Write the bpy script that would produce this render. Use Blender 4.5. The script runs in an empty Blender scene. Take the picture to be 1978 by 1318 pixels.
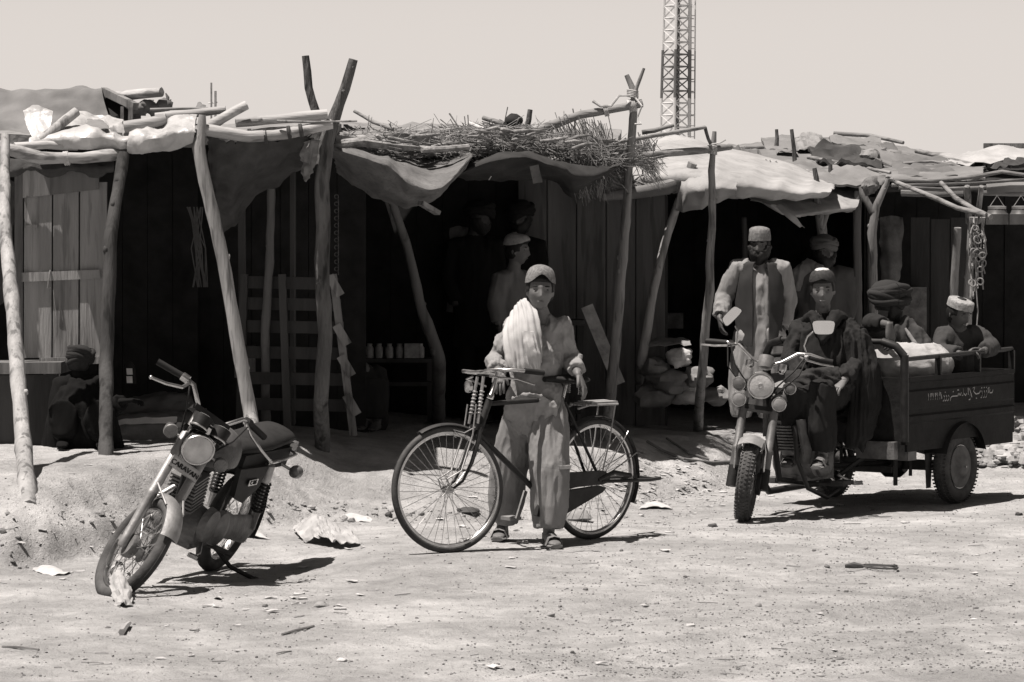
import bpy, bmesh, math, random
from mathutils import Vector, Matrix, noise
V = Vector
R = math.radians
random.seed(11)
scene = bpy.context.scene
COL = scene.collection

# ------------------------------------------------------------------ camera model (used to read places off the photograph)
FPX = 6120.0
TILT = math.atan((659 - 475) / FPX)
EYE = 1.7

def ray(px, py):
    u, v = (px - 989) / FPX, (659 - py) / FPX
    c, s = math.cos(TILT), math.sin(TILT)
    return V((u, c + s * v, -s + c * v))

def P(px, py, d):
    r = ray(px, py)
    t = d / r.y
    return V((r.x * t, d, EYE + r.z * t))

def lerp(a, b, t): return a + (b - a) * t
def clamp(x, a=0.0, b=1.0): return max(a, min(b, x))
def sstep(a, b, x):
    t = clamp((x - a) / (b - a)); return t * t * (3 - 2 * t)
def nz(x, y, z=0.0): return noise.noise(V((x, y, z)))

# ------------------------------------------------------------------ terrain height
CTRL = [(-2.11, 16.21, -.08), (-1.67, 17.42, -.087), (-.35, 17.78, -.022), (.5, 18.57, -.023), (1.55, 21.01, -.13),
        (3.13, 22.31, -.118), (2.32, 22.91, -.118), (-2, 12.3, -.03), (2, 12.3, -.02), (0, 14.5, -.04), (2.2, 17, -.06), (6, 24, -.1), (-5, 14, -.05), (-.1, 18.2, -.025)]
FOOT = [(-30, 16.4), (-6, 17.0), (-2.8, 17.4), (-2.4, 18.0), (-1.7, 19.5), (-1.17, 20.1), (-.5, 20.2), (0, 20.5), (.6, 21.4), (1.27, 23.0), (1.75, 24.2), (4.1, 25.2), (8, 26), (40, 27)]
BANK_H = [(-30, .43), (-1.6, .43), (-.9, .38), (0, .32), (1, .31), (2, .29), (4, .28), (40, .28)]

def pl(tab, x):
    if x <= tab[0][0]: return tab[0][1]
    for a, b in zip(tab, tab[1:]):
        if x <= b[0]: return lerp(a[1], b[1], (x - a[0]) / (b[0] - a[0]))
    return tab[-1][1]

def base_h(x, y):
    sw = sz = 0.0
    for cx, cy, cz in CTRL:
        w = 1.0 / (((x - cx) ** 2 + (y - cy) ** 2) ** 1.5 + .004)
        sw += w; sz += w * cz
    return sz / sw

def near_ctrl(x, y):
    m = 9.0
    for cx, cy, cz in CTRL[:7]:
        m = min(m, (x - cx) ** 2 + (y - cy) ** 2)
    return sstep(.02, .25, m)

def G(x, y):
    far = max(abs(x) - 12, y - 45, 0)
    z = base_h(x, y)
    k = near_ctrl(x, y)
    z += k * (.02 * nz(x * 1.3, y * .9, 2.2) + .011 * nz(x * 4, y * 3, 5) + .006 * nz(x * 11, y * 9, 1) + .004 * nz(x * 24, y * 20, 3))
    f = pl(FOOT, x) + .13 * nz(x * 2.3, 7.7) + .05 * nz(x * 9, 3.1)
    t = y - f
    wd = lerp(1.05, 2.3, sstep(-2.0, -1.1, x)) - .9 * sstep(1.0, 1.7, x); ek = lerp(.34, .10, sstep(-2.0, -1.0, x))
    if t > -.2:
        h = pl(BANK_H, x)
        rough = nz(x * 7, y * 6, 4) * .5 + nz(x * 17, y * 14, 8) * .3
        edge = sstep(0, .22, t + .06 * rough)
        z += h * (ek * edge + (1 - ek) * sstep(.02, wd, t + .1 * rough))
        z += .03 * sstep(.0, .3, t) * (nz(x * 1.9, y * 1.7, 9) + .4 * nz(x * 6, y * 5, 3)) * (1 - .5 * sstep(1.5, 2.5, t))
        z += (.03 * rough + .02 * nz(x * 31, y * 27, 6)) * sstep(-.1, .15, t) * (1 - sstep(.3, .9, t)) * (1 - .6 * sstep(-1.0, -.6, x))
    u = .807 * x - .59 * (y - 14) + .05 * nz(x * .8, y * .8, 4)
    if -3 < t < -.2 or t < -.2:
        for u0, dp in ((-.35, .012), (.75, .014), (1.0, .008), (1.85, .012)):
            z -= k * dp * (math.exp(-((u - u0) / .07) ** 2) - .6 * math.exp(-((abs(u - u0) - .13) / .05) ** 2))
    if far > 0:
        z += sstep(0, 80, far) * .5 * nz(x * .02, y * .02, 3)
    return z

def PG(px, py):
    r = ray(px, py); o = V((0, 0, EYE))
    t = 9.0
    while t < 60:
        q = o + r * t
        if q.z < G(q.x, q.y): break
        t += .06
    a, b = t - .06, t
    for _ in range(12):
        m = (a + b) / 2; q = o + r * m
        if q.z < G(q.x, q.y): b = m
        else: a = m
    q = o + r * b
    return V((q.x, q.y, G(q.x, q.y)))

def onG(x, y, dz=0.0): return V((x, y, G(x, y) + dz))

# ------------------------------------------------------------------ object helpers
MW = {}
def tag(o, label=None, cat=None, group=None, kind=None):
    if label: o['label'] = label
    if cat: o['category'] = cat
    if group: o['group'] = group
    if kind: o['kind'] = kind
    return o

def empty(name, mat, label, cat, group=None):
    if not isinstance(mat, Matrix): mat = Matrix.Translation(V(mat))
    o = bpy.data.objects.new(name, None); COL.objects.link(o)
    o.matrix_world = mat; o.empty_display_size = .1
    MW[o.name] = mat.copy()
    return tag(o, label, cat, group)

class MB:
    """collects geometry for one mesh object"""
    def __init__(s, M=None): s.v = []; s.f = []; s.M = M
    def add(s, vs, fs):
        n = len(s.v)
        s.v += [(s.M @ V(v)) if s.M else V(v) for v in vs]
        s.f += [tuple(i + n for i in f) for f in fs]
        return s
    def tube(s, pts, r, n=8, cap=True, side=None, jit=0.0):
        pts = [V(p) for p in pts]; N = len(pts)
        r = list(r) if isinstance(r, (list, tuple)) else [r] * N
        if len(r) != N: r = [lerp(r[0], r[-1], i / (N - 1)) for i in range(N)]
        vs = []; fs = []; ref = V(side) if side is not None else None
        for i, p in enumerate(pts):
            t = (pts[min(i + 1, N - 1)] - pts[max(i - 1, 0)])
            t = t.normalized() if t.length > 1e-9 else V((0, 0, 1))
            if ref is None:
                ref = V((1, 0, 0)) if abs(t.x) < .8 else V((0, 1, 0))
            u = ref - t * ref.dot(t)
            if u.length < 1e-6: u = t.orthogonal()
            u.normalize(); w = t.cross(u)
            if side is None: ref = u
            rx, ry = r[i] if isinstance(r[i], (tuple, list)) else (r[i], r[i])
            for k in range(n):
                a = 2 * math.pi * k / n
                q = 1 + (random.uniform(-jit, jit) if jit else 0)
                vs.append(p + u * (math.cos(a) * rx * q) + w * (math.sin(a) * ry * q))
        for i in range(N - 1):
            for k in range(n):
                k2 = (k + 1) % n
                fs.append((i * n + k, i * n + k2, (i + 1) * n + k2, (i + 1) * n + k))
        if cap:
            fs.append(tuple(range(n - 1, -1, -1))); fs.append(tuple((N - 1) * n + k for k in range(n)))
        return s.add(vs, fs)
    def box(s, c, size, rot=None, taper=1.0):
        c = V(c); hx, hy, hz = [q / 2 for q in size]
        vs = []
        for z in (-1, 1):
            k = taper if z > 0 else 1
            for x, y in ((-1, -1), (1, -1), (1, 1), (-1, 1)):
                p = V((x * hx * k, y * hy * k, z * hz))
                vs.append(c + (rot @ p if rot else p))
        return s.add(vs, [(3, 2, 1, 0), (4, 5, 6, 7), (0, 1, 5, 4), (1, 2, 6, 5), (2, 3, 7, 6), (3, 0, 4, 7)])
    def bar(s, a, b, w, h, up=(0, 0, 1)):
        a, b = V(a), V(b); t = (b - a).normalized(); up = V(up)
        x = t.cross(up)
        if x.length < 1e-4: x = t.orthogonal()
        x.normalize(); y = x.cross(t).normalized()
        vs = []
        for p in (a, b):
            for i, j in ((-1, -1), (1, -1), (1, 1), (-1, 1)):
                vs.append(p + x * (i * w / 2) + y * (j * h / 2))
        return s.add(vs, [(0, 1, 2, 3), (7, 6, 5, 4), (4, 5, 1, 0), (5, 6, 2, 1), (6, 7, 3, 2), (7, 4, 0, 3)])
    def lathe(s, c, ax, prof, n=20, cap=True, a0=0, a1=2 * math.pi, ref=None):
        c = V(c); ax = V(ax).normalized(); u = V(ref) if ref is not None else ax.orthogonal()
        u = (u - ax * u.dot(ax)).normalized(); w = ax.cross(u)
        full = a1 - a0 > 6.28; m = n if full else n + 1
        vs = []; fs = []
        for t, r in prof:
            for k in range(m):
                a = a0 + (a1 - a0) * k / n
                vs.append(c + ax * t + (u * math.cos(a) + w * math.sin(a)) * r)
        for i in range(len(prof) - 1):
            for k in range(n):
                k2 = (k + 1) % m
                fs.append((i * m + k, i * m + k2, (i + 1) * m + k2, (i + 1) * m + k))
        if cap and full:
            fs.append(tuple(range(m - 1, -1, -1))); fs.append(tuple((len(prof) - 1) * m + k for k in range(m)))
        return s.add(vs, fs)
    def torus(s, c, ax, Rr, r, n=40, m=10, a0=0, a1=2 * math.pi, ref=None, ry=None):
        c = V(c); ax = V(ax).normalized(); u = V(ref) if ref is not None else ax.orthogonal()
        u = (u - ax * u.dot(ax)).normalized(); w = ax.cross(u); ry = ry or r
        full = a1 - a0 > 6.28; N = n if full else n + 1
        vs = []; fs = []
        for i in range(N):
            a = a0 + (a1 - a0) * i / n; e = u * math.cos(a) + w * math.sin(a)
            for k in range(m):
                b = 2 * math.pi * k / m
                vs.append(c + e * (Rr + r * math.cos(b)) + ax * (ry * math.sin(b)))
        for i in range(n):
            i2 = (i + 1) % N
            for k in range(m):
                k2 = (k + 1) % m
                fs.append((i * m + k, i2 * m + k, i2 * m + k2, i * m + k2))
        if not full:
            fs.append(tuple(range(m - 1, -1, -1))); fs.append(tuple((N - 1) * m + k for k in range(m)))
        return s.add(vs, fs)
    def ball(s, c, rad, rot=None, n=16, m=10, fn=None):
        c = V(c); rad = rad if isinstance(rad, (tuple, list)) else (rad,) * 3
        vs = []; fs = []
        def pt(d):
            p = V((d.x * rad[0], d.y * rad[1], d.z * rad[2]))
            if fn: p = fn(d, p)
            return c + (rot @ p if rot else p)
        vs.append(pt(V((0, 0, -1))))
        for i in range(1, m):
            th = math.pi * i / m
            for k in range(n):
                a = 2 * math.pi * k / n
                vs.append(pt(V((math.sin(th) * math.cos(a), math.sin(th) * math.sin(a), -math.cos(th)))))
        vs.append(pt(V((0, 0, 1))))
        for k in range(n):
            k2 = (k + 1) % n
            fs.append((0, 1 + k2, 1 + k))
            for i in range(m - 2):
                fs.append((1 + i * n + k, 1 + i * n + k2, 1 + (i + 1) * n + k2, 1 + (i + 1) * n + k))
            fs.append((1 + (m - 2) * n + k, 1 + (m - 2) * n + k2, len(vs) - 1))
        return s.add(vs, fs)
    def prism(s, poly, off):
        """closed polygon (list of points) swept by vector off"""
        off = V(off); n = len(poly); poly = [V(p) for p in poly]
        fs = [tuple(range(n - 1, -1, -1)), tuple(range(n, 2 * n))]
        fs += [(i, (i + 1) % n, n + (i + 1) % n, n + i) for i in range(n)]
        return s.add(poly + [p + off for p in poly], fs)
    def sheet(s, rows, sub=4, thick=.006, crumple=0.0, cs=6.0, seed=0, pleat=None, facet=0.0, ragged=0.0):
        """rows of control points (equal lengths) -> smooth grid with thickness"""
        def cr(a, b, c, d, t):
            return .5 * ((2 * b) + (c - a) * t + (2 * a - 5 * b + 4 * c - d) * t * t + (3 * b - a - 3 * c + d) * t ** 3)
        def dense(line):
            out = []; n = len(line)
            for i in range(n - 1):
                for k in range(sub):
                    out.append(cr(line[max(i - 1, 0)], line[i], line[i + 1], line[min(i + 2, n - 1)], k / sub))
            out.append(line[-1]); return out
        rows = [[V(p) for p in r] for r in rows]
        g = [dense(r) for r in rows]
        g = list(zip(*[dense(list(c)) for c in zip(*g)]))
        nu = len(g); nv = len(g[0])
        top = [[None] * nv for _ in range(nu)]; bot = [[None] * nv for _ in range(nu)]
        for i in range(nu):
            for j in range(nv):
                du = g[min(i + 1, nu - 1)][j] - g[max(i - 1, 0)][j]; dv = g[i][min(j + 1, nv - 1)] - g[i][max(j - 1, 0)]
                nn = du.cross(dv)
                nn = nn.normalized() if nn.length > 1e-9 else V((0, 0, 1))
                p = g[i][j]
                if crumple:
                    q = p * cs + V((seed, seed * 1.7, 0))
                    k = noise.noise(q) + .4 * noise.noise(q * 2.3) - 1.1 * abs(noise.noise(q * 1.4 + V((9, 9, 9)))) - .3 * abs(noise.noise(q * 2.9)) + .3
                    p = p + nn * (crumple * k)
                if facet:
                    q = p * cs * .8 + V((seed, 0, seed * 1.3)); q += V((noise.noise(q * .7), noise.noise(q * .7 + V((3, 3, 3))), noise.noise(q * .7 + V((7, 7, 7))))) * .7
                    f_ = noise.voronoi(q)[0]; f2 = noise.voronoi(q * 2.3)[0]
                    p = p + nn * (facet * (min(f_[1] - f_[0], .5) * 1.4 - f_[0] * .9 + .5 * min(f2[1] - f2[0], .4)))
                if ragged and (i in (0, nu - 1) or j in (0, nv - 1)):
                    p = p + (du.normalized() * (1 if i == nu - 1 else -1 if i == 0 else 0) + dv.normalized() * (1 if j == nv - 1 else -1 if j == 0 else 0)) * (ragged * (noise.noise(p * 23) + .7 * noise.noise(p * 60)))
                if pleat:
                    a_ = pleat[1] * 2 * math.pi * j / nv + 2.2 * noise.noise(V((j * .09, i * .05, seed))) + pleat[2] * i / nu
                    p = p + nn * (pleat[0] * (1 - 1.6 * abs(math.sin(a_ / 2))) * sstep(0, .3, i / nu))
                top[i][j] = p; bot[i][j] = p - nn * thick
        vs = [p for r in top for p in r] + [p for r in bot for p in r]; o = nu * nv
        fs = []
        for i in range(nu - 1):
            for j in range(nv - 1):
                a, b, c, d = i * nv + j, i * nv + j + 1, (i + 1) * nv + j + 1, (i + 1) * nv + j
                fs.append((a, d, c, b)); fs.append((o + a, o + b, o + c, o + d))
        rim = [(0, j) for j in range(nv)] + [(i, nv - 1) for i in range(1, nu)] + [(nu - 1, j) for j in range(nv - 2, -1, -1)] + [(i, 0) for i in range(nu - 2, 0, -1)]
        for (i, j), (i2, j2) in zip(rim, rim[1:] + rim[:1]):
            a, b = i * nv + j, i2 * nv + j2
            fs.append((a, b, o + b, o + a))
        return s.add(vs, fs)
    def build(s, name, mat, parent=None, smooth=True, angle=.7, world=False):
        me = bpy.data.meshes.new(name)
        vs = s.v
        if parent is not None and world:
            im = MW[parent.name].inverted(); vs = [im @ v for v in vs]
        me.from_pydata([tuple(v) for v in vs], [], s.f)
        me.update()
        if smooth:
            me.polygons.foreach_set('use_smooth', [True] * len(me.polygons))
            me.set_sharp_from_angle(angle=angle)
        me.materials.append(mat)
        o = bpy.data.objects.new(name, me); COL.objects.link(o)
        if parent is not None:
            o.parent = parent
            MW[o.name] = MW[parent.name]
        else: MW[o.name] = Matrix.Identity(4)
        return o

def fixnormals(o):
    bm = bmesh.new(); bm.from_mesh(o.data); bmesh.ops.recalc_face_normals(bm, faces=bm.faces); bm.to_mesh(o.data); bm.free()
    return o

def fused(mb, name, mat, parent, voxel=.012, smooth=4, folds=0.0, fs=(14, 14, 4), seed=0, foldfn=None, extra=None, world=True):
    """union of the lofts in mb as ONE continuous skin, with cloth folds pressed into it"""
    me = bpy.data.meshes.new('tmp'); me.from_pydata([tuple(v) for v in mb.v], [], mb.f)
    o = bpy.data.objects.new('tmp', me); COL.objects.link(o)
    bm = bmesh.new(); bm.from_mesh(me); bmesh.ops.recalc_face_normals(bm, faces=bm.faces); bm.to_mesh(me); bm.free()
    m = o.modifiers.new('r', 'REMESH'); m.mode = 'VOXEL'; m.voxel_size = voxel
    if smooth:
        m = o.modifiers.new('s', 'SMOOTH'); m.iterations = smooth; m.factor = .5
    dg = bpy.context.evaluated_depsgraph_get(); dg.update()
    ne = bpy.data.meshes.new_from_object(o.evaluated_get(dg))
    bpy.data.objects.remove(o)
    ne.name = name
    if folds:
        nr = [v.normal.copy() for v in ne.vertices]
        for v, n in zip(ne.vertices, nr):
            p = v.co
            q = V((p.x * fs[0], p.y * fs[1], p.z * fs[2])) + V((seed * 3.1, seed, 0))
            w = V((noise.noise(q * .6), noise.noise(q * .6 + V((5, 5, 5))), 0)) * .8
            q = q + w
            k = 1 - 2 * abs(noise.noise(q)) - .5 * abs(noise.noise(q * 2.1)) - .45 * abs(noise.noise(q * 3.9 + w)) - .38
            amt = folds * (foldfn(p) if foldfn else 1)
            v.co = p + n * (amt * k)
    if extra is not None:
        bm = bmesh.new(); bm.from_mesh(ne)
        vs = [bm.verts.new(v) for v in extra.v]
        for f in extra.f:
            try: bm.faces.new([vs[i] for i in f])
            except ValueError: pass
        bmesh.ops.recalc_face_normals(bm, faces=bm.faces)
        bm.to_mesh(ne); bm.free()
    if parent is not None and world:
        ne.transform(MW[parent.name].inverted())
    ne.polygons.foreach_set('use_smooth', [True] * len(ne.polygons))
    ne.materials.clear(); ne.materials.append(mat)
    ob = bpy.data.objects.new(name, ne); COL.objects.link(ob)
    if parent is not None: ob.parent = parent; MW[ob.name] = MW[parent.name]
    else: MW[ob.name] = Matrix.Identity(4)
    return ob

# ------------------------------------------------------------------ materials (the photograph is monochrome: neutral greys, the light is faintly warm)
MATS = {}
def mat(name, c, rough=.8, var=.25, sc=6.0, bump=.25, bsc=45.0, st=(1, 1, 1), metal=0.0, spec=.3, trans=0.0, dust=0.0, spots=0.0, dist=.01):
    if name in MATS: return MATS[name]
    m = bpy.data.materials.new(name); m.use_nodes = True
    nt = m.node_tree; N = nt.nodes; L = nt.links
    b = N['Principled BSDF']; out = N['Material Output']
    b.inputs['Roughness'].default_value = rough; b.inputs['Metallic'].default_value = metal
    b.inputs['Specular IOR Level'].default_value = spec
    tc = N.new('ShaderNodeTexCoord'); mp = N.new('ShaderNodeMapping'); mp.inputs['Scale'].default_value = st
    L.new(tc.outputs['Object'], mp.inputs['Vector'])
    n1 = N.new('ShaderNodeTexNoise'); n1.inputs['Scale'].default_value = sc; n1.inputs['Detail'].default_value = 7; n1.inputs['Roughness'].default_value = .6
    L.new(mp.outputs['Vector'], n1.inputs['Vector'])
    mr = N.new('ShaderNodeMapRange'); mr.inputs['From Min'].default_value = .3; mr.inputs['From Max'].default_value = .7
    mr.inputs['To Min'].default_value = c * (1 - var); mr.inputs['To Max'].default_value = min(.95, c * (1 + var))
    L.new(n1.outputs['Fac'], mr.inputs['Value'])
    val = mr.outputs['Result']
    if spots:
        n3 = N.new('ShaderNodeTexNoise'); n3.inputs['Scale'].default_value = bsc * .35; n3.inputs['Detail'].default_value = 3
        L.new(mp.outputs['Vector'], n3.inputs['Vector'])
        m3 = N.new('ShaderNodeMapRange'); m3.inputs['From Min'].default_value = .36; m3.inputs['From Max'].default_value = .46
        m3.inputs['To Min'].default_value = 1 - spots; m3.inputs['To Max'].default_value = 1
        L.new(n3.outputs['Fac'], m3.inputs['Value'])
        mm = N.new('ShaderNodeMath'); mm.operation = 'MULTIPLY'
        L.new(val, mm.inputs[0]); L.new(m3.outputs['Result'], mm.inputs[1]); val = mm.outputs[0]
    if dust:
        ge = N.new('ShaderNodeNewGeometry'); sx = N.new('ShaderNodeSeparateXYZ'); L.new(ge.outputs['Normal'], sx.inputs[0])
        n4 = N.new('ShaderNodeTexNoise'); n4.inputs['Scale'].default_value = 18; n4.inputs['Detail'].default_value = 5
        L.new(tc.outputs['Object'], n4.inputs['Vector'])
        ad = N.new('ShaderNodeMath'); ad.operation = 'MULTIPLY_ADD'; ad.inputs[1].default_value = .5; L.new(sx.outputs['Z'], ad.inputs[0]); L.new(n4.outputs['Fac'], ad.inputs[2])
        m4 = N.new('ShaderNodeMapRange'); m4.inputs['From Min'].default_value = .35; m4.inputs['From Max'].default_value = 1.0; m4.inputs['To Max'].default_value = dust
        L.new(ad.outputs[0], m4.inputs['Value'])
        mx = N.new('ShaderNodeMix'); mx.data_type = 'FLOAT'; L.new(m4.outputs['Result'], mx.inputs[0]); L.new(val, mx.inputs[2]); mx.inputs[3].default_value = .33
        val = mx.outputs[0]
        ma = N.new('ShaderNodeMath'); ma.operation = 'ADD'; ma.use_clamp = True; ma.inputs[1].default_value = rough; L.new(m4.outputs['Result'], ma.inputs[0]); L.new(ma.outputs[0], b.inputs['Roughness'])
    L.new(val, b.inputs['Base Color'])
    if bump:
        n2 = N.new('ShaderNodeTexNoise'); n2.inputs['Scale'].default_value = bsc; n2.inputs['Detail'].default_value = 6
        L.new(mp.outputs['Vector'], n2.inputs['Vector'])
        bp = N.new('ShaderNodeBump'); bp.inputs['Strength'].default_value = bump; bp.inputs['Distance'].default_value = dist
        L.new(n2.outputs['Fac'], bp.inputs['Height']); L.new(bp.outputs['Normal'], b.inputs['Normal'])
    if trans:
        tr = N.new('ShaderNodeBsdfTranslucent'); L.new(val, tr.inputs['Color'])
        ms = N.new('ShaderNodeMixShader'); ms.inputs[0].default_value = trans
        L.new(b.outputs[0], ms.inputs[1]); L.new(tr.outputs[0], ms.inputs[2]); L.new(ms.outputs[0], out.inputs['Surface'])
    MATS[name] = m
    return m

bamboo = mat('bamboo', .29, .65, .4, 9, .6, 60, (1, 1, .12), spots=.55)
polewood = mat('pole_wood', .19, .8, .45, 9, .8, 60, (1, 1, .15), spots=.55)
bamboo_lie = mat('bamboo_lying', .33, .65, .35, 9, .6, 60, (.12, .5, 1), spots=.5)
polewood_lie = mat('pole_wood_lying', .2, .8, .4, 9, .8, 60, (.14, .5, 1), spots=.5)
barkwood = mat('bark_wood', .10, .9, .5, 12, 1.0, 45, (1, 1, .2), spots=.6, dist=.03)
darkwood = mat('dark_wood', .055, .9, .4, 5, .5, 40, (1, 1, .15))
midwood = mat('old_wood', .13, .85, .35, 5, .5, 40, (1, 1, .12), spots=.3)
shutterwood = mat('shutter_wood', .23, .85, .3, 7, .7, 60, (1.2, 1, .1), spots=.35)
thatch = mat('dry_thatch', .23, .9, .6, 12, .5, 60)
straw = mat('straw', .42, .8, .4, 20, .2, 60)
mudroof = mat('mud_roof', .2, .95, .35, 5, .8, 30)
near_black = mat('near_black_matte', .02, .95, .5, 4, .4, 20)  # near-black colour stands in for the deep shade inside the stalls
burlap = mat('burlap', .16, .95, .3, 2.5, .3, 110, (1, 1, 1))
burlapdark = mat('dark_sacking', .05, .95, .4, 6, .4, 120, trans=.03)
sagcloth = mat('sagging_canvas', .15, .9, .35, 4, .3, 120, trans=.12, spots=.2)
whitetarp = mat('white_tarp', .36, .7, .22, 3, .4, 30, trans=.15, spots=.12)
plastic = mat('white_plastic', .52, .4, .2, 6, .6, 30, trans=.25, spec=.5, spots=.15)
black = mat('black_paint', .010, .5, .3, 8, .1, 80, spec=.25, dust=.08)
blackplastic = mat('black_plastic', .010, .6, .2, 8, .1, 80, spec=.2, dust=.05)
rubber = mat('tyre_rubber', .03, .85, .4, 14, .3, 90, dust=.2)
chrome = mat('dull_chrome', .45, .2, .2, 20, .06, 60, metal=1.0, dust=.25)
steel = mat('grey_steel', .32, .4, .25, 15, .1, 60, metal=.8, dust=.35)
alloy = mat('cast_alloy', .14, .5, .4, 12, .4, 60, metal=.6, dust=.35)
silverpaint = mat('silver_paint', .27, .38, .25, 14, .2, 60, metal=.55, dust=.25)
glass = mat('lamp_glass', .42, .12, .25, 10, .3, 60, spec=.8, dust=.25)
amber = mat('amber_lens', .09, .25, .2, 20, .2, 80, spec=.6, dust=.2)
redlens = mat('tail_lens', .06, .25, .2, 20, .2, 80, spec=.6, dust=.2)
vinyl = mat('seat_vinyl', .011, .65, .3, 10, .2, 120, spec=.18, dust=.06)
# ------------------------------------------------------------------ ground: one sheet to the horizon
def axis_pts(lo, hi, step, far_lo, far_hi):
    a = [];  x = lo
    while x < hi: a.append(x); x += step
    a.append(hi); g = step; x = hi
    while x < far_hi: g *= 1.22; x += g; a.append(x)
    g = step; x = lo; pre = []
    while x > far_lo: g *= 1.22; x -= g; pre.append(x)
    return pre[::-1] + a
gx = axis_pts(-4.0, 5.2, .03, -900, 900)
gy = axis_pts(11.6, 26.5, .033, -60, 2500)
gm = MB()
gm.v = [V((x, y, G(x, y))) for y in gy for x in gx]
nx = len(gx)
gm.f = [(j * nx + i, j * nx + i + 1, (j + 1) * nx + i + 1, (j + 1) * nx + i) for j in range(len(gy) - 1) for i in range(nx - 1)]

def dirt():
    m = bpy.data.materials.new('dusty_earth'); m.use_nodes = True
    nt = m.node_tree; N = nt.nodes; L = nt.links; b = N['Principled BSDF']
    b.inputs['Roughness'].default_value = .95; b.inputs['Specular IOR Level'].default_value = .1
    tc = N.new('ShaderNodeTexCoord')
    def ns(scale, det=6, rg=.6, sy=1.0):
        mp = N.new('ShaderNodeMapping'); mp.inputs['Scale'].default_value = (1, sy, 1); L.new(tc.outputs['Object'], mp.inputs['Vector'])
        n = N.new('ShaderNodeTexNoise'); n.inputs['Scale'].default_value = scale; n.inputs['Detail'].default_value = det; n.inputs['Roughness'].default_value = rg
        L.new(mp.outputs['Vector'], n.inputs['Vector']); return n.outputs['Fac']
    def rng(v, a, bb, c, d):
        r = N.new('ShaderNodeMapRange'); r.inputs['From Min'].default_value = a; r.inputs['From Max'].default_value = bb
        r.inputs['To Min'].default_value = c; r.inputs['To Max'].default_value = d; L.new(v, r.inputs['Value']); return r.outputs['Result']
    def mul(a, bb):
        r = N.new('ShaderNodeMath'); r.operation = 'MULTIPLY'; L.new(a, r.inputs[0]); L.new(bb, r.inputs[1]); return r.outputs[0]
    def add(a, bb):
        r = N.new('ShaderNodeMath'); r.operation = 'ADD'; L.new(a, r.inputs[0]); L.new(bb, r.inputs[1]); return r.outputs[0]
    mpr = N.new('ShaderNodeMapping'); mpr.inputs['Rotation'].default_value = (0, 0, R(-54)); mpr.inputs['Scale'].default_value = (.6, 2.4, 1); L.new(tc.outputs['Object'], mpr.inputs['Vector'])
    nr = N.new('ShaderNodeTexNoise'); nr.inputs['Scale'].default_value = 1.1; nr.inputs['Detail'].default_value = 6; L.new(mpr.outputs['Vector'], nr.inputs['Vector'])
    streak = rng(nr.outputs['Fac'], .35, .65, .91, 1.06)
    big = mul(rng(ns(.8, 5, .6, .6), .3, .7, .37, .49), streak)
    mid = rng(ns(7, 8, .7), .3, .7, .76, 1.2)
    vo = N.new('ShaderNodeTexVoronoi'); vo.inputs['Scale'].default_value = 34; L.new(tc.outputs['Object'], vo.inputs['Vector'])
    sp = rng(vo.outputs['Distance'], .05, .17, .62, 1.0)
    msk = rng(ns(2.2, 4), .42, .6, 0, 1)
    mixs = N.new('ShaderNodeMix'); mixs.data_type = 'FLOAT'; mixs.inputs[2].default_value = 1.0; L.new(msk, mixs.inputs[0]); L.new(sp, mixs.inputs[3])
    grit = rng(ns(120, 3, .7), .35, .45, .72, 1.0)
    col = mul(mul(mul(big, mid), mixs.outputs[0]), grit)
    L.new(col, b.inputs['Base Color'])
    h = add(mul(ns(26, 8, .75), rng(ns(1.3, 3), .35, .65, .5, 1.0)), rng(vo.outputs['Distance'], 0, .25, .25, 0))
    bp = N.new('ShaderNodeBump'); bp.inputs['Strength'].default_value = 1.0; bp.inputs['Distance'].default_value = .045
    L.new(h, bp.inputs['Height']); L.new(bp.outputs['Normal'], b.inputs['Normal'])
    return m
DIRT = dirt()
ground = gm.build('ground', DIRT); ground.data.set_sharp_from_angle(angle=3.0)
tag(ground, 'pale dusty dirt road and earth bank in front of the stalls', 'ground', kind='structure')

stone_mat = mat('stone', .24, .9, .35, 9, .6, 40)
stonedark = mat('dark_stone', .06, .9, .35, 9, .6, 40)
stonepale = mat('pale_stone', .4, .95, .3, 9, .6, 40)
paper = mat('scrap_paper', .47, .8, .25, 9, .2, 40, trans=.1)
twig = mat('dry_twig', .15, .9, .4, 9, .3, 60)

def rock(mb, c, r, n=8, m=6, seed=0, flat=.7):
    rot = Matrix.Rotation(random.uniform(0, 6.28), 3, 'Z')
    def fn(d, p): return p * (1 + .45 * noise.noise(d * 1.6 + V((seed * 7.7, 0, seed))) + .15 * noise.noise(d * 4 + V((seed, 3, 1))))
    mb.ball(c, (r * random.uniform(.8, 1.25), r * random.uniform(.8, 1.2), r * flat), rot, n, m, fn)

# loose gravel over the road: nobody could count it
gv = MB(); gd = MB()
for i in range(12000):
    px, py = random.uniform(-30, 2010), 1318 - 440 * random.random() ** 1.15
    if px < 900 + (1318 - py) * .9 and random.random() < .72: continue
    r0 = ray(px, py); t = (EYE + .05) / -r0.z
    x, y = r0.x * t, r0.y * t
    if y > pl(FOOT, x) + 1.2: continue
    r = random.choice((.0028, .0035, .004, .005, .006)) * random.uniform(.7, 1.3)
    if random.random() < .01: r *= 2.2
    rock(gv if random.random() < .6 else gd, onG(x, y, r * .25), r, 5, 4, i % 97)
tag(gv.build('gravel', stone_mat, angle=.9), 'loose grey gravel strewn over the dirt road', 'gravel', kind='stuff')
tag(gd.build('gravel', mat('gravel_dark', .13, .9, .4, 40), angle=.9), 'darker grit mixed into the gravel of the road', 'gravel', kind='stuff')

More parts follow.
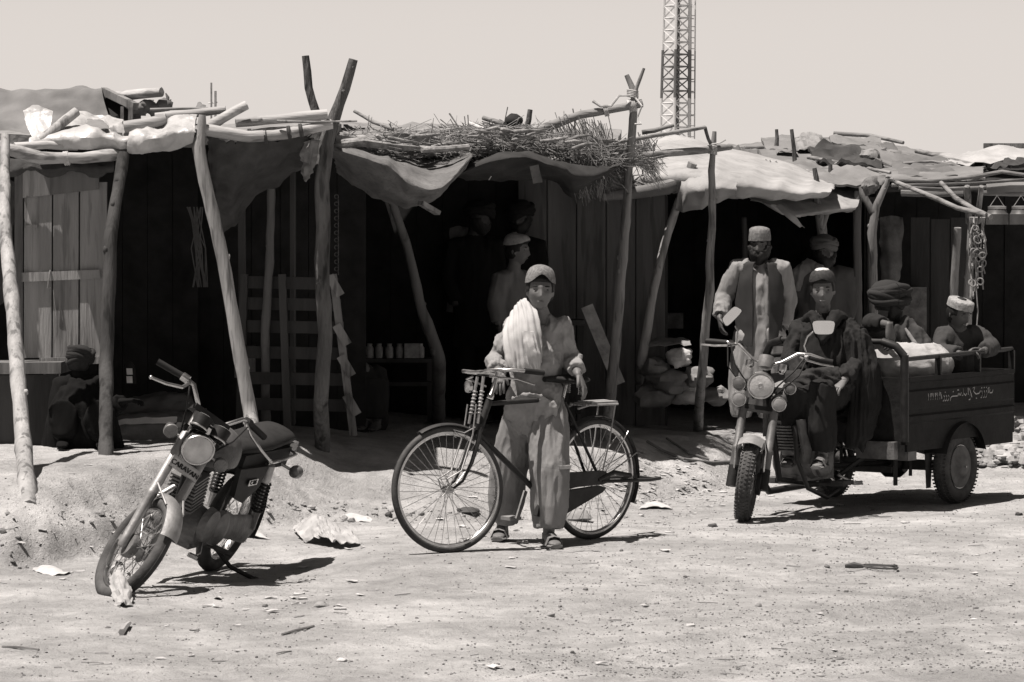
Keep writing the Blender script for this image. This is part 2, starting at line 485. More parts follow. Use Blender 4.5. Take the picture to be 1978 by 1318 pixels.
# crumbled clods along the face of the bank
cl = MB()
for i in range(420):
    x = random.uniform(-3.2, 2.2); f = pl(FOOT, x)
    y = f + random.gauss(.12, .22)
    if x > -.3 and random.random() < .5: continue
    r = abs(random.gauss(.004, .009)) + .003
    rock(cl, onG(x, y, r * .2), min(r, .03), 6, 5, i)
tag(cl.build('crumbled_clods', DIRT, angle=.9), 'crumbled earth clods along the foot of the bank', 'clods', kind='stuff')

# scraps of paper, straw and twigs trodden into the ground
lt = MB(); tw = MB()
def scrap(mb, c, s):
    a = random.uniform(0, 6.28); e = V((math.cos(a), math.sin(a), 0)); w = V((-e.y, e.x, 0)); s2 = s * random.uniform(.3, .8)
    rows = [[c + e * (s * (i - 1)) + w * (s2 * (j - 1) * random.uniform(.5, 1.2)) + V((0, 0, random.uniform(0, s * .35))) for j in range(3)] for i in range(3)]
    mb.sheet(rows, 2, .002)
for i in range(420):
    z = random.random()
    if z < .45: px, py = random.gauss(1300, 90), random.gauss(930, 30)
    elif z < .62: px, py = random.gauss(1000, 260), random.gauss(1010, 40)
    elif z < .75: px, py = random.gauss(560, 90), random.gauss(1150, 30)
    else: px, py = random.uniform(0, 1978), random.uniform(890, 1300)
    if py < 872 or py > 1315 or not -20 < px < 2000: continue
    q = PG(px, py)
    scrap(lt, q + V((0, 0, .004)), random.choice((.008, .01, .012, .016, .024, .03)))
for i in range(150):
    px, py = (random.gauss(1250, 200), random.gauss(950, 50)) if random.random() < .5 else (random.uniform(0, 1978), random.uniform(880, 1310))
    if py < 850 or py > 1315: continue
    q = PG(px, py); a = random.uniform(0, 3.14); l = random.uniform(.015, .06)
    e = V((math.cos(a), math.sin(a) * .8, 0))
    tw.tube([q - e * l + V((0, 0, .004)), q + V((random.uniform(-.006, .006), 0, .005)), q + e * l + V((0, 0, .004))], random.uniform(.001, .0026), 4)
tag(lt.build('litter', paper), 'pale paper and plastic scraps trodden into the dirt', 'litter', kind='stuff')
tag(tw.build('litter', twig), 'dry twigs and straw bits scattered over the dirt', 'litter', kind='stuff')

def one_rock(px, py, wpx, label, m, flat=.6, cat='stone', grp=None):
    q = PG(px, py); r = wpx / 2 * q.y / FPX
    b = MB(); rock(b, q + V((0, 0, r * flat * .35)), r, 14, 10, px * .37, flat)
    return tag(b.build('stone', m, angle=1.0), label, cat, grp)
one_rock(904, 990, 42, 'dark flat stone on the dirt seen through the front bicycle wheel', stonedark, .35)
one_rock(1112, 1005, 58, 'large pale rough rock seen through the rear bicycle wheel', stone_mat, .55, 'rock')
one_rock(751, 999, 17, 'small black stone just left of the front bicycle tyre', stonedark, .9)
one_rock(1378, 1018, 16, 'small dark stone in front of the tricycle front wheel', stonedark, .6)
one_rock(1656, 937, 20, 'dark stone on the dirt between the rear wheels of the tricycle', stonedark, .6)
one_rock(1106, 1262, 10, 'tiny dark pebble alone near the bottom edge of the road', stonedark, .7, 'pebble')
one_rock(1968, 996, 16, 'small dark stone at the right edge of the road', stonedark, .6)
one_rock(660, 1278, 18, 'small whitish stone low in the foreground dust', stonepale, .6)
one_rock(452, 1100, 15, 'small pale pebble beside the motorcycle shadow', stonepale, .7, 'pebble')
one_rock(1064, 1190, 14, 'grey clod of earth on the road below the bicycle', stone_mat, .7, 'clod')
one_rock(620, 1172, 26, 'brownish clod in a row right of the motorcycle shadow', stone_mat, .5, 'clod')
one_rock(1010, 1050, 24, 'small pale clod beside the feet of the boy holding the bicycle', stonepale, .5, 'clod')

# rubble heap at the right edge
rb = MB()
for i in range(520):
    px = 1885 + 160 * random.random(); py = 905 - 70 * random.random() ** .9
    q = PG(px, py); r = random.choice((.015, .02, .03, .04, .05, .07, .09)) * random.uniform(.6, 1.2)
    k = 1 - abs(px - 1975) / 130
    rock(rb, q + V((0, 0, r * .25 + random.uniform(0, .08) * max(k, 0))), r, random.choice((5, 6, 7)), random.choice((4, 5)), i, random.uniform(.45, .85))
tag(rb.build('rubble', mat('rubble_stone', .27, .95, .5, 7, .6, 40), angle=.4), 'heap of pale rubble stones behind the cargo tricycle', 'rubble', kind='stuff')

# rubbish that can be told apart
def crumpled(name, pts, label, cat, m, crumple=.03, cs=14, sub=6, dz=.0, group=None):
    pz = m in (plastic,)
    b = MB(); b.sheet(pts, sub + (6 if pz else 0), .003, crumple * (.45 if pz else 1), cs, len(label), facet=crumple * .4 if pz else 0, ragged=.004)
    return tag(b.build(name, m, angle=.45 if pz else 1.2), label, cat, group)
def gp(px, py, dz): return PG(px, py) + V((0, 0, dz))
crumpled('plastic_bag', [[gp(566, 1030, .03), gp(600, 1022, .06), gp(640, 1030, .04), gp(660, 1045, .03)],
                         [gp(575, 1040, .03), gp(605, 1038, .13), gp(640, 1042, .11), gp(690, 1050, .04)],
                         [gp(590, 1050, .005), gp(620, 1056, .06), gp(650, 1062, .05), gp(692, 1056, .01)]],
         'large crumpled white plastic bag lying on the dirt right of the motorcycle', 'plastic bag', plastic, .035)
crumpled('plastic_bag', [[gp(215, 1130, .1), gp(230, 1128, .13), gp(243, 1135, .1)], [gp(212, 1148, .07), gp(232, 1150, .12), gp(252, 1150, .08)], [gp(220, 1170, .0), gp(240, 1176, .04), gp(256, 1172, .0)]],
         'clear plastic bag crumpled against the motorcycle front tyre', 'plastic bag', plastic, .03)
crumpled('paper_scrap', [[gp(655, 998, .006), gp(680, 996, .015), gp(715, 1001, .006)], [gp(660, 1003, .006), gp(690, 1002, .018), gp(718, 1006, .005)], [gp(690, 1009, .0), gp(700, 1009, .01), gp(716, 1010, 0)]],
         'torn pale sheet of paper lying left of the front bicycle wheel', 'paper scrap', paper, .008)
crumpled('paper_scrap', [[gp(470, 1030, .02), gp(490, 1033, .05), gp(505, 1038, .01)], [gp(468, 1040, .01), gp(490, 1041, .02), gp(525, 1043, .005)]],
         'white torn paper behind the rear wheel of the motorcycle', 'paper scrap', paper, .008)
crumpled('paper_scrap', [[gp(64, 1100, .008), gp(95, 1098, .02), gp(118, 1103, .008)], [gp(66, 1104, .006), gp(100, 1106, .025), gp(122, 1107, .006)], [gp(95, 1112, 0), gp(120, 1112, .012), gp(143, 1107, .006)]],
         'pale curled paper left of the motorcycle front wheel', 'paper scrap', paper, .008)
crumpled('paper_scrap', [[gp(1240, 979, .008), gp(1265, 975, .02), gp(1290, 978, .008)], [gp(1235, 985, .005), gp(1265, 984, .02), gp(1300, 985, .005)]],
         'whitish paper behind the rear bicycle wheel', 'paper scrap', paper, .01)
lp = MB(); c = PG(1700, 1099)
lp.torus(c + V((0, 0, .012)), V((.05, 0, 1)), .095, .006, 30, 6)
lp.torus(c + V((.01, .02, .016)), V((0, .08, 1)), .083, .005, 30, 6)
lp.tube([c + V((-.09, -.01, .015)), c + V((-.14, .0, .02)), c + V((-.19, 0, .014))], [.01, .018, .01], 7)
tag(lp.build('wire_coil', stonedark), 'dark coil of wire dropped on the road near the right', 'wire')
st_ = MB()
q0, q1 = PG(235, 1228), PG(250, 1210)
st_.tube([q0 + V((0, 0, .015)), (q0 + q1) / 2 + V((0, 0, .02)), q1 + V((0, 0, .015))], [.016, .013, .01], 6)
tag(st_.build('stick', mat('pale_stick', .3)), 'short broken stick low in the left foreground dust', 'stick')
st2 = MB(); st2.tube([PG(545, 1228) + V((0, 0, .006)), PG(570, 1222) + V((0, 0, .01)), PG(606, 1212) + V((0, 0, .006))], .006, 5)
tag(st2.build('stick', twig), 'thin dark twig in the foreground below the motorcycle shadow', 'stick')
st3 = MB(); st3.tube([PG(5, 1252) + V((0, 0, .006)), PG(40, 1255) + V((0, 0, .01)), PG(75, 1258) + V((0, 0, .006))], .006, 5)
tag(st3.build('stick', twig), 'thin dark twig at the bottom left corner of the dust', 'stick')
hs = MB(); hs.tube([PG(1250, 858) + V((0, 0, .02)), PG(1280, 876) + V((0, 0, .02)), PG(1320, 892) + V((0, 0, .02)), PG(1375, 899) + V((0, 0, .02)), PG(1412, 897) + V((0, 0, .02))], .012, 7)
hs.tube([PG(1288, 852) + V((0, 0, .02)), PG(1330, 880) + V((0, 0, .02)), PG(1370, 893) + V((0, 0, .02))], .01, 7)  # dark tubes stand in for cable shadows on the bank
tag(hs.build('cable', twig), 'dark cable shadow modelled as a tube down the bank behind the tricycle front wheel', 'cable')
# ------------------------------------------------------------------ the row of market stalls
def post(parent, pts, r, m, name='post', n=9, wob=.006, forks=(), angle=1.2):
    """pts: world points of the pole's axis; subdivided and made knotty"""
    e_ = V(pts[-1]) - V(pts[0])
    if abs(e_.z) < .7 * e_.xy.length: m = {'bamboo': bamboo_lie, 'pole_wood': polewood_lie}.get(m.name, m)
    b = MB()
    def pole(pts, r):
        pts = [V(p) for p in pts]; out = []; rr = []
        for i in range(len(pts) - 1):
            k = max(2, int((pts[i + 1] - pts[i]).length / .09))
            for j in range(k):
                t = j / k; q = pts[i].lerp(pts[i + 1], t); g = (i + t) / (len(pts) - 1)
                rad = lerp(r[0], r[-1], g) if len(r) == 2 else lerp(r[i], r[i + 1], t)
                out.append(q + V((nz(q.z * 4, q.x * 5, 1), nz(q.z * 4, q.x * 5, 7), 0)) * wob)
                rr.append(rad * (1 + .09 * nz(q.z * 7, q.x * 9 + q.y, 3) + (.12 if nz(q.z * 11, q.x * 5, 8) > .35 else 0)))
        out.append(pts[-1]); rr.append(r[-1] * .96)
        b.tube(out, rr, n, jit=.07)
    pole(pts, r)
    for k in range(int(sum((V(a) - V(b_)).length for a, b_ in zip(pts, pts[1:])) * 2.2)):
        i_ = random.randrange(len(pts) - 1); t_ = random.random(); q = V(pts[i_]).lerp(V(pts[i_ + 1]), t_); rr_ = lerp(r[0], r[-1], (i_ + t_) / (len(pts) - 1)) if len(r) != len(pts) else lerp(r[i_], r[i_ + 1], t_)
        a_ = random.uniform(0, 6.28); rock(b, q + V((math.cos(a_), math.sin(a_), random.uniform(-.3, .3))) * rr_ * .85, rr_ * random.uniform(.25, .45), 7, 5, k, 1.3)
    for fp, fr in forks: pole(fp, fr)
    return b.build(name, m, parent, angle=angle, world=parent is not None)

def foot(px, py, dz=-.04): q = PG(px, py); q.z += dz; return q
def lash(b, c, ax, r, turns=3):
    ax = V(ax).normalized()
    for i in range(turns):
        b.torus(V(c) + ax * (i - turns / 2) * .012, ax + V((.2, 0, .1)), r, .006, 14, 5)

def loose_pole(pts, r, m, label, name='pole', cat='pole', grp=None):
    o = post(None, pts, r, m, name, wob=.004)
    return tag(o, label, cat, grp)

def wall(name, parent, a, b, z0, z1, n, m, th=.03, gap=.004, lean=0.0):
    """upright boards side by side between two plan points"""
    a, b = V(a), V(b); w = MB(); t = (b - a); nrm = V((-t.y, t.x, 0)).normalized()
    for i in range(n):
        p = a.lerp(b, (i + .5) / n); l = t.length / n - gap
        rot = Matrix(((t.x / t.length, -t.y / t.length, 0), (t.y / t.length, t.x / t.length, 0), (0, 0, 1)))
        k = random.uniform(-.008, .008)
        w.box((p.x + nrm.x * k, p.y + nrm.y * k, (z0 + z1) / 2), (l, th, z1 - z0 + random.uniform(-.03, .03)), rot)
    q = (a + b) / 2; w.box((q.x + nrm.x * (th * .5 + .022), q.y + nrm.y * (th * .5 + .022), (z0 + z1) / 2), (t.length, .012, z1 - z0 - .08), Matrix(((t.x / t.length, -t.y / t.length, 0), (t.y / t.length, t.x / t.length, 0), (0, 0, 1))))
    return w.build(name, m, parent, smooth=False, world=True)

def slab(name, parent, corners, th, m, crumple=.02, cs=3, sub=5):
    """corners: front-left, front-right, back-left, back-right"""
    fl, fr, bl_, br = [V(c) for c in corners]
    rows = [[fl.lerp(fr, i / 4).lerp(bl_.lerp(br, i / 4), j / 3) for i in range(5)] for j in range(4)]
    b = MB(); b.sheet(rows, sub, th, crumple, cs)
    return b.build(name, m, parent, angle=1.3, world=True)

# ================= stall 1: bamboo framed stall with a plank shutter (left)
S1 = empty('market_stall', (-2.9, 21.2, G(-2.9, 21.2)), 'bamboo framed stall with a plank shutter and burlap heaped on its roof', 'market stall')
post(S1, [foot(55, 968), P(42, 830, 18.85), P(25, 600, 19.5), P(8, 430, 20.0), P(10, 262, 20.45)], (.053, .048, .045, .04, .03), bamboo, wob=.003)
post(S1, [foot(205, 879), P(205, 700, 20.5), P(214, 450, 20.65), P(238, 298, 20.95)], (.046, .042), mat('dark_post', .05, .9, .4, 9, .8, 45, (1, 1, .2), spots=.5))
post(S1, [P(-30, 284, 20.5), P(10, 288, 20.55), P(80, 305, 20.7), P(160, 306, 20.85), P(243, 296, 21.0)], (.042, .036), bamboo, 'beam', wob=.002)
post(S1, [P(28, 284, 20.8), P(90, 280, 20.9), P(150, 284, 21.0)], (.03, .026), bamboo, 'beam', wob=.002)
for a_ in ((P(10, 287, 20.52), .05, 4), (P(130, 306, 20.8), .043, 3)):
    b = MB(); lash(b, a_[0], (1, 0, .1), a_[1], a_[2]); b.build('lashing', straw, S1, world=True)
slab('roof', S1, [P(-160, 286, 21.25), P(235, 284, 21.25), P(-160, 262, 23.8), P(300, 262, 23.8)], .09, mudroof)
# frayed fringe under the roof edge, shading the top of the shutter
fr = MB()
fr.sheet([[P(-20 + 40 * i, 306, 21.14) for i in range(7)], [P(-20 + 40 * i, 322 + 6 * (i % 2), 21.1) for i in range(7)], [P(-20 + 40 * i, 330 + (14 if i % 2 else 0), 21.13) for i in range(7)]], 5, .004, .02, 20)
fr.build('roof_fringe', burlapdark, S1, world=True)
# side and back walls
wall('back_wall', S1, (-4.6, 23.7, 0), (-2.35, 23.7, 0), .2, 2.6, 12, near_black)
wall('side_wall', S1, (-4.6, 21.4, 0), (-4.6, 23.7, 0), .2, 2.6, 8, near_black)
# shutter: vertical planks between two battens, hung facing the road
DS = 21.22
sh = MB()
for a, c, w in ((46, 100, .0), (102, 152, .004), (154, 206, -.003)):
    sh.prism([P(a, 692, DS + w), P(c - 1, 691, DS + w), P(c, 352, DS + w), P(a + 1, 354, DS + w)], (0, .03, 0))
sd = sh.build('shutter', shutterwood, S1, smooth=False, world=True)
for pts, m in (([(44, 383), (190, 366), (191, 320), (44, 330)], midwood), ([(42, 545), (193, 538), (192, 521), (42, 527)], shutterwood), ([(76, 708), (210, 702), (209, 688), (76, 692)], shutterwood), ([(48, 441), (72, 440), (72, 434), (48, 436)], shutterwood)):
    bb = MB(); bb.prism([P(x, y, DS - .03) for x, y in pts], (0, .028, 0)); o = bb.build('batten', m, sd, smooth=False, world=True)
hk = MB(); hk.tube([P(97, 522, DS - .035), P(94, 540, DS - .05), P(92, 556, DS - .04), P(99, 557, DS - .035)], .005, 6); hk.tube([P(103, 560, DS - .02), P(108, 610, DS - .01)], .003, 5)
hk.build('hook', steel, sd, world=True)
fj = MB(); fj.prism([P(28, 700, DS + .05), P(44, 700, DS + .05), P(44, 330, DS + .05), P(28, 330, DS + .05)], (0, .05, 0)); fj.build('door_jamb', darkwood, S1, smooth=False, world=True)
# slanting mat screen behind the first post
for k in range(5):
    pass
ms = MB(); ms.sheet([[P(-60, 330, 21.0), P(0, 340, 21.1), P(28, 352, 21.2)], [P(-60, 470, 21.0), P(0, 470, 21.1), P(26, 450, 21.2)], [P(-60, 600, 21.0), P(0, 590, 21.1), P(24, 560, 21.2)]], 8, .01, .015, 14)
ms.build('side_curtain', burlapdark, S1, world=True)
ct = MB(); ct.prism([P(-80, 702, 21.0), P(118, 700, 21.0), P(118, 722, 21.0), P(-80, 724, 21.0)], (0, .5, 0)); ct.build('counter', midwood, S1, smooth=False, world=True)
cf = MB(); cf.prism([P(-80, 726, 21.1), P(112, 724, 21.1), P(112, 872, 21.1), P(-80, 872, 21.1)], (0, .04, 0)); cf.build('counter_front', darkwood, S1, smooth=False, world=True)

# burlap mound and gable over stall 1, seen above the bamboo
mb = MB()
mb.sheet([[P(-140, 288, 21.3), P(-40, 286, 21.35), P(60, 280, 21.4), P(150, 270, 21.5), P(222, 262, 21.6)],
          [P(-140, 235, 21.6), P(-40, 232, 21.65), P(60, 236, 21.7), P(140, 232, 21.75), P(208, 226, 21.8)],
          [P(-140, 183, 21.95), P(-40, 180, 22.0), P(60, 183, 22.0), P(140, 183, 22.0), P(198, 177, 22.0)],
          [P(-140, 215, 22.6), P(-40, 215, 22.6), P(60, 215, 22.6), P(140, 215, 22.6), P(215, 215, 22.6)]], 10, .02, .05, 3.6)
mb.build('roof_cover', burlap, S1, world=True)
g = MB()
g.bar(P(200, 176, 22.0), P(262, 206, 21.75), .05, .05); g.bar(P(236, 206, 21.75), P(236, 240, 21.75), .02, .02); g.bar(P(253, 208, 21.7), P(252, 236, 21.7), .035, .03)
g.build('gable_frame', polewood, S1, smooth=False, world=True)
g = MB(); g.prism([P(200, 180, 22.05), P(256, 207, 21.9), P(256, 240, 21.9), P(196, 240, 21.9)], (0, .5, 0)); g.build('gable', near_black, S1, smooth=False, world=True)

# white sheeting and poles lying on the roof
crs = crumpled
crs('plastic_sheet', [[P(45, 214, 21.2), P(68, 204, 21.2), P(102, 214, 21.15)], [P(52, 245, 21.1), P(75, 240, 21.1), P(98, 240, 21.1)], [P(66, 272, 21.0), P(76, 272, 21.0), P(86, 268, 21.0)]],
    'stiff white sheet standing on edge above the shutter on the stall roof', 'plastic sheet', plastic, .02, 9, 7)
crs('plastic_sheet', [[P(60, 284, 20.95), P(120, 286, 20.95), P(190, 288, 20.95), P(252, 288, 20.95)], [P(60, 268, 21.0), P(110, 262, 20.95), P(180, 262, 20.95), P(250, 266, 20.95)],
                      [P(90, 262, 21.2), P(135, 232, 21.25), P(190, 245, 21.25), P(240, 262, 21.2)], [P(120, 238, 21.4), P(160, 218, 21.45), P(205, 222, 21.45), P(240, 250, 21.4)]],
    'big crumpled white sheet spread over the bamboo roof edge above the shutter', 'plastic sheet', plastic, .08, 4.5, 12)
crs('plastic_sheet', [[P(245, 296, 20.95), P(290, 296, 20.95), P(330, 290, 20.95), P(372, 276, 20.95)], [P(250, 262, 20.95), P(290, 262, 20.9), P(335, 254, 20.9), P(376, 250, 20.95)],
                      [P(262, 262, 21.2), P(310, 246, 21.25), P(345, 226, 21.25), P(378, 232, 21.2)], [P(262, 262, 21.5), P(310, 246, 21.5), P(345, 240, 21.5), P(378, 244, 21.5)]],
    'white sheeting hanging over the roof edge between the shutter and the tall bent bamboo post', 'plastic sheet', plastic, .07, 5, 12)
crs('cardboard_scrap', [[P(160, 252, 21.0), P(185, 250, 21.0), P(212, 248, 21.0)], [P(168, 238, 21.12), P(188, 236, 21.12), P(205, 240, 21.12)], [P(168, 230, 21.2), P(188, 232, 21.2), P(200, 236, 21.2)]],
    'grey torn flap lying on the white sheeting above the shutter', 'cardboard', burlap, .01)
loose_pole([P(78, 272, 20.95), P(110, 246, 21.0), P(148, 216, 21.1)], (.036, .034), bamboo, 'fat pale bamboo lying slantwise on the white sheeting above the shutter', 'bamboo_pole', 'bamboo pole')
loose_pole([P(240, 246, 21.2), P(280, 240, 21.2), P(322, 230, 21.2)], (.042, .04), bamboo, 'fat bamboo lying level behind the white sheeting left of the bent bamboo post', 'bamboo_pole', 'bamboo pole')
loose_pole([P(223, 186, 22.0), P(268, 182, 21.9), P(312, 178, 21.8)], (.036, .034), bamboo, 'bamboo jutting from the burlap roof ridge against the sky', 'bamboo_pole', 'bamboo pole')
loose_pole([P(300, 226, 21.4), P(370, 220, 21.4), P(436, 212, 21.4)], (.03, .028), bamboo, 'bamboo lying flat just left of the bent post top', 'bamboo_pole', 'bamboo pole')
loose_pole([P(382, 258, 21.0), P(430, 228, 21.05), P(476, 203, 21.1)], (.036, .032), bamboo, 'bamboo sticking up to the right beside the bent post top', 'bamboo_pole', 'bamboo pole')
loose_pole([P(290, 212, 21.6), P(350, 210, 21.6), P(402, 209, 21.6)], (.01, .008), polewood, 'thin dark rod lying on top of the bamboo near the bent post', 'rod', 'rod')
bun = MB()
for k in range(4): rock(bun, P(268 + 16 * k, 212 - (k % 2) * 8, 21.9), .07, 10, 8, k + 4)
bun.tube([P(322, 206, 21.9), P(324, 188, 21.9), P(320, 180, 21.9)], (.02, .004), 6); bun.tube([P(326, 206, 21.9), P(330, 192, 21.9)], (.015, .004), 6)
tag(bun.build('rag_bundle', burlap, angle=1.2), 'dark rag bundle with a spiky tip on the roof below the jutting bamboo', 'bundle')
crs('rag', [[P(378, 206, 21.7), P(385, 198, 21.7), P(394, 206, 21.7)], [P(376, 212, 21.6), P(386, 206, 21.6), P(398, 212, 21.6)]], 'small pale rag on the roof left of the thin aerials', 'rag', burlap, .02)
an = MB(); an.tube([P(408, 232, 60), P(408, 160, 60)], .02, 5); an.tube([P(416, 232, 60), P(416, 176, 60)], .025, 5); an.tube([P(402, 200, 60), P(420, 198, 60)], .012, 4)
tag(an.build('aerial', steel), 'thin twin aerial far behind the stall roofs on the left', 'aerial')

# ================= stall 2: bent bamboo post, forked trunk, dark cloth and pallet
S2 = empty('market_stall', (-1.6, 21.6, G(-1.6, 21.6)), 'dark stall between the bent bamboo post and the tall forked trunk', 'market stall')
post(S2, [foot(494, 880), P(484, 800, 20.95), P(455, 640, 20.95), P(430, 500, 20.95), P(396, 350, 20.95), P(383, 285, 20.95), P(388, 262, 20.95), P(391, 222, 20.95)], (.047, .046, .044, .043, .043, .044, .03, .025), bamboo, wob=.003)
post(S2, [foot(514, 842), P(512, 640, 22.2), P(522, 480, 22.2), P(527, 280, 22.2)], (.036, .026), midwood)
post(S2, [foot(622, 866), P(620, 760, 21.35), P(628, 650, 21.35), P(622, 500, 21.35), P(622, 380, 21.35), P(629, 275, 21.35), P(655, 200, 21.33), P(683, 115, 21.3)], (.055, .05, .048, .048, .05, .052, .036, .032), barkwood, n=12, wob=.012,
     forks=[([P(617, 330, 21.4), P(609, 215, 21.42), P(596, 170, 21.42), P(590, 108, 21.42)], (.034, .03, .027, .025))])
post(S2, [P(383, 250, 20.98), P(430, 256, 21.0), P(480, 265, 21.05), P(530, 262, 21.12), P(580, 254, 21.2), P(640, 240, 21.28)], (.042, .036), bamboo, 'beam', wob=.002)
post(S2, [P(455, 238, 21.15), P(540, 230, 21.2), P(632, 221, 21.25)], (.03, .036), bamboo, 'beam', wob=.002)
for x, y in ((485, 262), (515, 264), (560, 256), (583, 252)):
    b = MB(); lash(b, P(x, y, 21.1), (1, 0, .1), .042, 2); b.build('lashing', darkwood, S2, world=True)
slab('roof', S2, [P(250, 288, 21.15), P(640, 262, 21.4), P(250, 262, 23.9), P(660, 256, 23.9)], .07, mudroof)
wall('back_wall', S2, (-2.6, 23.85, 0), (-1.1, 23.85, 0), .2, 2.6, 7, near_black)
cu = MB()
cu.sheet([[P(402, 262, 21.05), P(450, 272, 21.1), P(520, 274, 21.15), P(600, 262, 21.3)], [P(404, 330, 21.2), P(440, 340, 21.25), P(500, 318, 21.25), P(596, 285, 21.35)],
          [P(412, 400, 21.5), P(440, 396, 21.5), P(490, 345, 21.5), P(590, 300, 21.5)], [P(420, 470, 21.9), P(446, 440, 21.9), P(500, 372, 21.8), P(588, 330, 21.7)]], 10, .006, .03, 7, pleat=(.012, 5, 2), ragged=.03)
cu.build('awning', burlapdark, S2, world=True)
sr = MB(); sr.sheet([[P(585, 275, 21.3), P(605, 270, 21.28), P(618, 272, 21.3)], [P(580, 310, 21.3), P(598, 318, 21.25), P(612, 312, 21.28)], [P(584, 345, 21.3), P(592, 352, 21.28), P(606, 336, 21.3)]], 8, .008, .03, 16)
sr.build('hanging_rag', burlap, S2, world=True)
pts = MB()
pts.bar(P(466, 300, 22.6), P(470, 810, 22.6), .06, .05); pts.bar(P(566, 300, 23.0), P(566, 820, 23.0), .2, .03)
pts.build('plank', darkwood, S2, smooth=False, world=True)
tag(fixnormals(MB().tube([P(535, 234, 21.1), P(600, 236, 21.1), P(690, 234, 21.12)], (.012, .007), 6).build('stick', polewood)), 'thin twig laid along the bamboo beside the forked trunk', 'stick')
# pallet standing on edge between the stalls
pal = empty('pallet', P(690, 842, 22.2), 'slatted wooden pallet stood on edge between the forked trunk and the seated figure', 'pallet')
b = MB(); b.bar(P(683, 842, 22.1), P(643, 530, 22.1), .05, .08, (0, 1, 0)); b.build('stile', polewood, pal, smooth=False, world=True)
b = MB(); b.bar(P(556, 842, 22.2), P(545, 530, 22.2), .05, .08, (0, 1, 0)); b.build('stile', darkwood, pal, smooth=False, world=True)
b = MB(); b.bar(P(462, 842, 22.3), P(472, 530, 22.3), .05, .08, (0, 1, 0)); b.build('stile', darkwood, pal, smooth=False, world=True)
for y in (545, 586, 630, 680, 730, 780):
    b = MB(); k = (y - 530) / 312
    b.bar(P(lerp(466, 458, k), y, 22.33), P(lerp(650, 690, k), y + 4, 22.14), .025, .085, (0, 0, 1)); b.build('slat', darkwood, pal, smooth=False, world=True)
for y in (545, 640, 700, 775):
    b = MB(); k = (y - 530) / 312; b.bar(P(lerp(640, 684, k) - 6, y - 12, 22.05), P(lerp(640, 684, k) + 16, y + 26, 22.05), .03, .06); b.build('spacer_block', polewood, pal, smooth=False, world=True)

# ================= stall 3: brushwood roof with a sagging canvas
S3 = empty('market_stall', (0, 24.5, G(0, 24.5)), 'brushwood roofed stall with a sagging canvas and a plank back wall', 'market stall')
post(S3, [foot(846, 818), P(848, 690, 24.6), P(843, 672, 24.6), P(815, 600, 24.5), P(785, 470, 24.4), P(757, 390, 24.2)], (.056, .054, .05, .04, .034, .03), midwood)
post(S3, [foot(1166, 852), P(1180, 760, 24.55), P(1195, 600, 24.5), P(1210, 400, 24.45), P(1222, 230, 24.4), P(1226, 180, 24.4), P(1210, 145, 24.4)], (.046, .044, .04, .036, .032, .026, .02), polewood, wob=.008,
     forks=[([P(1222, 205, 24.4), P(1230, 170, 24.38), P(1244, 132, 24.38)], (.02, .012))])
post(S3, [P(1000, 272, 24.2), P(1055, 246, 24.25), P(1120, 222, 24.3), P(1180, 212, 24.35), P(1240, 200, 24.4)], (.026, .034, .032, .032, .036), polewood, 'beam')
b = MB(); lash(b, P(1222, 205, 24.4), (1, 0, .2), .05, 5); lash(b, P(1222, 180, 24.4), (0, 0, 1), .042, 5); lash(b, P(1172, 214, 24.33), (1, 0, .2), .04, 3)
b.tube([P(1215, 185, 24.35), P(1196, 185, 24.3), P(1180, 205, 24.3), P(1160, 205, 24.3), P(1145, 195, 24.3)], (.008, .014), 6)
b.tube([P(1228, 190, 24.35), P(1240, 205, 24.3), P(1232, 225, 24.33), P(1238, 240, 24.3), P(1226, 240, 24.3)], .008, 6)
b.build('rope', straw, S3, world=True)
slab('roof', S3, [P(648, 290, 22.6), P(1190, 300, 24.4), P(660, 262, 26.6), P(1200, 275, 26.9)], .1, mudroof, .04, 4)
wall('back_wall', S3, (-1.25, 26.8, 0), (0.3, 26.7, 0), .1, 2.6, 7, near_black)
wall('side_wall', S3, (-1.25, 23.9, 0), (-1.25, 26.8, 0), .1, 2.6, 7, near_black)
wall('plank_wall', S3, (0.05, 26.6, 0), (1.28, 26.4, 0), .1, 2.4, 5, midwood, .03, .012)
# brushwood heaped on the roof
br = MB()
def brush(n, x0, x1, ytop, ybot, d0, d1, l0=.15, l1=.5, droop=.0, r=.0045):
    for i in range(n):
        t = random.random(); px = lerp(x0, x1, t); py = random.uniform(ytop(px), ybot(px)); d = lerp(d0, d1, t) + random.uniform(0, .9) * (1 - (py - ytop(px)) / max(1, ybot(px) - ytop(px))) + random.uniform(-.05, .2)
        c = P(px, py, d); l = random.uniform(l0, l1); a = random.gauss(0, .9); el = random.gauss(0, .5 if random.random() < .2 else .16) - droop
        e = V((math.cos(a) * math.cos(el), math.sin(a) * math.cos(el) * .7, math.sin(el)))
        k = V((random.uniform(-.04, .04), random.uniform(-.04, .04), random.uniform(-.05, .03)))
        br.tube([c - e * l * .5, c + k, c + e * l * .5 + V((0, 0, -abs(k.z)))], (random.uniform(.6, 1.6) * r, r * .4), 4, cap=False)
tp = lambda x: pl([(640, 268), (700, 254), (760, 248), (820, 250), (890, 246), (950, 240), (1010, 240), (1060, 250), (1120, 262), (1200, 272), (1260, 285)], x)
bt = lambda x: pl([(640, 290), (700, 292), (780, 300), (860, 292), (900, 290), (960, 282), (1010, 280), (1080, 296), (1180, 310), (1260, 312)], x)
brush(2600, 645, 1240, lambda x: tp(x) + 5, bt, 22.5, 24.45, .12, .4, 0, .003)
brush(300, 645, 1240, tp, bt, 22.5, 24.45, .2, .5)
brush(900, 850, 1180, lambda x: tp(x) + 14, lambda x: bt(x) + 5, 23.2, 24.2, .1, .3, .5, .0028)
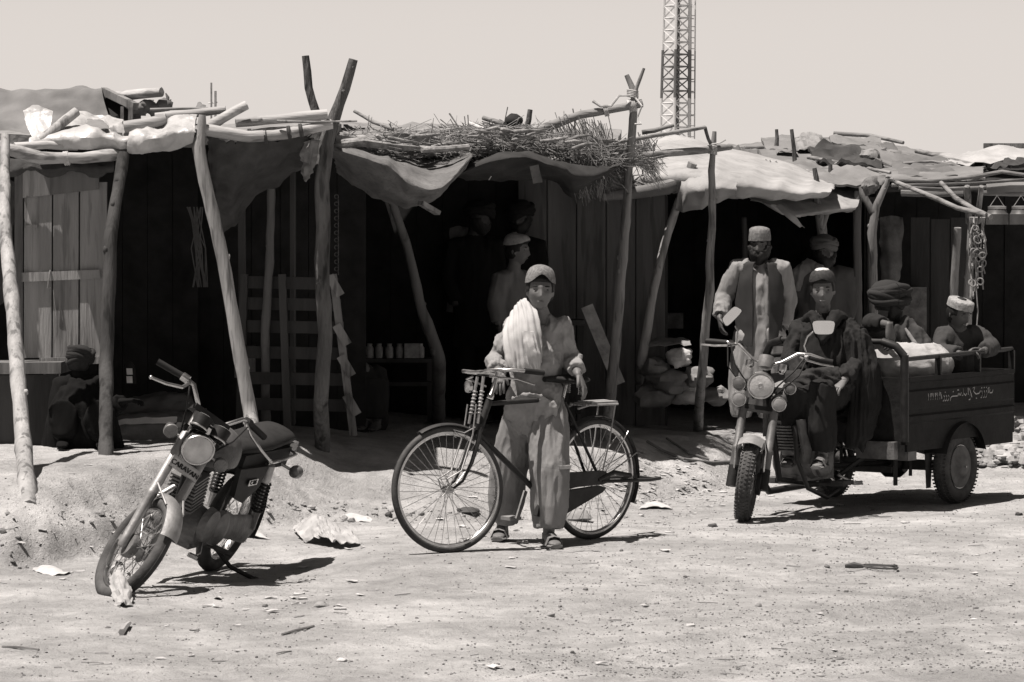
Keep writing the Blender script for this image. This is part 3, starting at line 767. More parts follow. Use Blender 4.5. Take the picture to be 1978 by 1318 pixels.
brush(220, 1085, 1180, lambda x: 262, lambda x: 330, 24.0, 24.2, .2, .5, 1.0, .0032)
brush(130, 1105, 1165, lambda x: 290, lambda x: 352, 24.0, 24.1, .2, .4, 1.3, .003)
for k in range(26):
    px = random.uniform(650, 1120); t = (px - 640) / 600; py = lerp(tp(px) + 8, bt(px) - 4, random.random()); dd = lerp(22.5, 24.2, t) + random.uniform(-.05, .3); l = random.uniform(20, 60); sl = random.uniform(-14, 12)
    br.tube([P(px, py, dd), P(px + l * .5, py + sl * .5 + random.uniform(-4, 4), dd + .1), P(px + l, py + sl, dd + .15)], [random.uniform(.008, .018), .014, random.uniform(.005, .012)], 7, jit=.1)
br.build('brushwood', thatch, S3, angle=3)
MW[br and S3.name] = MW[S3.name]
o = bpy.data.objects['brushwood']; o.data.transform(MW[S3.name].inverted())
# pale broken stalks hanging from the brush
for pts in ([(970, 252), (980, 270), (999, 295)], [(1013, 254), (1040, 268), (1063, 288)], [(958, 312), (952, 335), (944, 348)], [(1090, 270), (1100, 290), (1110, 314)], [(938, 268), (920, 285), (905, 300)], [(1130, 285), (1150, 318), (1168, 345)]):
    sk = MB(); sk.tube([P(x, y, 23.4 + (x - 900) * .0025) for x, y in pts], (.007, .004), 5)
    sk.build('stalk', straw, S3, world=True)
tk = MB(); 
for k in range(5): tk.tube([P(640, 282 - 5 * k, 22.5 + .1 * k), P(700, 276 - 4 * k, 22.6 + .1 * k), P(760, 284 - 6 * k, 22.8 + .1 * k), P(830, 288 - 6 * k, 23.0 + .1 * k)], (.02, .03, .028, .02), 7)
tk.tube([P(815, 290, 22.9), P(860, 288, 23.0), P(905, 284, 23.1)], .022, 8)
tk.build('rafter', thatch, S3, world=True)
# sagging canvas
cv = MB()
cv.sheet([[P(636, 280, 22.6), P(690, 284, 22.9), P(750, 300, 23.1), P(800, 304, 23.3), P(850, 300, 23.4), P(905, 292, 23.5)],
          [P(636, 282, 22.6), P(690, 290, 22.7), P(748, 302, 22.8), P(790, 316, 22.9), P(850, 324, 23.0), P(910, 296, 23.2)],
          [P(638, 284, 22.22), P(692, 300, 22.2), P(752, 318, 22.2), P(796, 352, 22.25), P(850, 362, 22.4), P(912, 302, 22.9)],
          [P(642, 306, 22.45), P(692, 335, 22.42), P(750, 362, 22.4), P(795, 384, 22.45), P(850, 372, 22.6), P(912, 304, 22.98)],
          [P(652, 332, 22.75), P(690, 362, 22.72), P(740, 390, 22.7), P(790, 402, 22.7), P(848, 378, 22.8), P(912, 306, 23.05)]], 10, .006, .014, 7, pleat=(.008, 5, 2), ragged=.02)
cv.build('canvas', sagcloth, S3, world=True)
cv2 = MB()
cv2.sheet([[P(896, 318, 23.3), P(950, 298, 23.4), P(1010, 292, 23.5), P(1080, 312, 23.7), P(1140, 322, 23.9), P(1195, 318, 24.1)],
           [P(890, 335, 23.1), P(950, 312, 23.2), P(1015, 305, 23.3), P(1080, 325, 23.5), P(1135, 345, 23.75), P(1196, 320, 24.05)],
           [P(886, 338, 23.3), P(950, 334, 23.4), P(1020, 330, 23.5), P(1080, 340, 23.7), P(1118, 362, 23.9), P(1192, 326, 24.15)],
           [P(884, 342, 23.7), P(950, 350, 23.9), P(1020, 345, 24.0), P(1070, 352, 24.2), P(1114, 386, 24.4), P(1180, 350, 24.5)]], 9, .006, .02, 6, ragged=.03)
cv2.build('canvas', mat('dark_canvas', .032, .95, .35, 5, .3, 100), S3, world=True)  # even dark tone for this second canvas
tag(MB().prism([P(1023, 322, 23.3), P(1040, 318, 23.3), P(1048, 352, 23.35), P(1030, 355, 23.35)], (.0, .006, 0)).build('cloth_strip', sagcloth), 'short pale strip of cloth hanging from the underside of the brushwood roof', 'cloth strip')
tag(MB().bar(P(812, 392, 22.4), P(846, 412, 22.5), .06, .03).build('board_end', polewood, smooth=False), 'pale board end poking out below the sagging canvas', 'board')
# things poking out of the roof
loose_pole([P(684, 215, 23.2), P(720, 235, 23.1), P(760, 250, 23.0)], (.012, .016), polewood, 'thin straight stick slanting out of the brushwood right of the forked trunk', 'stick', 'stick')
loose_pole([P(1018, 248, 24.4), P(1022, 230, 24.4), P(1024, 212, 24.4)], (.022, .02), barkwood, 'short dark stub standing upright on the brushwood roof', 'stick', 'stick')
loose_pole([P(934, 228, 24.0), P(955, 234, 23.9), P(975, 240, 23.8)], (.018, .02), polewood, 'short stick slanting out of the brushwood left of the dark bundle', 'stick', 'stick')
loose_pole([P(906, 238, 23.8), P(920, 244, 23.7), P(935, 250, 23.6)], (.014, .016), straw, 'short pale stick on the brushwood left of the dark bundle', 'stick', 'stick')
loose_pole([P(1106, 210, 24.3), P(1110, 232, 24.3), P(1110, 270, 24.25)], (.005, .007), twig, 'fine upright twig in front of the slanting pole on the brushwood', 'twig', 'twig')
loose_pole([P(1105, 294, 24.5), P(1210, 272, 24.6), P(1290, 258, 24.8), P(1362, 246, 24.9)], (.016, .016), polewood, 'long thin pale pole rising to the right in front of the lattice mast', 'pole', 'pole')
loose_pole([P(1240, 256, 25.2), P(1265, 252, 25.2), P(1302, 242, 25.2)], (.022, .014), polewood, 'short branch pointing right in front of the lattice mast base', 'branch', 'branch')
bn = MB(); bn.ball(P(992, 234, 24.0), (.07, .07, .055), None, 12, 8, lambda d, p: p * (1 + .35 * noise.noise(d * 2.2)))
tag(bn.build('bundle', near_black), 'dark rounded bundle on top of the brushwood beside the upright stub', 'bundle')

# ================= stall 4: white tarpaulin
S4 = empty('market_stall', (1.7, 25.5, G(1.7, 25.5)), 'stall under a bright white tarpaulin behind the two tall poles', 'market stall')
post(S4, [foot(1226, 806), P(1240, 700, 26.0), P(1262, 560, 26.05), P(1290, 450, 26.1), P(1318, 370, 26.05), P(1338, 315, 26.0)], (.04, .04, .038, .036, .034, .04), mat('lightened_pole', .3, .8, .4, 9, .6, 60, (1, 1, .15), spots=.4), wob=.006, forks=[([P(1290, 450, 26.1), P(1312, 385, 26.05), P(1318, 335, 26.05)], (.03, .018))])  # pole colour lightened to brighten it in the shade
post(S4, [foot(1347, 830), P(1355, 730, 25.1), P(1370, 560, 25.0), P(1376, 420, 25.0), P(1374, 330, 25.0), P(1380, 254, 25.0)], (.042, .038, .034, .03, .028, .018), polewood, wob=.008)
post(S4, [P(1225, 304, 24.6), P(1290, 296, 24.8), P(1360, 290, 24.95), P(1412, 284, 25.1)], (.034, .024), polewood, 'beam')
post(S4, [P(1362, 246, 24.9), P(1368, 268, 24.95), P(1376, 284, 25.0)], (.014, .012), barkwood, 'brace')
b = MB(); lash(b, P(1376, 288, 25.0), (0, 0, 1), .035, 6); b.tube([P(1370, 280, 24.95), P(1392, 276, 24.9), P(1402, 270, 24.9)], .006, 5); b.build('lashing', straw, S4, world=True)
tr_ = MB()
tr_.sheet([[P(1228, 300, 27.6), P(1300, 262, 28.2), P(1390, 282, 28.2), P(1470, 300, 28.0), P(1540, 322, 27.8), P(1610, 352, 27.6)],
           [P(1200, 322, 26.8), P(1290, 300, 26.9), P(1385, 310, 26.9), P(1470, 330, 26.8), P(1550, 348, 26.8), P(1612, 362, 26.7)],
           [P(1180, 344, 26.25), P(1280, 328, 26.05), P(1380, 332, 25.85), P(1470, 350, 25.85), P(1550, 364, 25.95), P(1606, 368, 26.0)],
           [P(1182, 364, 26.18), P(1290, 364, 26.0), P(1375, 378, 25.8), P(1465, 381, 25.8), P(1540, 386, 25.9), P(1600, 377, 26.0)],
           [P(1190, 366, 26.3), P(1295, 372, 26.2), P(1370, 384, 26.0), P(1460, 382, 26.0), P(1530, 384, 26.1), P(1590, 376, 26.2)]], 12, .006, .008, 4, facet=.007, ragged=.02, pleat=(.012, 7, 3))
tr_.build('tarpaulin', whitetarp, S4, world=True)
t2 = MB()
t2.sheet([[P(1322, 322, 26.0), P(1345, 332, 25.9), P(1380, 342, 25.75), P(1425, 352, 25.72)], [P(1316, 362, 25.85), P(1340, 366, 25.7), P(1376, 366, 25.62), P(1422, 366, 25.66)], [P(1306, 400, 25.95), P(1335, 404, 25.85), P(1374, 392, 25.78), P(1420, 380, 25.74)], [P(1308, 408, 26.05), P(1335, 409, 25.95), P(1374, 396, 25.85), P(1420, 382, 25.8)]], 9, .006, .008, 9, pleat=(.012, 4, 1.0), ragged=.01)
t2.build('tarpaulin_flap', mat('grey_tarp', .3, .85, .2, 5, .3, 60, trans=.1), S4, world=True)
rl = MB(); rl.tube([P(1165, 380, 25.9), P(1230, 372, 25.9), P(1290, 362, 25.95), P(1330, 345, 26.0)], [(.05, .04), (.06, .05), (.07, .06), (.05, .04)], 10, jit=.08)
rl.build('rolled_edge', burlap, S4, world=True)
br2 = MB(); old = br; br = br2
brush(160, 1190, 1330, lambda x: 338, lambda x: 362, 25.9, 26.0, .1, .35, .1)
br2.build('brushwood', thatch, S4, angle=3, world=True)
br2 = MB(); br = br2
brush(110, 1235, 1270, lambda x: 286, lambda x: 330, 24.7, 24.7, .15, .35, .9, .003)
br2.build('grass_tuft', thatch, S4, angle=3, world=True); br = old
t3 = MB()
t3.sheet([[P(1450, 372, 26.6), P(1530, 384, 26.8), P(1600, 362, 27.4), P(1668, 362, 27.6)], [P(1452, 385, 26.4), P(1520, 400, 26.5), P(1600, 392, 26.9), P(1662, 382, 27.2)],
          [P(1490, 395, 26.3), P(1520, 415, 26.4), P(1590, 408, 26.7), P(1655, 402, 27.0)], [P(1520, 405, 26.5), P(1540, 420, 26.5), P(1590, 414, 26.8), P(1645, 410, 27.1)]], 12, .006, .01, 5, facet=.01, ragged=.03)
t3.build('tarpaulin', whitetarp, S4, world=True)
t4 = MB(); t4.sheet([[P(1498, 398, 26.25), P(1508, 395, 26.25), P(1520, 402, 26.25)], [P(1520, 420, 26.2), P(1528, 415, 26.2), P(1538, 420, 26.2)], [P(1545, 440, 26.2), P(1550, 438, 26.2), P(1553, 441, 26.2)]], 6, .006, .01)
t4.build('tarpaulin_flap', whitetarp, S4, world=True)
slab('roof', S4, [P(1200, 372, 26.4), P(1690, 392, 27.4), P(1210, 330, 29.6), P(1700, 350, 30.0)], .05, near_black)
wall('back_wall', S4, (1.28, 29.3, 0), (3.1, 29.6, 0), .1, 2.5, 9, near_black)
wall('side_wall', S4, (1.28, 26.4, 0), (1.28, 29.3, 0), .1, 2.3, 8, darkwood)
post(S4, [foot(1440, 800), P(1440, 600, 28.6), P(1437, 420, 28.4)], (.03, .026), midwood)
post(S4, [onG(P(1590, 800, 27.2).x, 27.2, -.05), P(1590, 470, 27.0), P(1586, 430, 26.9), P(1575, 378, 26.8)], (.05, .045, .045, .03), polewood, forks=[([P(1587, 440, 26.9), P(1602, 400, 26.85)], (.03, .02))])
post(S4, [P(1580, 362, 27.0), P(1577, 345, 27.0), P(1573, 325, 27.0)], (.024, .02), barkwood, 'peg')

# ================= stall 5: burlap roof on the right
S5 = empty('market_stall', (3.6, 28, G(3.6, 28)), 'stall under a wide patched burlap roof with forked posts, at the right', 'market stall')
rf = MB()
rf.sheet([[P(1480, 330, 27.6), P(1570, 348, 27.5), P(1640, 360, 27.5), P(1700, 352, 27.4), P(1790, 352, 27.3), P(1900, 350, 27.3)],
          [P(1430, 308, 28.4), P(1540, 318, 28.4), P(1640, 320, 28.4), P(1720, 325, 28.3), P(1800, 328, 28.2), P(1900, 330, 28.2)],
          [P(1390, 292, 29.2), P(1500, 288, 29.4), P(1620, 284, 29.4), P(1720, 296, 29.2), P(1800, 318, 29.0), P(1900, 326, 29.0)],
          [P(1360, 286, 30.0), P(1450, 284, 30.2), P(1540, 270, 30.3), P(1640, 271, 30.3), P(1740, 288, 30.0), P(1900, 318, 30.0)],
          [P(1360, 300, 31.0), P(1450, 300, 31.0), P(1560, 290, 31.0), P(1640, 290, 31.0), P(1740, 305, 31.0), P(1900, 330, 31.0)]], 14, .02, .022, 5, facet=.012, ragged=.03)
rf.build('roof', burlap, S5, world=True)
def patch(px, m, th=.02, cr=.05, cs=5, lift=.35):
    """cloth laid over the roof: rows of (x, y, depth), held a little in front of the roof so that its edges cast shade"""
    b = MB(); b.sheet([[P(x, y, dd - lift) for x, y, dd in r] for r in px], 7, th, cr, cs); b.build('roof_patch', m, S5, world=True)
burlap2 = mat('patched_sacking', .12, .95, .3, 3, .3, 110); burlap3 = mat('worn_sacking', .17, .95, .3, 3, .3, 110)
patch([[(1560, 288, 29.3), (1620, 276, 29.4), (1670, 292, 29.2), (1700, 312, 28.8)], [(1572, 300, 29.0), (1630, 296, 29.1), (1675, 306, 28.9), (1702, 316, 28.7)], [(1590, 306, 28.7), (1640, 314, 28.5), (1680, 320, 28.4), (1704, 319, 28.5)]], burlapdark, .03, .07, 5, .5)
patch([[(1676, 276, 29.9), (1715, 277, 29.8), (1738, 288, 29.6)], [(1688, 286, 29.6), (1720, 292, 29.5), (1752, 304, 29.3)]], burlap2, .03, .05, 6)
patch([[(1392, 290, 29.2), (1430, 290, 29.1), (1462, 304, 28.8), (1490, 318, 28.4)], [(1398, 302, 28.8), (1440, 304, 28.6), (1470, 314, 28.4), (1508, 332, 28.0)], [(1415, 318, 28.4), (1462, 322, 28.2), (1490, 330, 28.0), (1515, 338, 27.9)]], burlap2, .03, .09, 7)
patch([[(1500, 306, 28.6), (1580, 312, 28.5), (1660, 322, 28.3), (1720, 330, 28.1)], [(1505, 326, 28.0), (1580, 336, 27.9), (1650, 348, 27.7), (1720, 342, 27.8)], [(1520, 340, 27.7), (1580, 352, 27.5), (1645, 362, 27.4), (1700, 352, 27.5)]], burlap3, .02, .06, 4, .25)
patch([[(1600, 266, 30.1), (1660, 266, 30.1), (1700, 272, 30.0)], [(1606, 276, 29.6), (1660, 278, 29.6), (1712, 290, 29.5)]], burlap3, .03, .05, 5)
patch([[(1730, 296, 29.4), (1790, 304, 29.2), (1850, 314, 29.0)], [(1722, 318, 28.6), (1790, 322, 28.5), (1850, 330, 28.4)], [(1730, 340, 27.9), (1790, 344, 27.8), (1850, 342, 27.8)]], burlap2, .02, .06, 4, .3)
patch([[(1470, 268, 30.1), (1510, 264, 30.2), (1545, 266, 30.2)], [(1480, 288, 29.4), (1520, 284, 29.4), (1548, 288, 29.4)]], burlap3, .03, .05, 6)
post(S5, [onG(P(1655, 800, 27.4).x, 27.4, -.05), P(1657, 640, 27.3), P(1655, 420, 27.2), P(1658, 370, 27.2)], (.04, .036), midwood)
post(S5, [onG(P(1690, 800, 27.3).x, 27.3, -.05), P(1688, 600, 27.2), P(1684, 450, 27.1), P(1692, 400, 27.1), P(1716, 346, 27.1)], (.045, .042, .04, .034, .024), polewood, forks=[([P(1686, 410, 27.1), P(1672, 385, 27.1), P(1664, 360, 27.1)], (.034, .026))])
b = MB(); b.sheet([[P(1662, 352, 26.95), P(1684, 338, 26.95), P(1710, 342, 26.95)], [P(1664, 366, 26.9), P(1686, 358, 26.85), P(1706, 358, 26.9)], [P(1672, 380, 26.95), P(1688, 376, 26.9), P(1700, 368, 26.95)]], 7, .02, .04, 14); b.build('roof_rag', burlap, S5, world=True)
for pts, r in (([(1725, 348), (1800, 350), (1880, 342), (1935, 332), (1990, 340)], .02), ([(1722, 358), (1800, 356), (1880, 354), (1990, 346)], .018), ([(1735, 362), (1820, 366), (1900, 362), (1990, 358)], .022), ([(1900, 372), (1950, 374), (1990, 374)], .026)):
    post(S5, [P(x, y, 27.0) for x, y in pts], (r, r * .9), polewood, 'rafter')
for a_ in (([(1385, 290, 29.0), (1440, 286, 29.3), (1500, 284, 29.3)], .02), ([(1560, 304, 28.4), (1640, 318, 28.1), (1720, 334, 27.7)], .018), ([(1610, 258, 30.2), (1680, 262, 30.1), (1745, 276, 29.8)], .022), ([(1770, 292, 29.3), (1830, 306, 29.0), (1880, 318, 28.7)], .02), ([(1745, 316, 28.4), (1800, 312, 28.5), (1855, 322, 28.3)], .014), ([(1450, 300, 28.5), (1560, 330, 27.8), (1600, 350, 27.4)], .014)):
    post(S5, [P(*q) for q in a_[0]], (a_[1], a_[1] * .8), polewood, 'roof_stick')
post(S5, [P(1730, 352, 26.9), P(1780, 372, 26.6), P(1850, 402, 26.2), P(1905, 416, 26.0)], (.02, .022), polewood, 'brace')
post(S5, [P(1818, 354, 26.8), P(1845, 382, 26.5), P(1880, 404, 26.2), P(1914, 420, 26.0)], (.022, .024), polewood, 'brace')
for a, c, r in (((1836, 700), (1850, 440), .04), ((1862, 700), (1878, 420), .04), ((1872, 430), (1868, 360), .03), ((1888, 430), (1896, 360), .026)):
    q = P(a[0], a[1], 26.6); post(S5, [V((q.x, q.y, G(q.x, q.y))) if a[1] > 600 else q, P((a[0] + c[0]) / 2, (a[1] + c[1]) / 2, 26.5), P(c[0], c[1], 26.4)], (r, r * .8), polewood)
slab('eave', S5, [P(1700, 372, 27.3), P(1990, 372, 27.3), P(1700, 340, 31.0), P(1990, 330, 31.0)], .06, near_black)
b = MB(); b.tube([P(1742, 372, 27.2), P(1800, 374, 27.1), P(1860, 372, 27.1)], [(.04, .035)] * 3, 9, jit=.1); b.tube([P(1905, 366, 27.0), P(1950, 362, 27.0), P(2000, 362, 27.0)], [(.05, .05)] * 3, 9, jit=.08); b.build('rolled_cloth', burlap, S5, world=True)
wall('back_wall', S5, (3.05, 30.5, 0), (6, 30.5, 0), .1, 2.5, 14, near_black)
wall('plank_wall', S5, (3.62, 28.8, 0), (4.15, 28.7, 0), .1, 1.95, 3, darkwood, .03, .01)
wall('side_wall', S5, (3.1, 27.5, 0), (3.1, 30.5, 0), .1, 2.2, 7, near_black)
loose_pole([P(1500, 282, 29.0), P(1501, 268, 29.0), P(1500, 250, 29.0)], (.02, .016), barkwood, 'first of two short pegs standing on the burlap roof', 'peg', 'peg')
loose_pole([P(1536, 332, 28.2), P(1534, 290, 28.2), P(1529, 250, 28.2)], (.02, .018), barkwood, 'taller peg with a side stub standing on the burlap roof', 'peg', 'peg')
loose_pole([P(1604, 348, 27.9), P(1604, 330, 27.9), P(1604, 318, 27.9)], (.02, .018), barkwood, 'low stub peg near the front of the burlap roof', 'peg', 'peg')
crs('rag_heap', [[P(1538, 272, 29.6), P(1556, 255, 29.7), P(1580, 262, 29.7), P(1600, 280, 29.6)], [P(1536, 284, 29.2), P(1556, 268, 29.2), P(1580, 270, 29.2), P(1600, 286, 29.2)], [P(1540, 292, 28.9), P(1560, 284, 28.9), P(1580, 286, 28.9), P(1598, 292, 28.9)]], 'pale bunched rag heap at the peak of the burlap roof', 'rag heap', mat('pale_rag', .22, .9, .4, 8, .4, 60), .06, 9)
crs('rag', [[P(1498, 290, 28.9), P(1515, 286, 28.9), P(1535, 284, 28.9)], [P(1500, 298, 28.7), P(1518, 294, 28.7), P(1540, 292, 28.7)]], 'small pale rag lying between the two pegs on the burlap roof', 'rag', burlap, .03)
crs('rag', [[P(1650, 272, 29.9), P(1665, 270, 29.9), P(1680, 274, 29.9)], [P(1648, 284, 29.6), P(1664, 280, 29.6), P(1678, 286, 29.6)]], 'small pale rag near the ridge of the burlap roof', 'rag', mat('pale_rag', .4), .03)
bu = MB(); bu.tube([P(1672, 312, 28.2), P(1700, 322, 28.2), P(1745, 334, 28.1)], (.025, .02), 7); bu.tube([P(1690, 308, 28.2), P(1720, 322, 28.2), P(1760, 332, 28.1)], (.02, .02), 7); rock(bu, P(1680, 300, 28.4), .08, 10, 8, 3)
tag(bu.build('stick_bundle', polewood), 'bundle of pale sticks lying on the burlap roof right of the dark patch', 'sticks')
crs('white_sheet', [[P(1820, 318, 28.6), P(1860, 318, 28.6), P(1900, 312, 28.6), P(1990, 312, 28.6)], [P(1815, 300, 29.4), P(1870, 300, 29.4), P(1930, 298, 29.4), P(1990, 300, 29.4)], [P(1850, 305, 30), P(1890, 292, 30), P(1940, 285, 30), P(1990, 290, 30)]], 'pale sheet spread over the far right roof below the wooden frame', 'sheet', mat('pale_sheet', .33, .9, .2, 5, .3, 40), .05, 4)
fm = MB(); fm.bar(P(1900, 282, 31), P(1990, 282, 31), .05, .05); fm.bar(P(1906, 282, 31), P(1906, 306, 31), .07, .05); fm.bar(P(1958, 284, 31.02), P(1958, 300, 31.02), .07, .05)
tag(fm.build('wooden_frame', polewood, smooth=False), 'low wooden frame standing on the far right roof', 'frame')
crs('dark_cloth', [[P(1900, 330, 27.8), P(1940, 322, 27.8), P(1990, 318, 27.8)], [P(1910, 322, 28.2), P(1950, 310, 28.2), P(1990, 308, 28.2)]], 'dark brown cloth on the roof at the right edge', 'cloth', burlapdark, .05)

# ropes hanging from the crossed braces
rp = MB()
for k in range(16):
    x = 1882 + random.uniform(-10, 22); l = random.uniform(60, 160)
    pts = [P(x + random.uniform(-5, 5), 420 + l * t, 26.0 + random.uniform(-.05, .08)) for t in (0, .2, .4, .6, .8, 1)]
    rp.tube(pts, .007, 5)
for k in range(16):
    rp.torus(P(1880 + random.uniform(-6, 18), 440 + random.uniform(0, 110), 25.95 + random.uniform(-.04, .05)), V((random.uniform(-1, 1), 1.2, random.uniform(-.6, .6))), random.uniform(.018, .034), .006, 14, 5)
rp.tube([P(1884, 540, 25.95), P(1889, 600, 25.95), P(1886, 640, 25.95)], .006, 5)
tag(rp.build('rope_bunch', mat('pale_rope', .2, .8, .3, 20, .3, 90)), 'bunch of knotted pale ropes hanging from the crossed poles at the right', 'ropes')
def tin(px, d, label):
    t = empty('hanging_tin', P(px, 436, d), label, 'tin'); b = MB(); s = d / FPX
    b.lathe(P(px, 434, d), (0, 0, 1), [(0, 22 * s), (20 * s, 22 * s), (22 * s, 20 * s), (30 * s, 17 * s)], 18); b.build('body', mat('painted_tin', .07, .5, .2, 12, .15), t, world=True)
    b = MB(); b.lathe(P(px, 404, d), (0, 0, 1), [(0, 18 * s), (5 * s, 18 * s), (6 * s, 12 * s)], 16); b.build('lid', steel, t, world=True)
    b = MB(); b.tube([P(px - 16, 402, d), P(px, 378, d), P(px + 16, 402, d)], .004, 5); b.build('handle', steel, t, world=True)
tin(1926, 26.6, 'pale round tin hanging beside the knotted ropes'); tin(1972, 26.7, 'pale round tin hanging at the right edge of the picture')

# ================= things standing in the shade
def prop(name, label, cat, m, fn, smooth=True, grp=None):
    b = MB(); fn(b); return tag(b.build(name, m, smooth=smooth), label, cat, grp)
shelf = empty('shelf', P(770, 700, 25.6), 'low dark shelf of jars between the seated figure and the crooked post', 'shelf')
for y in (695, 740): MB().bar(P(690, y, 25.6), P(835, y, 25.6), .5, .03).build('board', darkwood, shelf, smooth=False, world=True)
for x in (692, 832): MB().bar(P(x, 695, 25.6), P(x, 815, 25.6), .06, .06).build('leg', darkwood, shelf, smooth=False, world=True)
jm = mat('dim_jar', .3, .35, .4, 20, .1); jm2 = mat('paper_box', .3, .8, .4, 20, .1)
for i, x in enumerate((714, 732, 752, 772, 812)):
    s = 25.4 / FPX
    b = MB(); b.lathe(P(x, 692, 25.4), (0, 0, 1), [(0, 7 * s), (2 * s, 8 * s), (20 * s, 8 * s), (24 * s, 5 * s), (28 * s, 5.5 * s)], 12)
    tag(b.build('jar', jm), 'dim glass jar in the row on the shaded shelf', 'jar', 'jars on the shaded shelf')
b = MB(); b.prism([P(781, 692, 25.35), P(809, 692, 25.35), P(809, 664, 25.35), P(781, 664, 25.35)], (0, .1, 0)); tag(b.build('box', jm2, smooth=False), 'pale printed box standing among the jars on the shaded shelf', 'box')
lan = empty('lantern', P(252, 742, 21.6), 'black lantern with bright panes beside the dark post at the left', 'lantern')
b = MB(); b.prism([P(243, 742, 21.6), P(262, 742, 21.6), P(259, 710, 21.6), P(240, 710, 21.6)], (0, .07, 0)); b.lathe(P(251, 710, 21.63), (0, 0, 1), [(0, .04), (.03, .02), (.04, .008)], 10); b.build('body', blackplastic, lan, smooth=False, world=True)
for y0, y1 in ((712, 724), (727, 740)):
    MB().prism([P(245, y1, 21.57), P(256, y1, 21.57), P(255, y0, 21.57), P(244, y0, 21.57)], (0, .015, 0)).build('pane', mat('lantern_pane', .6, .3), lan, smooth=False, world=True)
crs('folded_mat', [[P(228, 806, 22.0), P(300, 800, 22.0), P(378, 790, 22.0)], [P(232, 785, 22.0), P(300, 772, 22.0), P(372, 770, 22.0)], [P(258, 768, 22.2), P(310, 756, 22.2), P(366, 762, 22.2)]], 'grey folded mat in the shade behind the motorcycle handlebar', 'mat', mat('grey_mat', .1), .03)
b = MB(); b.sheet([[P(224, 866, 21.75), P(280, 866, 21.75), P(400, 866, 21.75)], [P(226, 824, 21.8), P(280, 820, 21.8), P(400, 818, 21.8)], [P(230, 812, 22.3), P(290, 806, 22.3), P(400, 804, 22.3)], [P(230, 840, 22.6), P(290, 840, 22.6), P(400, 840, 22.6)]], 6, .05, .03, 6)
crs('sunlit_strip', [[P(224, 823, 21.7), P(270, 819, 21.7), P(342, 818, 21.7)], [P(228, 812, 21.75), P(270, 808, 21.75), P(342, 806, 21.75)]], 'painted sunlit strip along the mud step behind the motorcycle', 'cloth', mat('sun_strip_paint', .8), .01)  # pale strip stands in for sunlight along the top of the step
tag(b.build('mud_step', mudroof, angle=1.3), 'low mud step in the shade behind the motorcycle', 'step')
prop('sack_pile', 'dim lumpy sack in the shade behind the leftmost bamboo post', 'sack', mat('dim_sack', .2, .9, .3, 9, .4), lambda b: rock(b, P(95, 790, 21.6), .22, 14, 10, 3, .8))
prop('white_bowl', 'pale bowl below the shutter beside the seated man', 'bowl', mat('pale_bowl', .5), lambda b: b.lathe(P(100, 740, 21.6), (0, 0, 1), [(0, .03), (.03, .05), (.06, .06)], 14))
prop('leaning_board', 'long board leaning in the shade left of the tall straight pole', 'board', mat('leaning_board', .4, .8, .4, 9, .4), lambda b: b.bar(P(1134, 592, 25.8), P(1196, 742, 25.6), .1, .025, (0, 1, 0)), False)  # board colour raised to make up for the shade it leans in
prop('table', 'low dark table behind the saddle of the bicycle', 'table', darkwood, lambda b: (b.bar(P(1000, 622, 26.0), P(1128, 622, 26.0), .5, .04), b.bar(P(1122, 630, 25.9), P(1116, 800, 25.9), .05, .05), b.bar(P(1010, 630, 25.9), P(1010, 800, 25.9), .05, .05)), False)
sackm = mat('sunlit_sack_tone', .55, .9, .3, 9, .3)  # paler colour stands in for scraps of sun on the sacks
for i, (x, y, r, m, l) in enumerate(((1312, 690, 27, sackm, 'rounded sack coloured as sunlit, topmost of the pile between the two tall poles'), (1266, 712, 30, mat('dim_sack', .2, .9, .3, 9, .4), 'dark sack at the left of the pile between the two tall poles'), (1330, 764, 30, sackm, 'sack coloured as sunlit lying on the ground beside the straight right pole'),
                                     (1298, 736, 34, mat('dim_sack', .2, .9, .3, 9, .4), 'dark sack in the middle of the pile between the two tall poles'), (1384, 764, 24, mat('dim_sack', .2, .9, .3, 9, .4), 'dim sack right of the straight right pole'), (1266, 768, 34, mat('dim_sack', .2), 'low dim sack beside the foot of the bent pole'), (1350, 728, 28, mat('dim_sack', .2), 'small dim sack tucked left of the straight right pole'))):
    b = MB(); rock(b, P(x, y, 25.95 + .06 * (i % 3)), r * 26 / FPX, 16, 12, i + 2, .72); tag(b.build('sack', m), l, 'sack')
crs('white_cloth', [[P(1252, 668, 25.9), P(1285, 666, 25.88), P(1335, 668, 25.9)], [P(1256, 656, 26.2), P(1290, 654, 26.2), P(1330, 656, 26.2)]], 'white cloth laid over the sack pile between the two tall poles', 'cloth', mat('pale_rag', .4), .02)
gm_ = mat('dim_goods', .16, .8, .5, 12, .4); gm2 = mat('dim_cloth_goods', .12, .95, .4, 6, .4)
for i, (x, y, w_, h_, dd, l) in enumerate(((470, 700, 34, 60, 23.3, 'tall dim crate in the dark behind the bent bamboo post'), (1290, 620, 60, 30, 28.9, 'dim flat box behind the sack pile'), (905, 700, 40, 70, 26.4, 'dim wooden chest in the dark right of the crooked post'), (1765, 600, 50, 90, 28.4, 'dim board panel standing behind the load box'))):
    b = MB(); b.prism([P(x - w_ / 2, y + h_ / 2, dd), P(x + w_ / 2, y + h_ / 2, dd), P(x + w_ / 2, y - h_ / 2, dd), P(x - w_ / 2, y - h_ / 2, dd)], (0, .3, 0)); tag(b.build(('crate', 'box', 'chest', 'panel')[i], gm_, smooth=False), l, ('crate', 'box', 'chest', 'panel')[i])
crs('hanging_cloth', [[P(868, 440, 26.3), P(885, 436, 26.3), P(905, 440, 26.3)], [P(866, 520, 26.25), P(884, 525, 26.2), P(902, 520, 26.25)], [P(864, 600, 26.3), P(884, 606, 26.2), P(900, 598, 26.3)]], 'dim striped cloth hanging in the dark right of the crooked post', 'cloth', gm2, .03, 9)
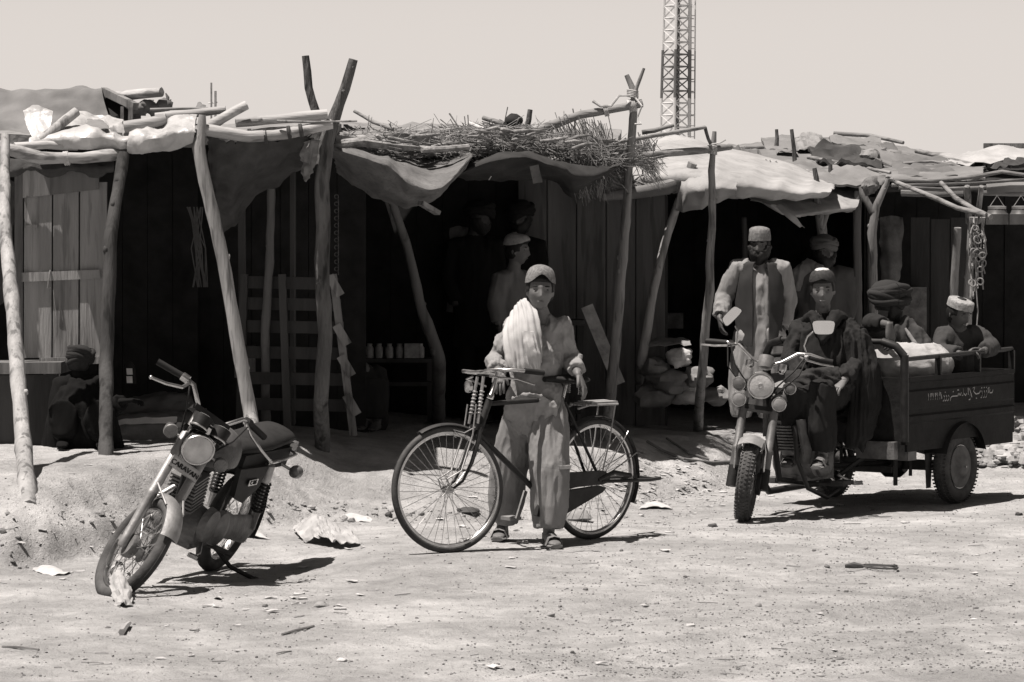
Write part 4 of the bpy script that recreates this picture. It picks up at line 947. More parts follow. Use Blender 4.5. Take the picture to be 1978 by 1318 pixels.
crs('hanging_cloth', [[P(1700, 420, 28.0), P(1722, 416, 28.0), P(1745, 420, 28.0)], [P(1700, 480, 28.0), P(1720, 490, 27.95), P(1742, 480, 28.0)], [P(1704, 545, 28.0), P(1722, 552, 27.95), P(1738, 540, 28.0)]], 'dim cloth hanging in the dark right of the forked pale post', 'cloth', gm2, .03, 9)
# ropes hanging in the dark of stall 2
b = MB()
for k in range(14): b.tube([P(372 + random.uniform(-14, 20), 400, 22.6), P(378 + random.uniform(-14, 20), 480, 22.6), P(385 + random.uniform(-14, 16), 555, 22.6)], .004, 4)
tag(b.build('cord_bundle', mat('dim_cord', .12)), 'dim cords hanging in the shade behind the bent bamboo post', 'cords')
ch = MB()
for k in range(22): ch.torus(P(650 + (k % 2) * 3, 380 + k * 7, 22.4), V((k % 2, 1 - k % 2, .1)), .014, .004, 10, 5)
tag(ch.build('chain', mat('dark_chain', .08, .4, metal=.6)), 'dark chain hanging beside the top of the pallet', 'chain')

# ================= the lattice mast far behind
DT = 95.0
tw_ = empty('lattice_mast', (P(1303, 300, DT).x, DT, 0), 'tall painted lattice mast with a ladder rising far behind the roofs', 'mast')
def mast_mat():
    m = bpy.data.materials.new('banded_paint'); m.use_nodes = True; nt = m.node_tree; N = nt.nodes; L = nt.links; b = N['Principled BSDF']; b.inputs['Roughness'].default_value = .6
    tc = N.new('ShaderNodeTexCoord'); sx = N.new('ShaderNodeSeparateXYZ'); L.new(tc.outputs['Object'], sx.inputs[0])
    g1 = N.new('ShaderNodeMath'); g1.operation = 'GREATER_THAN'; g1.inputs[1].default_value = P(1300, 190, DT).z; L.new(sx.outputs['Z'], g1.inputs[0])
    g2 = N.new('ShaderNodeMath'); g2.operation = 'LESS_THAN'; g2.inputs[1].default_value = P(1300, 97, DT).z; L.new(sx.outputs['Z'], g2.inputs[0])
    mu = N.new('ShaderNodeMath'); mu.operation = 'MULTIPLY'; L.new(g1.outputs[0], mu.inputs[0]); L.new(g2.outputs[0], mu.inputs[1])
    mx = N.new('ShaderNodeMix'); mx.data_type = 'FLOAT'; L.new(mu.outputs[0], mx.inputs[0]); mx.inputs[2].default_value = .5; mx.inputs[3].default_value = .11
    L.new(mx.outputs[0], b.inputs['Base Color']); return m
MM = mast_mat(); S_ = DT / FPX
def tz(y): return P(1300, y, DT).z
def leg(k, z):  # square mast, turned so that two faces show
    t = (z - tz(270)) / (tz(0) - tz(270)); hw = lerp(25.5, 22.5, t) * S_ * 1.08
    a = R(45 + 90 * k + 40); return V((hw * math.cos(a) + (4 * t) * S_, hw * math.sin(a), 0)) + V((0, 0, z))
zs = [0.0] + [tz(270 - 23.5 * i) for i in range(-2, 16)]
for k in range(4): MB().tube([leg(k, z) for z in zs], .042, 6).build('leg', MM, tw_)
bc = MB()
for i in range(len(zs) - 1):
    for k in range(4):
        if i % 1 == 0: bc.tube([leg(k, zs[i]), leg((k + 1) % 4, zs[i])], .02, 4)
        if i > 0 and k in (1, 2):
            bc.tube([leg(k, zs[i]), leg((k + 1) % 4, zs[i + 1])], .024, 4); bc.tube([leg((k + 1) % 4, zs[i]), leg(k, zs[i + 1])], .024, 4)
bc.build('bracing', MM, tw_)
ld = MB(); top = zs[-1]
for x in (30, 38): ld.tube([V((x * S_, .3, 0)), V(((x + 3) * S_, .3, top))], .022, 5)
for i in range(60): z = 2 + i * .33; ld.tube([V((30 * S_, .3, z)), V((40 * S_, .3, z))], .012, 4)
for z in zs[1:]: ld.tube([V((24 * S_, .3, z)), V((38 * S_, .3, z))], .016, 4)
ld.build('ladder', MM, tw_)
cb = MB()
for x in (-2, 2, 5): cb.tube([V((x * S_, 0, 0)), V(((x + 4) * S_, 0, top))], .03, 5)
cb.build('cable_run', mat('mast_cable', .12), tw_)
# ------------------------------------------------------------------ vehicles
def pose(x, y, z, yaw, lean=0.0, pitch=0.0):
    return Matrix.Translation((x, y, z)) @ Matrix.Rotation(R(yaw), 4, 'Z') @ Matrix.Rotation(R(pitch), 4, 'Y') @ Matrix.Rotation(R(lean), 4, 'X')
def steer_m(foot_x, rake, ang):
    ax = V((-math.sin(R(rake)), 0, math.cos(R(rake))))
    return Matrix.Translation((foot_x, 0, 0)) @ Matrix.Rotation(R(ang), 4, ax) @ Matrix.Translation((-foot_x, 0, 0)), ax
def text(s, name, m, parent, M, size, ext=.002):
    cu = bpy.data.curves.new(name, 'FONT'); cu.body = s; cu.size = size; cu.extrude = ext; cu.align_x = 'CENTER'; cu.align_y = 'CENTER'
    o = bpy.data.objects.new(name, cu); COL.objects.link(o)
    dg = bpy.context.evaluated_depsgraph_get(); dg.update()
    me = bpy.data.meshes.new_from_object(o.evaluated_get(dg)); bpy.data.objects.remove(o)
    me.transform(M); me.name = name; me.materials.clear(); me.materials.append(m)
    ob = bpy.data.objects.new(name, me); COL.objects.link(ob)
    if parent is not None: ob.parent = parent; MW[ob.name] = MW[parent.name]
    return ob

def wheel(root, c, Rr, tw, nsp, M=None, spoke_r=.0016, rim_w=.014, hubr=.03, hubw=.09, tmat=None, knob=0):
    """rim part with tyre, spokes and hub below it; axle along local y"""
    c = V(c); Y = V((0, 1, 0)); tmat = tmat or rubber
    rim = MB(M)
    r1 = Rr - 2 * tw
    rim.lathe(c - Y * rim_w, Y, [(0, r1 - .004), (0, r1 + .008), (rim_w * .5, r1), (rim_w * 1.5, r1), (2 * rim_w, r1 + .008), (2 * rim_w, r1 - .004), (rim_w, r1 - .012), (0, r1 - .004)], 56, cap=False)
    ro = rim.build('wheel', chrome, root, angle=.9)
    t = MB(M); t.torus(c, Y, Rr - tw, tw, 64, 12, ry=tw * 1.02)
    if knob:
        n = 56
        for i in range(n):
            a = 2 * math.pi * i / n
            for s in (-.62, -.2, .2, .62):
                b = a + (.035 if s in (-.2, .62) else 0); rr = Rr - tw + tw * math.cos(s * 1.1) * 1.0
                q = c + V((math.cos(b) * rr, s * tw * 1.25, math.sin(b) * rr)); e = V((math.cos(b), 0, math.sin(b)))
                t.bar(q - e * .004, q + e * knob, .011, tw * .34, (0, 1, 0))
    else:
        for s in (-.5, 0, .5): t.torus(c, Y, Rr - tw + tw * math.cos(s * 1.2), .0022, 64, 5); 
    t.v = t.v
    t.build('tyre', tmat, ro, angle=.8)
    s = MB(M)
    for i in range(nsp):
        a = 2 * math.pi * i / nsp; sd = 1 if i % 2 else -1; b = a + (.55 if (i // 2) % 2 else -.55)
        s.tube([c + V((math.cos(b) * hubr * .9, sd * hubw * .36, math.sin(b) * hubr * .9)), c + V((math.cos(a) * (r1 - .01), 0, math.sin(a) * (r1 - .01)))], spoke_r, 5)
    s.build('spokes', chrome, ro)
    h = MB(M); w = hubw / 2
    h.lathe(c - Y * w, Y, [(0, .01), (.002, hubr), (.01, hubr), (.012, hubr * .6), (hubw - .012, hubr * .6), (hubw - .01, hubr), (hubw - .002, hubr), (hubw, .01)], 20)
    h.lathe(c - Y * (w + .03), Y, [(0, .008), (hubw + .06, .008)], 10)
    h.build('hub', steel, ro)
    return ro

def fender(M, c, Rr, w, a0, a1, n=26, th=.003, drop=.25):
    """arched guard, round in section; angles from forward (+x) over the top"""
    rows = []
    for i in range(n + 1):
        a = R(lerp(a0, a1, i / n)); e = V((math.cos(a), 0, math.sin(a))); row = []
        for k in range(9):
            s = -1 + 2 * k / 8; row.append(V(c) + e * (Rr - drop * w * 2 * s * s * .9) + V((0, w * s, 0)))
        rows.append(row)
    b = MB(M); b.sheet(rows, 1, th); return b

# ================= motorcycle on its side stand
MM_ = pose(-1.6657, 17.4158, -.0872, -108.59, -22.2, .87)
mo = empty('motorcycle', MM_, 'dusty black motorcycle leaning on its side stand with its front wheel turned', 'motorcycle')
MS, max_ = steer_m(1.35, 27, 45)
fa = V((1.26, 0, .295))
wf = wheel(mo, fa, .302, .035, 36, MS, .002, .018, .05, .1)
b = MB(MS); b.lathe(fa + V((0, -.06, 0)), (0, 1, 0), [(0, .02), (.004, .062), (.02, .068), (.05, .06), (.055, .02)], 22); b.bar(fa + V((-.0, -.055, .02)), fa + V((-.13, -.055, -.03)), .03, .008, (0, 1, 0)); b.build('brake_drum', alloy, wf)
for s in (-1, 1):
    y = V((0, s * .078, 0))
    b = MB(MS); b.lathe(fa + y - max_ * .03, max_, [(0, .018), (.01, .025), (.06, .025), (.3, .026), (.31, .029), (.33, .029), (.34, .026), (.68, .027), (.69, .02)], 16)
    fk = b.build('fork_leg', silverpaint, mo)
    b = MB(MS); b.tube([fa + y + max_ * .6, fa + y + max_ * .78], .02, 10); b.build('fork_tube', chrome, fk)
fp = fa + max_ * .5
b = MB(MS); b.box(fp + V((.028, 0, .0)), (.016, .18, .062), Matrix.Rotation(R(-27), 3, 'Y')); pl_ = b.build('fork_plate', silverpaint, mo, smooth=False)
ML = MS @ Matrix.Translation(fp + V((.042, 0, .003))) @ Matrix.Rotation(R(-27), 4, 'Y') @ Matrix(((0, 0, 1, 0), (1, 0, 0, 0), (0, 1, 0, 0), (0, 0, 0, 1)))
text('CARAVAN', 'lettering', blackplastic, pl_, ML, .038)
b = MB(MS); b.box(fp + V((.036, 0, .0)), (.004, .15, .05), Matrix.Rotation(R(-27), 3, 'Y')); b.build('plate_panel', steel, pl_, smooth=False)
b = MB(MS)
for t in (.66, .78): b.box(fa + max_ * t + V((-.04, 0, 0)), (.1, .23, .03), Matrix.Rotation(R(-27), 3, 'Y'))
b.build('fork_yoke', blackplastic, mo)
fender(MS, fa, .325, .052, 42, 120).build('front_mudguard', silverpaint, mo)
b = MB(MS)
for s in (-1, 1): b.tube([fa + V((.0, s * .06, .0)), fa + V((-.18, s * .055, .25))], .005, 6); b.tube([fa + V((.05, s * .056, .30)), fa + max_ * .36 + V((0, s * .09, 0))], .006, 6)
b.build('mudguard_stay', steel, mo)
hl = V((1.04, 0, .855))
hx = V((math.cos(R(4)), 0, -math.sin(R(4))))
b = MB(MS); b.lathe(hl, hx, [(-.13, .02), (-.12, .05), (-.06, .08), (-.01, .088), (.0, .088)], 28); hb = b.build('headlight', blackplastic, mo)
b = MB(MS); b.torus(hl + hx * .002, hx, .083, .007, 36, 8); b.build('rim', chrome, hb)
b = MB(MS); b.lathe(hl + hx * .004, hx, [(0, .079), (.008, .06), (.013, .03), (.014, .005)], 28); b.build('lens', glass, hb)
for s in (-1, 1):
    b = MB(MS); b.lathe(V((1.0, s * .17, .85)), hx, [(-.04, .015), (-.03, .03), (0, .038), (.0, .04), (.012, .038), (.022, .02)], 18); ib = b.build('indicator', amber, mo)
    b = MB(MS); b.tube([V((.95, s * .07, .84)), V((.98, s * .16, .85))], .008, 8); b.build('stalk', chrome, ib)
    gp_ = V((.975, s * .062, .985)); ga = V((-.5, 0, .86)).normalized()
    b = MB(MS); b.lathe(gp_ - ga * .05, ga, [(0, .03), (.01, .046), (.06, .05), (.07, .05)], 20); gg = b.build('gauge', blackplastic, mo)
    b = MB(MS); b.torus(gp_ - ga * .045, ga, .046, .006, 24, 6); b.build('rim', chrome, gg)
    b = MB(MS); b.lathe(gp_ + ga * .021, ga, [(0, .045), (.003, .04)], 20); b.build('dial', glass, gg)
b = MB(MS); b.tube([V((.755, -.36, 1.05)), V((.79, -.25, 1.075)), V((.84, -.17, 1.08)), V((.885, -.1, 1.02)), V((.90, -.05, .965)), V((.90, .05, .965)), V((.885, .1, 1.02)), V((.84, .17, 1.08)), V((.79, .25, 1.075)), V((.755, .36, 1.05))], .012, 10)
hbar = b.build('handlebar', chrome, mo)
for s in (-1, 1):
    b = MB(MS); b.tube([V((.80, s * .235, 1.073)), V((.75, s * .372, 1.048))], .018, 12); b.build('grip', blackplastic, hbar)
    b = MB(MS); b.tube([V((.83, s * .19, 1.075)), V((.91, s * .24, 1.05)), V((.925, s * .33, 1.02)), V((.92, s * .41, 1.0))], (.010, .008), 8); b.ball(V((.92, s * .412, 1.0)), .011, None, 10, 8); b.build('lever', chrome, hbar)
    b = MB(MS); b.tube([V((.82, s * .2, 1.078)), V((.80, s * .235, 1.074))], .024, 12); b.build('switch_housing', chrome if s < 0 else blackplastic, hbar)
    b = MB(MS); b.tube([V((.88, s * .2, 1.07)), V((.95, s * .16, .98)), V((.96, s * .1, .85)), V((.93, s * .04, .7))], .005, 6); b.build('cable', blackplastic, hbar)
# frame, tank, seat
b = MB(); b.tube([V((.93, 0, .86)), V((.85, 0, .62)), V((.80, 0, .30)), V((.55, 0, .24)), V((.38, 0, .28))], .018, 10); b.tube([V((.9, 0, .8)), V((.6, 0, .72)), V((.2, 0, .68)), V((-.16, 0, .70))], .02, 10)
for s in (-1, 1): b.tube([V((.38, s * .08, .28)), V((.36, s * .09, .6)), V((.2, s * .1, .68)), V((-.2, s * .1, .72))], .013, 8); b.tube([V((.42, s * .09, .32)), V((0, s * .1, .295))], .017, 8)
b.build('frame', black, mo)
def tankf(d, p): 
    k = 1 - .25 * clamp(-d.x); return V((p.x, p.y * k * (1 + .1 * clamp(d.z)), p.z if d.z > -.3 else p.z * .55))
b = MB(); b.ball((.64, 0, .765), (.28, .165, .155), None, 32, 20, tankf); tk_ = b.build('fuel_tank', mat('tank_paint', .03, .35, .6, 9, .3, 80, spec=.45, dust=.3), mo)
b = MB(); b.lathe((.66, 0, .905), (.1, 0, 1), [(0, .035), (.018, .035), (.022, .02)], 18); b.build('filler_cap', chrome, tk_)
b = MB()
rows = []
for i, (x, z, w, h) in enumerate(((.44, .775, .09, .02), (.40, .79, .105, .04), (.25, .785, .115, .045), (.05, .79, .12, .045), (-.15, .81, .12, .045), (-.26, .815, .11, .04), (-.29, .81, .09, .015))):
    rows.append((V((x, 0, z)), (w, h)))
b.tube([r[0] for r in rows], [r[1] for r in rows], 18, side=(0, 1, 0))
seat = b.build('seat', vinyl, mo, angle=1.0)
b = MB(); b.box((.08, 0, .715), (.64, .23, .11)); b.build('seat_base', vinyl, seat)
b = MB(); b.tube([V((.14, .15, .72)), V((-.05, .155, .725)), V((-.24, .15, .74)), V((-.32, 0, .75)), V((-.24, -.15, .74)), V((.14, -.15, .72))], .009, 8); b.build('grab_rail', chrome, mo)
for s in (-1, 1):
    b = MB(); b.prism([V((.44, s * .10, .70)), V((.10, s * .12, .70)), V((.14, s * .12, .58)), V((.30, s * .12, .50)), V((.42, s * .11, .54))], (0, s * .03, 0)); sp = b.build('side_panel', mat('panel_paint', .010, .55, .3, 9, .1, spec=.2, dust=.06), mo)
    if s > 0:
        b = MB(); b.box((.26, .153, .62), (.12, .004, .034)); b.build('badge', chrome, sp, smooth=False)
        text('C 125', 'badge_lettering', blackplastic, sp, Matrix.Translation((.26, .156, .62)) @ Matrix(((-1, 0, 0, 0), (0, 0, 1, 0), (0, 1, 0, 0), (0, 0, 0, 1))), .034)
# engine
b = MB(); b.lathe((.64, -.14, .37), (0, 1, 0), [(0, .05), (.01, .09), (.06, .115), (.2, .115), (.26, .1), (.275, .05)], 24); b.lathe((.46, -.11, .36), (0, 1, 0), [(0, .04), (.01, .08), (.2, .085), (.215, .04)], 22); b.box((.55, 0, .33), (.3, .2, .16)); eng = b.build('engine', alloy, mo, angle=.5)
b = MB(); ca = V((.28, 0, .96)).normalized()
for i in range(9): b.box(V((.73, 0, .48)) + ca * (.022 * i), (.15, .16, .011), Matrix.Rotation(R(16), 3, 'Y'))
b.tube([V((.72, 0, .44)), V((.72, 0, .44)) + ca * .24], .058, 14); b.build('cylinder', alloy, eng)
b = MB(); b.tube([V((.80, -.03, .58)), V((.90, -.08, .5)), V((.86, -.13, .3)), V((.6, -.15, .22)), V((.2, -.16, .24)), V((-.3, -.17, .3))], (.02, .022, .022, .024, .04, .04), 14); b.build('exhaust', chrome, mo)
b = MB(); b.tube([V((.42, .115, .37)), V((.3, .12, .35)), V((.1, .12, .32)), V((-.02, .12, .3))], [(.02, .09), (.02, .07), (.02, .08), (.02, .085)], 16, side=(0, 1, 0)); b.build('chain_case', alloy, mo)
b = MB(); b.lathe((.5, .13, .37), (0, 1, 0), [(0, .1), (.03, .095), (.045, .07), (.05, .02)], 26); b.lathe((.64, .12, .4), (0, 1, 0), [(0, .1), (.04, .09), (.05, .03)], 26); b.build('engine_cover', alloy, eng)
# rear end
wr = wheel(mo, (0, 0, .295), .295, .04, 36, None, .002, .02, .055, .12)
fender(None, (0, 0, .295), .34, .07, 60, 200).build('rear_mudguard', black, mo)
for s in (-1, 1):
    b = MB(); b.lathe((-.02, s * .135, .31), V((.16, 0, 1)), [(0, .018), (.1, .024), (.11, .03), (.112, .012), (.29, .012)], 14); b.lathe((0.045, s * .135, .6), V((.16, 0, 1)), [(0, .032), (.1, .032), (.11, .015)], 14); sh_ = b.build('shock_absorber', steel, mo)
    b = MB()
    for i in range(9): b.torus(V((0, s * .135, .425)) + V((.16, 0, 1)) * (.02 * i), V((.16, 0, 1)), .031, .006, 18, 6)
    b.build('spring', blackplastic, sh_)
    b = MB(); b.lathe((-.2, s * .2, .66), V((-1, 0, 0)), [(-.04, .012), (-.03, .03), (0, .038), (.02, .036), (.03, .015)], 16); ib = b.build('indicator', amber, mo)
    b = MB(); b.tube([V((-.16, s * .08, .68)), V((-.19, s * .19, .66))], .009, 8); b.build('stalk', chrome, ib)
    b = MB(); b.tube([V((.5, s * .12, .27)), V((.5, s * .27, .27))], .015, 10); b.build('foot_peg', rubber, mo)
b = MB(); b.box((-.36, 0, .72), (.07, .16, .09), taper=.8); b.box((-.30, 0, .76), (.12, .2, .05)); tl = b.build('tail_light', redlens, mo)
b = MB(); b.tube([V((.42, .11, .26)), V((.40, .25, .18)), V((.36, .39, .165))], .013, 8); b.box((.36, .40, .166), (.07, .05, .012)); b.build('side_stand', black, mo)
b = MB(); b.tube([V((.62, .13, .3)), V((.7, .17, .26)), V((.76, .17, .25))], .007, 6); b.box((.77, .17, .25), (.03, .06, .02)); b.build('gear_pedal', chrome, mo)

# ================= bicycle
BM = pose(.465, 18.5704, -.023, 224.6, -2.95)
bi = empty('bicycle', BM, 'black roadster bicycle with rod brakes held by the boy at the road edge', 'bicycle')
BS, bax = steer_m(1.22, 22, -16)
bt_ = mat('bicycle_tyre', .04, .85, .3, 14, .3, 90, dust=.18)
ba = V((1.16, 0, .355))
wheel(bi, ba, .355, .019, 40, BS, .0016, .015, .022, .07, bt_)
wheel(bi, (0, 0, .355), .355, .019, 40, None, .0016, .015, .026, .09, bt_)
bb = V((.46, 0, .30)); st = V((.285, 0, .84)); hd = V((.885, 0, .83)); hd2 = V((.958, 0, .66))
b = MB(); b.tube([st, hd], .014, 10); b.tube([hd2, bb], .017, 10); b.tube([bb, st], .015, 10); b.tube([hd2 + (hd2 - hd) * .12, hd + (hd - hd2) * .12], .021, 12)
for s in (-1, 1): b.tube([bb + V((-.02, s * .03, 0)), V((0, s * .055, .355))], .011, 8); b.tube([st + V((0, s * .02, -.02)), V((0, s * .055, .355))], .009, 8)
b.lathe(bb - V((0, .04, 0)), (0, 1, 0), [(0, .024), (.08, .024)], 14); b.build('frame', black, bi)
b = MB(BS); cr_ = ba + bax * .36 + V((-.083, 0, 0)) * 0
crown = V((.985, 0, .66)) + V((.0, 0, .08)) * 0
for s in (-1, 1): b.tube([V((.965, s * .045, .70)), V((.975, s * .05, .64)), V((1.03, s * .05, .50)), V((1.09, s * .048, .40)), ba + V((0, s * .048, 0))], (.013, .014, .012, .009, .008), 8)
b.bar(V((.965, -.05, .70)), V((.965, .05, .70)), .04, .03); b.build('fork', black, bi)
b = MB(BS)
for s in (-1, 1):
    b.tube([V((.99, s * .05, .83)), V((1.02, s * .055, .66)), V((1.10, s * .06, .46)), ba + V((.03, s * .055, .06)), ba + V((.01, s * .055, 0))], .005, 6)
    b.tube([V((.93, s * .035, .985)), V((.985, s * .05, .72))], .009, 8)
    for k in range(7): b.torus(V((.945, s * .04, .90)) + (V((.975, s * .045, .76)) - V((.945, s * .04, .90))) * (k / 7), V((.2, 0, -1)), .012, .004, 12, 5)
    b.tube([V((.99, s * .03, .70)), V((1.06, s * .03, .67)), V((1.13, s * .03, .69)), ba + V((-.08, s * .03, .29))], .004, 6)
b.build('brake_rod', steel, bi)
b = MB(BS); b.lathe(V((.872, 0, .86)), bax, [(0, .02), (.02, .02), (.03, .014), (.14, .013), (.155, .016)], 14); b.tube([V((.84, 0, 1.000)), V((.90, 0, 1.010)), V((.935, 0, 1.010))], .013, 10)
b.tube([V((.935, -.05, 1.010)), V((.95, -.1, 1.015)), V((.93, -.2, 1.020)), V((.86, -.265, 1.015)), V((.72, -.28, 1.000))], .011, 10); b.tube([V((.935, -.05, 1.010)), V((.935, .05, 1.010)), V((.95, .1, 1.015)), V((.93, .2, 1.020)), V((.86, .265, 1.015)), V((.72, .28, 1.000))], .011, 10)
hb_ = b.build('handlebar', chrome, bi)
for s in (-1, 1):
    b = MB(BS); b.tube([V((.80, s * .275, 1.010)), V((.68, s * .283, 0.995))], .016, 12); b.build('grip', blackplastic, hb_)
    b = MB(BS); b.tube([V((.925, s * .1, 0.985)), V((.91, s * .2, 0.975)), V((.84, s * .26, 0.965)), V((.74, s * .28, 0.930))], .006, 8); b.build('brake_lever', chrome, hb_)
b = MB(BS); b.lathe(V((1.0, .02, .93)), (1, 0, 0), [(0, .02), (.01, .034), (.03, .034), (.035, .01)], 16); b.build('bell', chrome, bi)
fender(BS, ba, .372, .026, 62, 118, 18).build('front_mudguard', black, bi)
mg = fender(None, (0, 0, .355), .374, .028, 55, 205, 34).build('rear_mudguard', black, bi)
b = MB()
for s in (-1, 1): b.tube([V((0, s * .06, .355)), V((-.25, s * .03, .63))], .0035, 6); b.tube([V((0, s * .06, .355)), V((-.33, s * .03, .50))], .0035, 6)
b.build('mudguard_stay', chrome, mg)
b = MB(); b.prism([V((x, .052, z)) for x, z in ((.5, .415), (.0, .412), (-.06, .385), (-.05, .345), (.0, .332), (.5, .322))], (0, .03, 0)); cc_ = b.build('chain_case', black, bi, angle=.4); b = MB(); b.prism([V((x, .05, z)) for x, z in ((.5, .30), (.02, .325), (-.03, .31), (.0, .285), (.3, .175), (.46, .15), (.54, .18))], (0, .03, 0)); b.build('lower_guard', black, cc_, angle=.4)
b = MB(); b.prism([V((.3, .05, .375)), V((-.02, .05, .385)), V((-.02, .05, .345)), V((.3, .05, .33))], (0, .012, 0)); b.build('chain_stay_guard', black, bi, smooth=False)
b = MB(); b.bar(bb + V((0, -.1, 0)), bb + V((.06, -.1, -.16)), .025, .012, (0, 1, 0)); b.box(bb + V((.06, -.15, -.16)), (.09, .08, .02)); b.build('pedal_crank', steel, bi, smooth=False); b = MB(); b.bar(bb + V((0, .07, 0)), bb + V((-.06, .07, .16)), .025, .012, (0, 1, 0)); b.box(bb + V((-.06, .12, .16)), (.09, .08, .02)); b.build('pedal_crank', steel, bi, smooth=False)
b = MB(); b.tube([st, V((.262, 0, .92))], .012, 10); sp_ = b.build('seat_post', chrome, bi)
b = MB(); b.tube([V((.44, 0, .955)), V((.36, 0, .955)), V((.28, 0, .95)), V((.19, 0, .955)), V((.15, 0, .95))], [(.018, .015), (.035, .02), (.075, .025), (.11, .028), (.09, .02)], 16, side=(0, 1, 0)); sad = b.build('saddle', vinyl, bi)
b = MB()
for s in (-1, 1):
    for k in range(6): b.torus(V((.19, s * .06, .87)) + V((0, 0, .011 * k)), (0, 0, 1), .018, .004, 14, 5)
b.build('saddle_spring', chrome, sad)
b = MB(); rz = .80
for s in (-1, 1): b.tube([V((.2, s * .045, rz - .02)), V((.12, s * .06, rz)), V((-.11, s * .07, rz))], .0065, 8); b.tube([V((-.09, s * .068, rz)), V((-.06, s * .06, .58)), V((0, s * .06, .36))], .0045, 6)
for x in (.15, .06, -.02, -.105): b.tube([V((x, -.068, rz)), V((x, .068, rz))], .006, 8)
for y in (-.03, 0, .03): b.tube([V((.19, y, rz)), V((-.11, y, rz))], .005, 6)
b.bar(V((.10, -.03, rz + .011)), V((-.12, -.03, rz + .011)), .05, .01); b.bar(V((.10, .035, rz + .011)), V((-.12, .035, rz + .011)), .05, .01)
b.build('luggage_rack', mat('rack_wood', .26, .6, .3, 9, .3), bi)
b = MB()
for s in (-1, 1): b.tube([V((.01, s * .075, .35)), V((-.2, s * .09, .345)), V((-.40, s * .09, .34)), V((-.48, s * .09, .345))], .011, 8)
b.bar(V((-.34, -.09, .342)), V((-.48, -.09, .342)), .03, .03); b.bar(V((-.42, -.09, .342)), V((-.42, .09, .342)), .03, .02); b.tube([V((.04, .075, .36)), V((-.08, .085, .40)), V((-.22, .09, .375))], .014, 8); b.build('wheel_stand', black, bi)
b = MB(); b.torus((-.02, 0, .285), (0, 1, 0), .016, .004, 12, 5); b.build('stand_ring', steel, bi)

# ================= cargo tricycle
TL = 1.984
TM = pose(2.7244, 22.61, -.115, -126.18, 0, .42)
tr = empty('cargo_tricycle', TM, 'dusty black cargo tricycle with chrome headlights and a lettered load box', 'cargo tricycle')
TS, tax = steer_m(TL + .05, 17, 26)
ta = V((TL, 0, .26))
tt = mat('tricycle_tyre', .04, .9, .35, 14, .4, 90, dust=.2)
wheel(tr, ta, .262, .05, 24, TS, .0025, .03, .06, .1, tt, knob=.003)
for s in (-1, 1): wheel(tr, (0, s * .5, .26), .262, .058, 14, None, .004, .04, .075, .12, tt, knob=.003)
for s in (-1, 1):
    b = MB(); b.lathe((0, s * .5 + s * .045, .26), (0, s, 0), [(-.02, .15), (0, .15), (.004, .13), (.006, .1), (.02, .075), (.03, .06), (.035, .02)], 28); b.build('wheel_disc', mat('dark_steel', .06, .5, .3, 12, .2, dust=.4, metal=.3), tr)
for s in (-1, 1):
    y = V((0, s * .105, 0))
    b = MB(TS); b.lathe(ta + y - tax * .04, tax, [(0, .02), (.01, .03), (.24, .032), (.25, .036), (.27, .036), (.28, .028), (.6, .028), (.61, .03)], 16); fk = b.build('fork_leg', mat('fork_paint', .11, .45, .3, 14, .15, metal=.4, dust=.2), tr)
    b = MB(TS); b.tube([ta + y - tax * .04, ta + y + tax * .10], .036, 12); b.build('fork_boot', blackplastic, fk)
b = MB(TS); b.lathe(ta + V((0, .06, 0)), (0, 1, 0), [(0, .03), (.002, .075), (.03, .078), (.036, .03)], 22); b.build('brake_drum', blackplastic, tr)
b = MB(TS)
for t in (.5, .64): b.box(ta + tax * t + V((-.02, 0, 0)), (.09, .27, .03), Matrix.Rotation(R(-17), 3, 'Y'))
b.build('fork_yoke', blackplastic, tr)
fmud = fender(TS, ta, .315, .08, 62, 140, 24, .003, .2).build('front_mudguard', silverpaint, tr)
b = MB(TS)
for s in (-1, 1): b.tube([ta + V((.06, s * .085, .29)), ta + V((.04, s * .1, .22)), ta + V((0, s * .1, .06))], .006, 6)
b.build('mudguard_stay', chrome, fmud)
lx = V((1, 0, -.03)).normalized()
def lamp(c, r, name, body, lens, depth=.1, parent=tr):
    b = MB(TS); b.lathe(V(c), lx, [(-depth, r * .3), (-depth * .85, r * .6), (-depth * .4, r * .92), (0, r)], 24); o = b.build(name, body, parent)
    b = MB(TS); b.torus(V(c) + lx * .002, lx, r * .97, r * .09, 32, 8); b.build('rim', chrome, o)
    b = MB(TS); b.lathe(V(c) + lx * .003, lx, [(0, r * .92), (.006, r * .7), (.011, r * .35), (.012, .004)], 24); b.build('lens', lens, o)
    return o
hz = .905; hx0 = 1.905
hl2 = lamp((hx0, 0, hz), .088, 'headlight', blackplastic, glass, .13)
b = MB(TS); b.torus(V((hx0 + .013, 0, hz)), lx, .014, .006, 12, 6); b.build('bulb', steel, hl2)
for s in (-1, 1): lamp((hx0 - .01, s * .135, hz - .11), .048, 'spot_lamp', blackplastic, mat('dim_glass', .2, .2, .2, 10, .2, spec=.7, dust=.2), .09)
lamp((hx0 - .03, -.15, hz - .01), .045, 'indicator', amber, amber, .05); lamp((hx0 - .06, .19, hz + .0), .04, 'indicator', amber, amber, .05)
gax = V((-.35, 0, .94)).normalized()
for (y, r, h, z) in ((.0, .05, .09, 1.035), (-.105, .028, .05, 1.03), (.115, .03, .06, 1.02)):
    b = MB(TS); b.lathe(V((1.79, y, z - .03)), gax, [(0, r * .5), (.01, r * .9), (h * .4, r * 1.02), (h, r)], 20); gg = b.build('gauge', chrome if r < .04 else silverpaint, tr)
    b = MB(TS); b.lathe(V((1.79, y, z - .03)) + gax * (h + .001), gax, [(0, r * .95), (.004, r * .8)], 20); b.build('dial', blackplastic, gg)
bz = 1.10
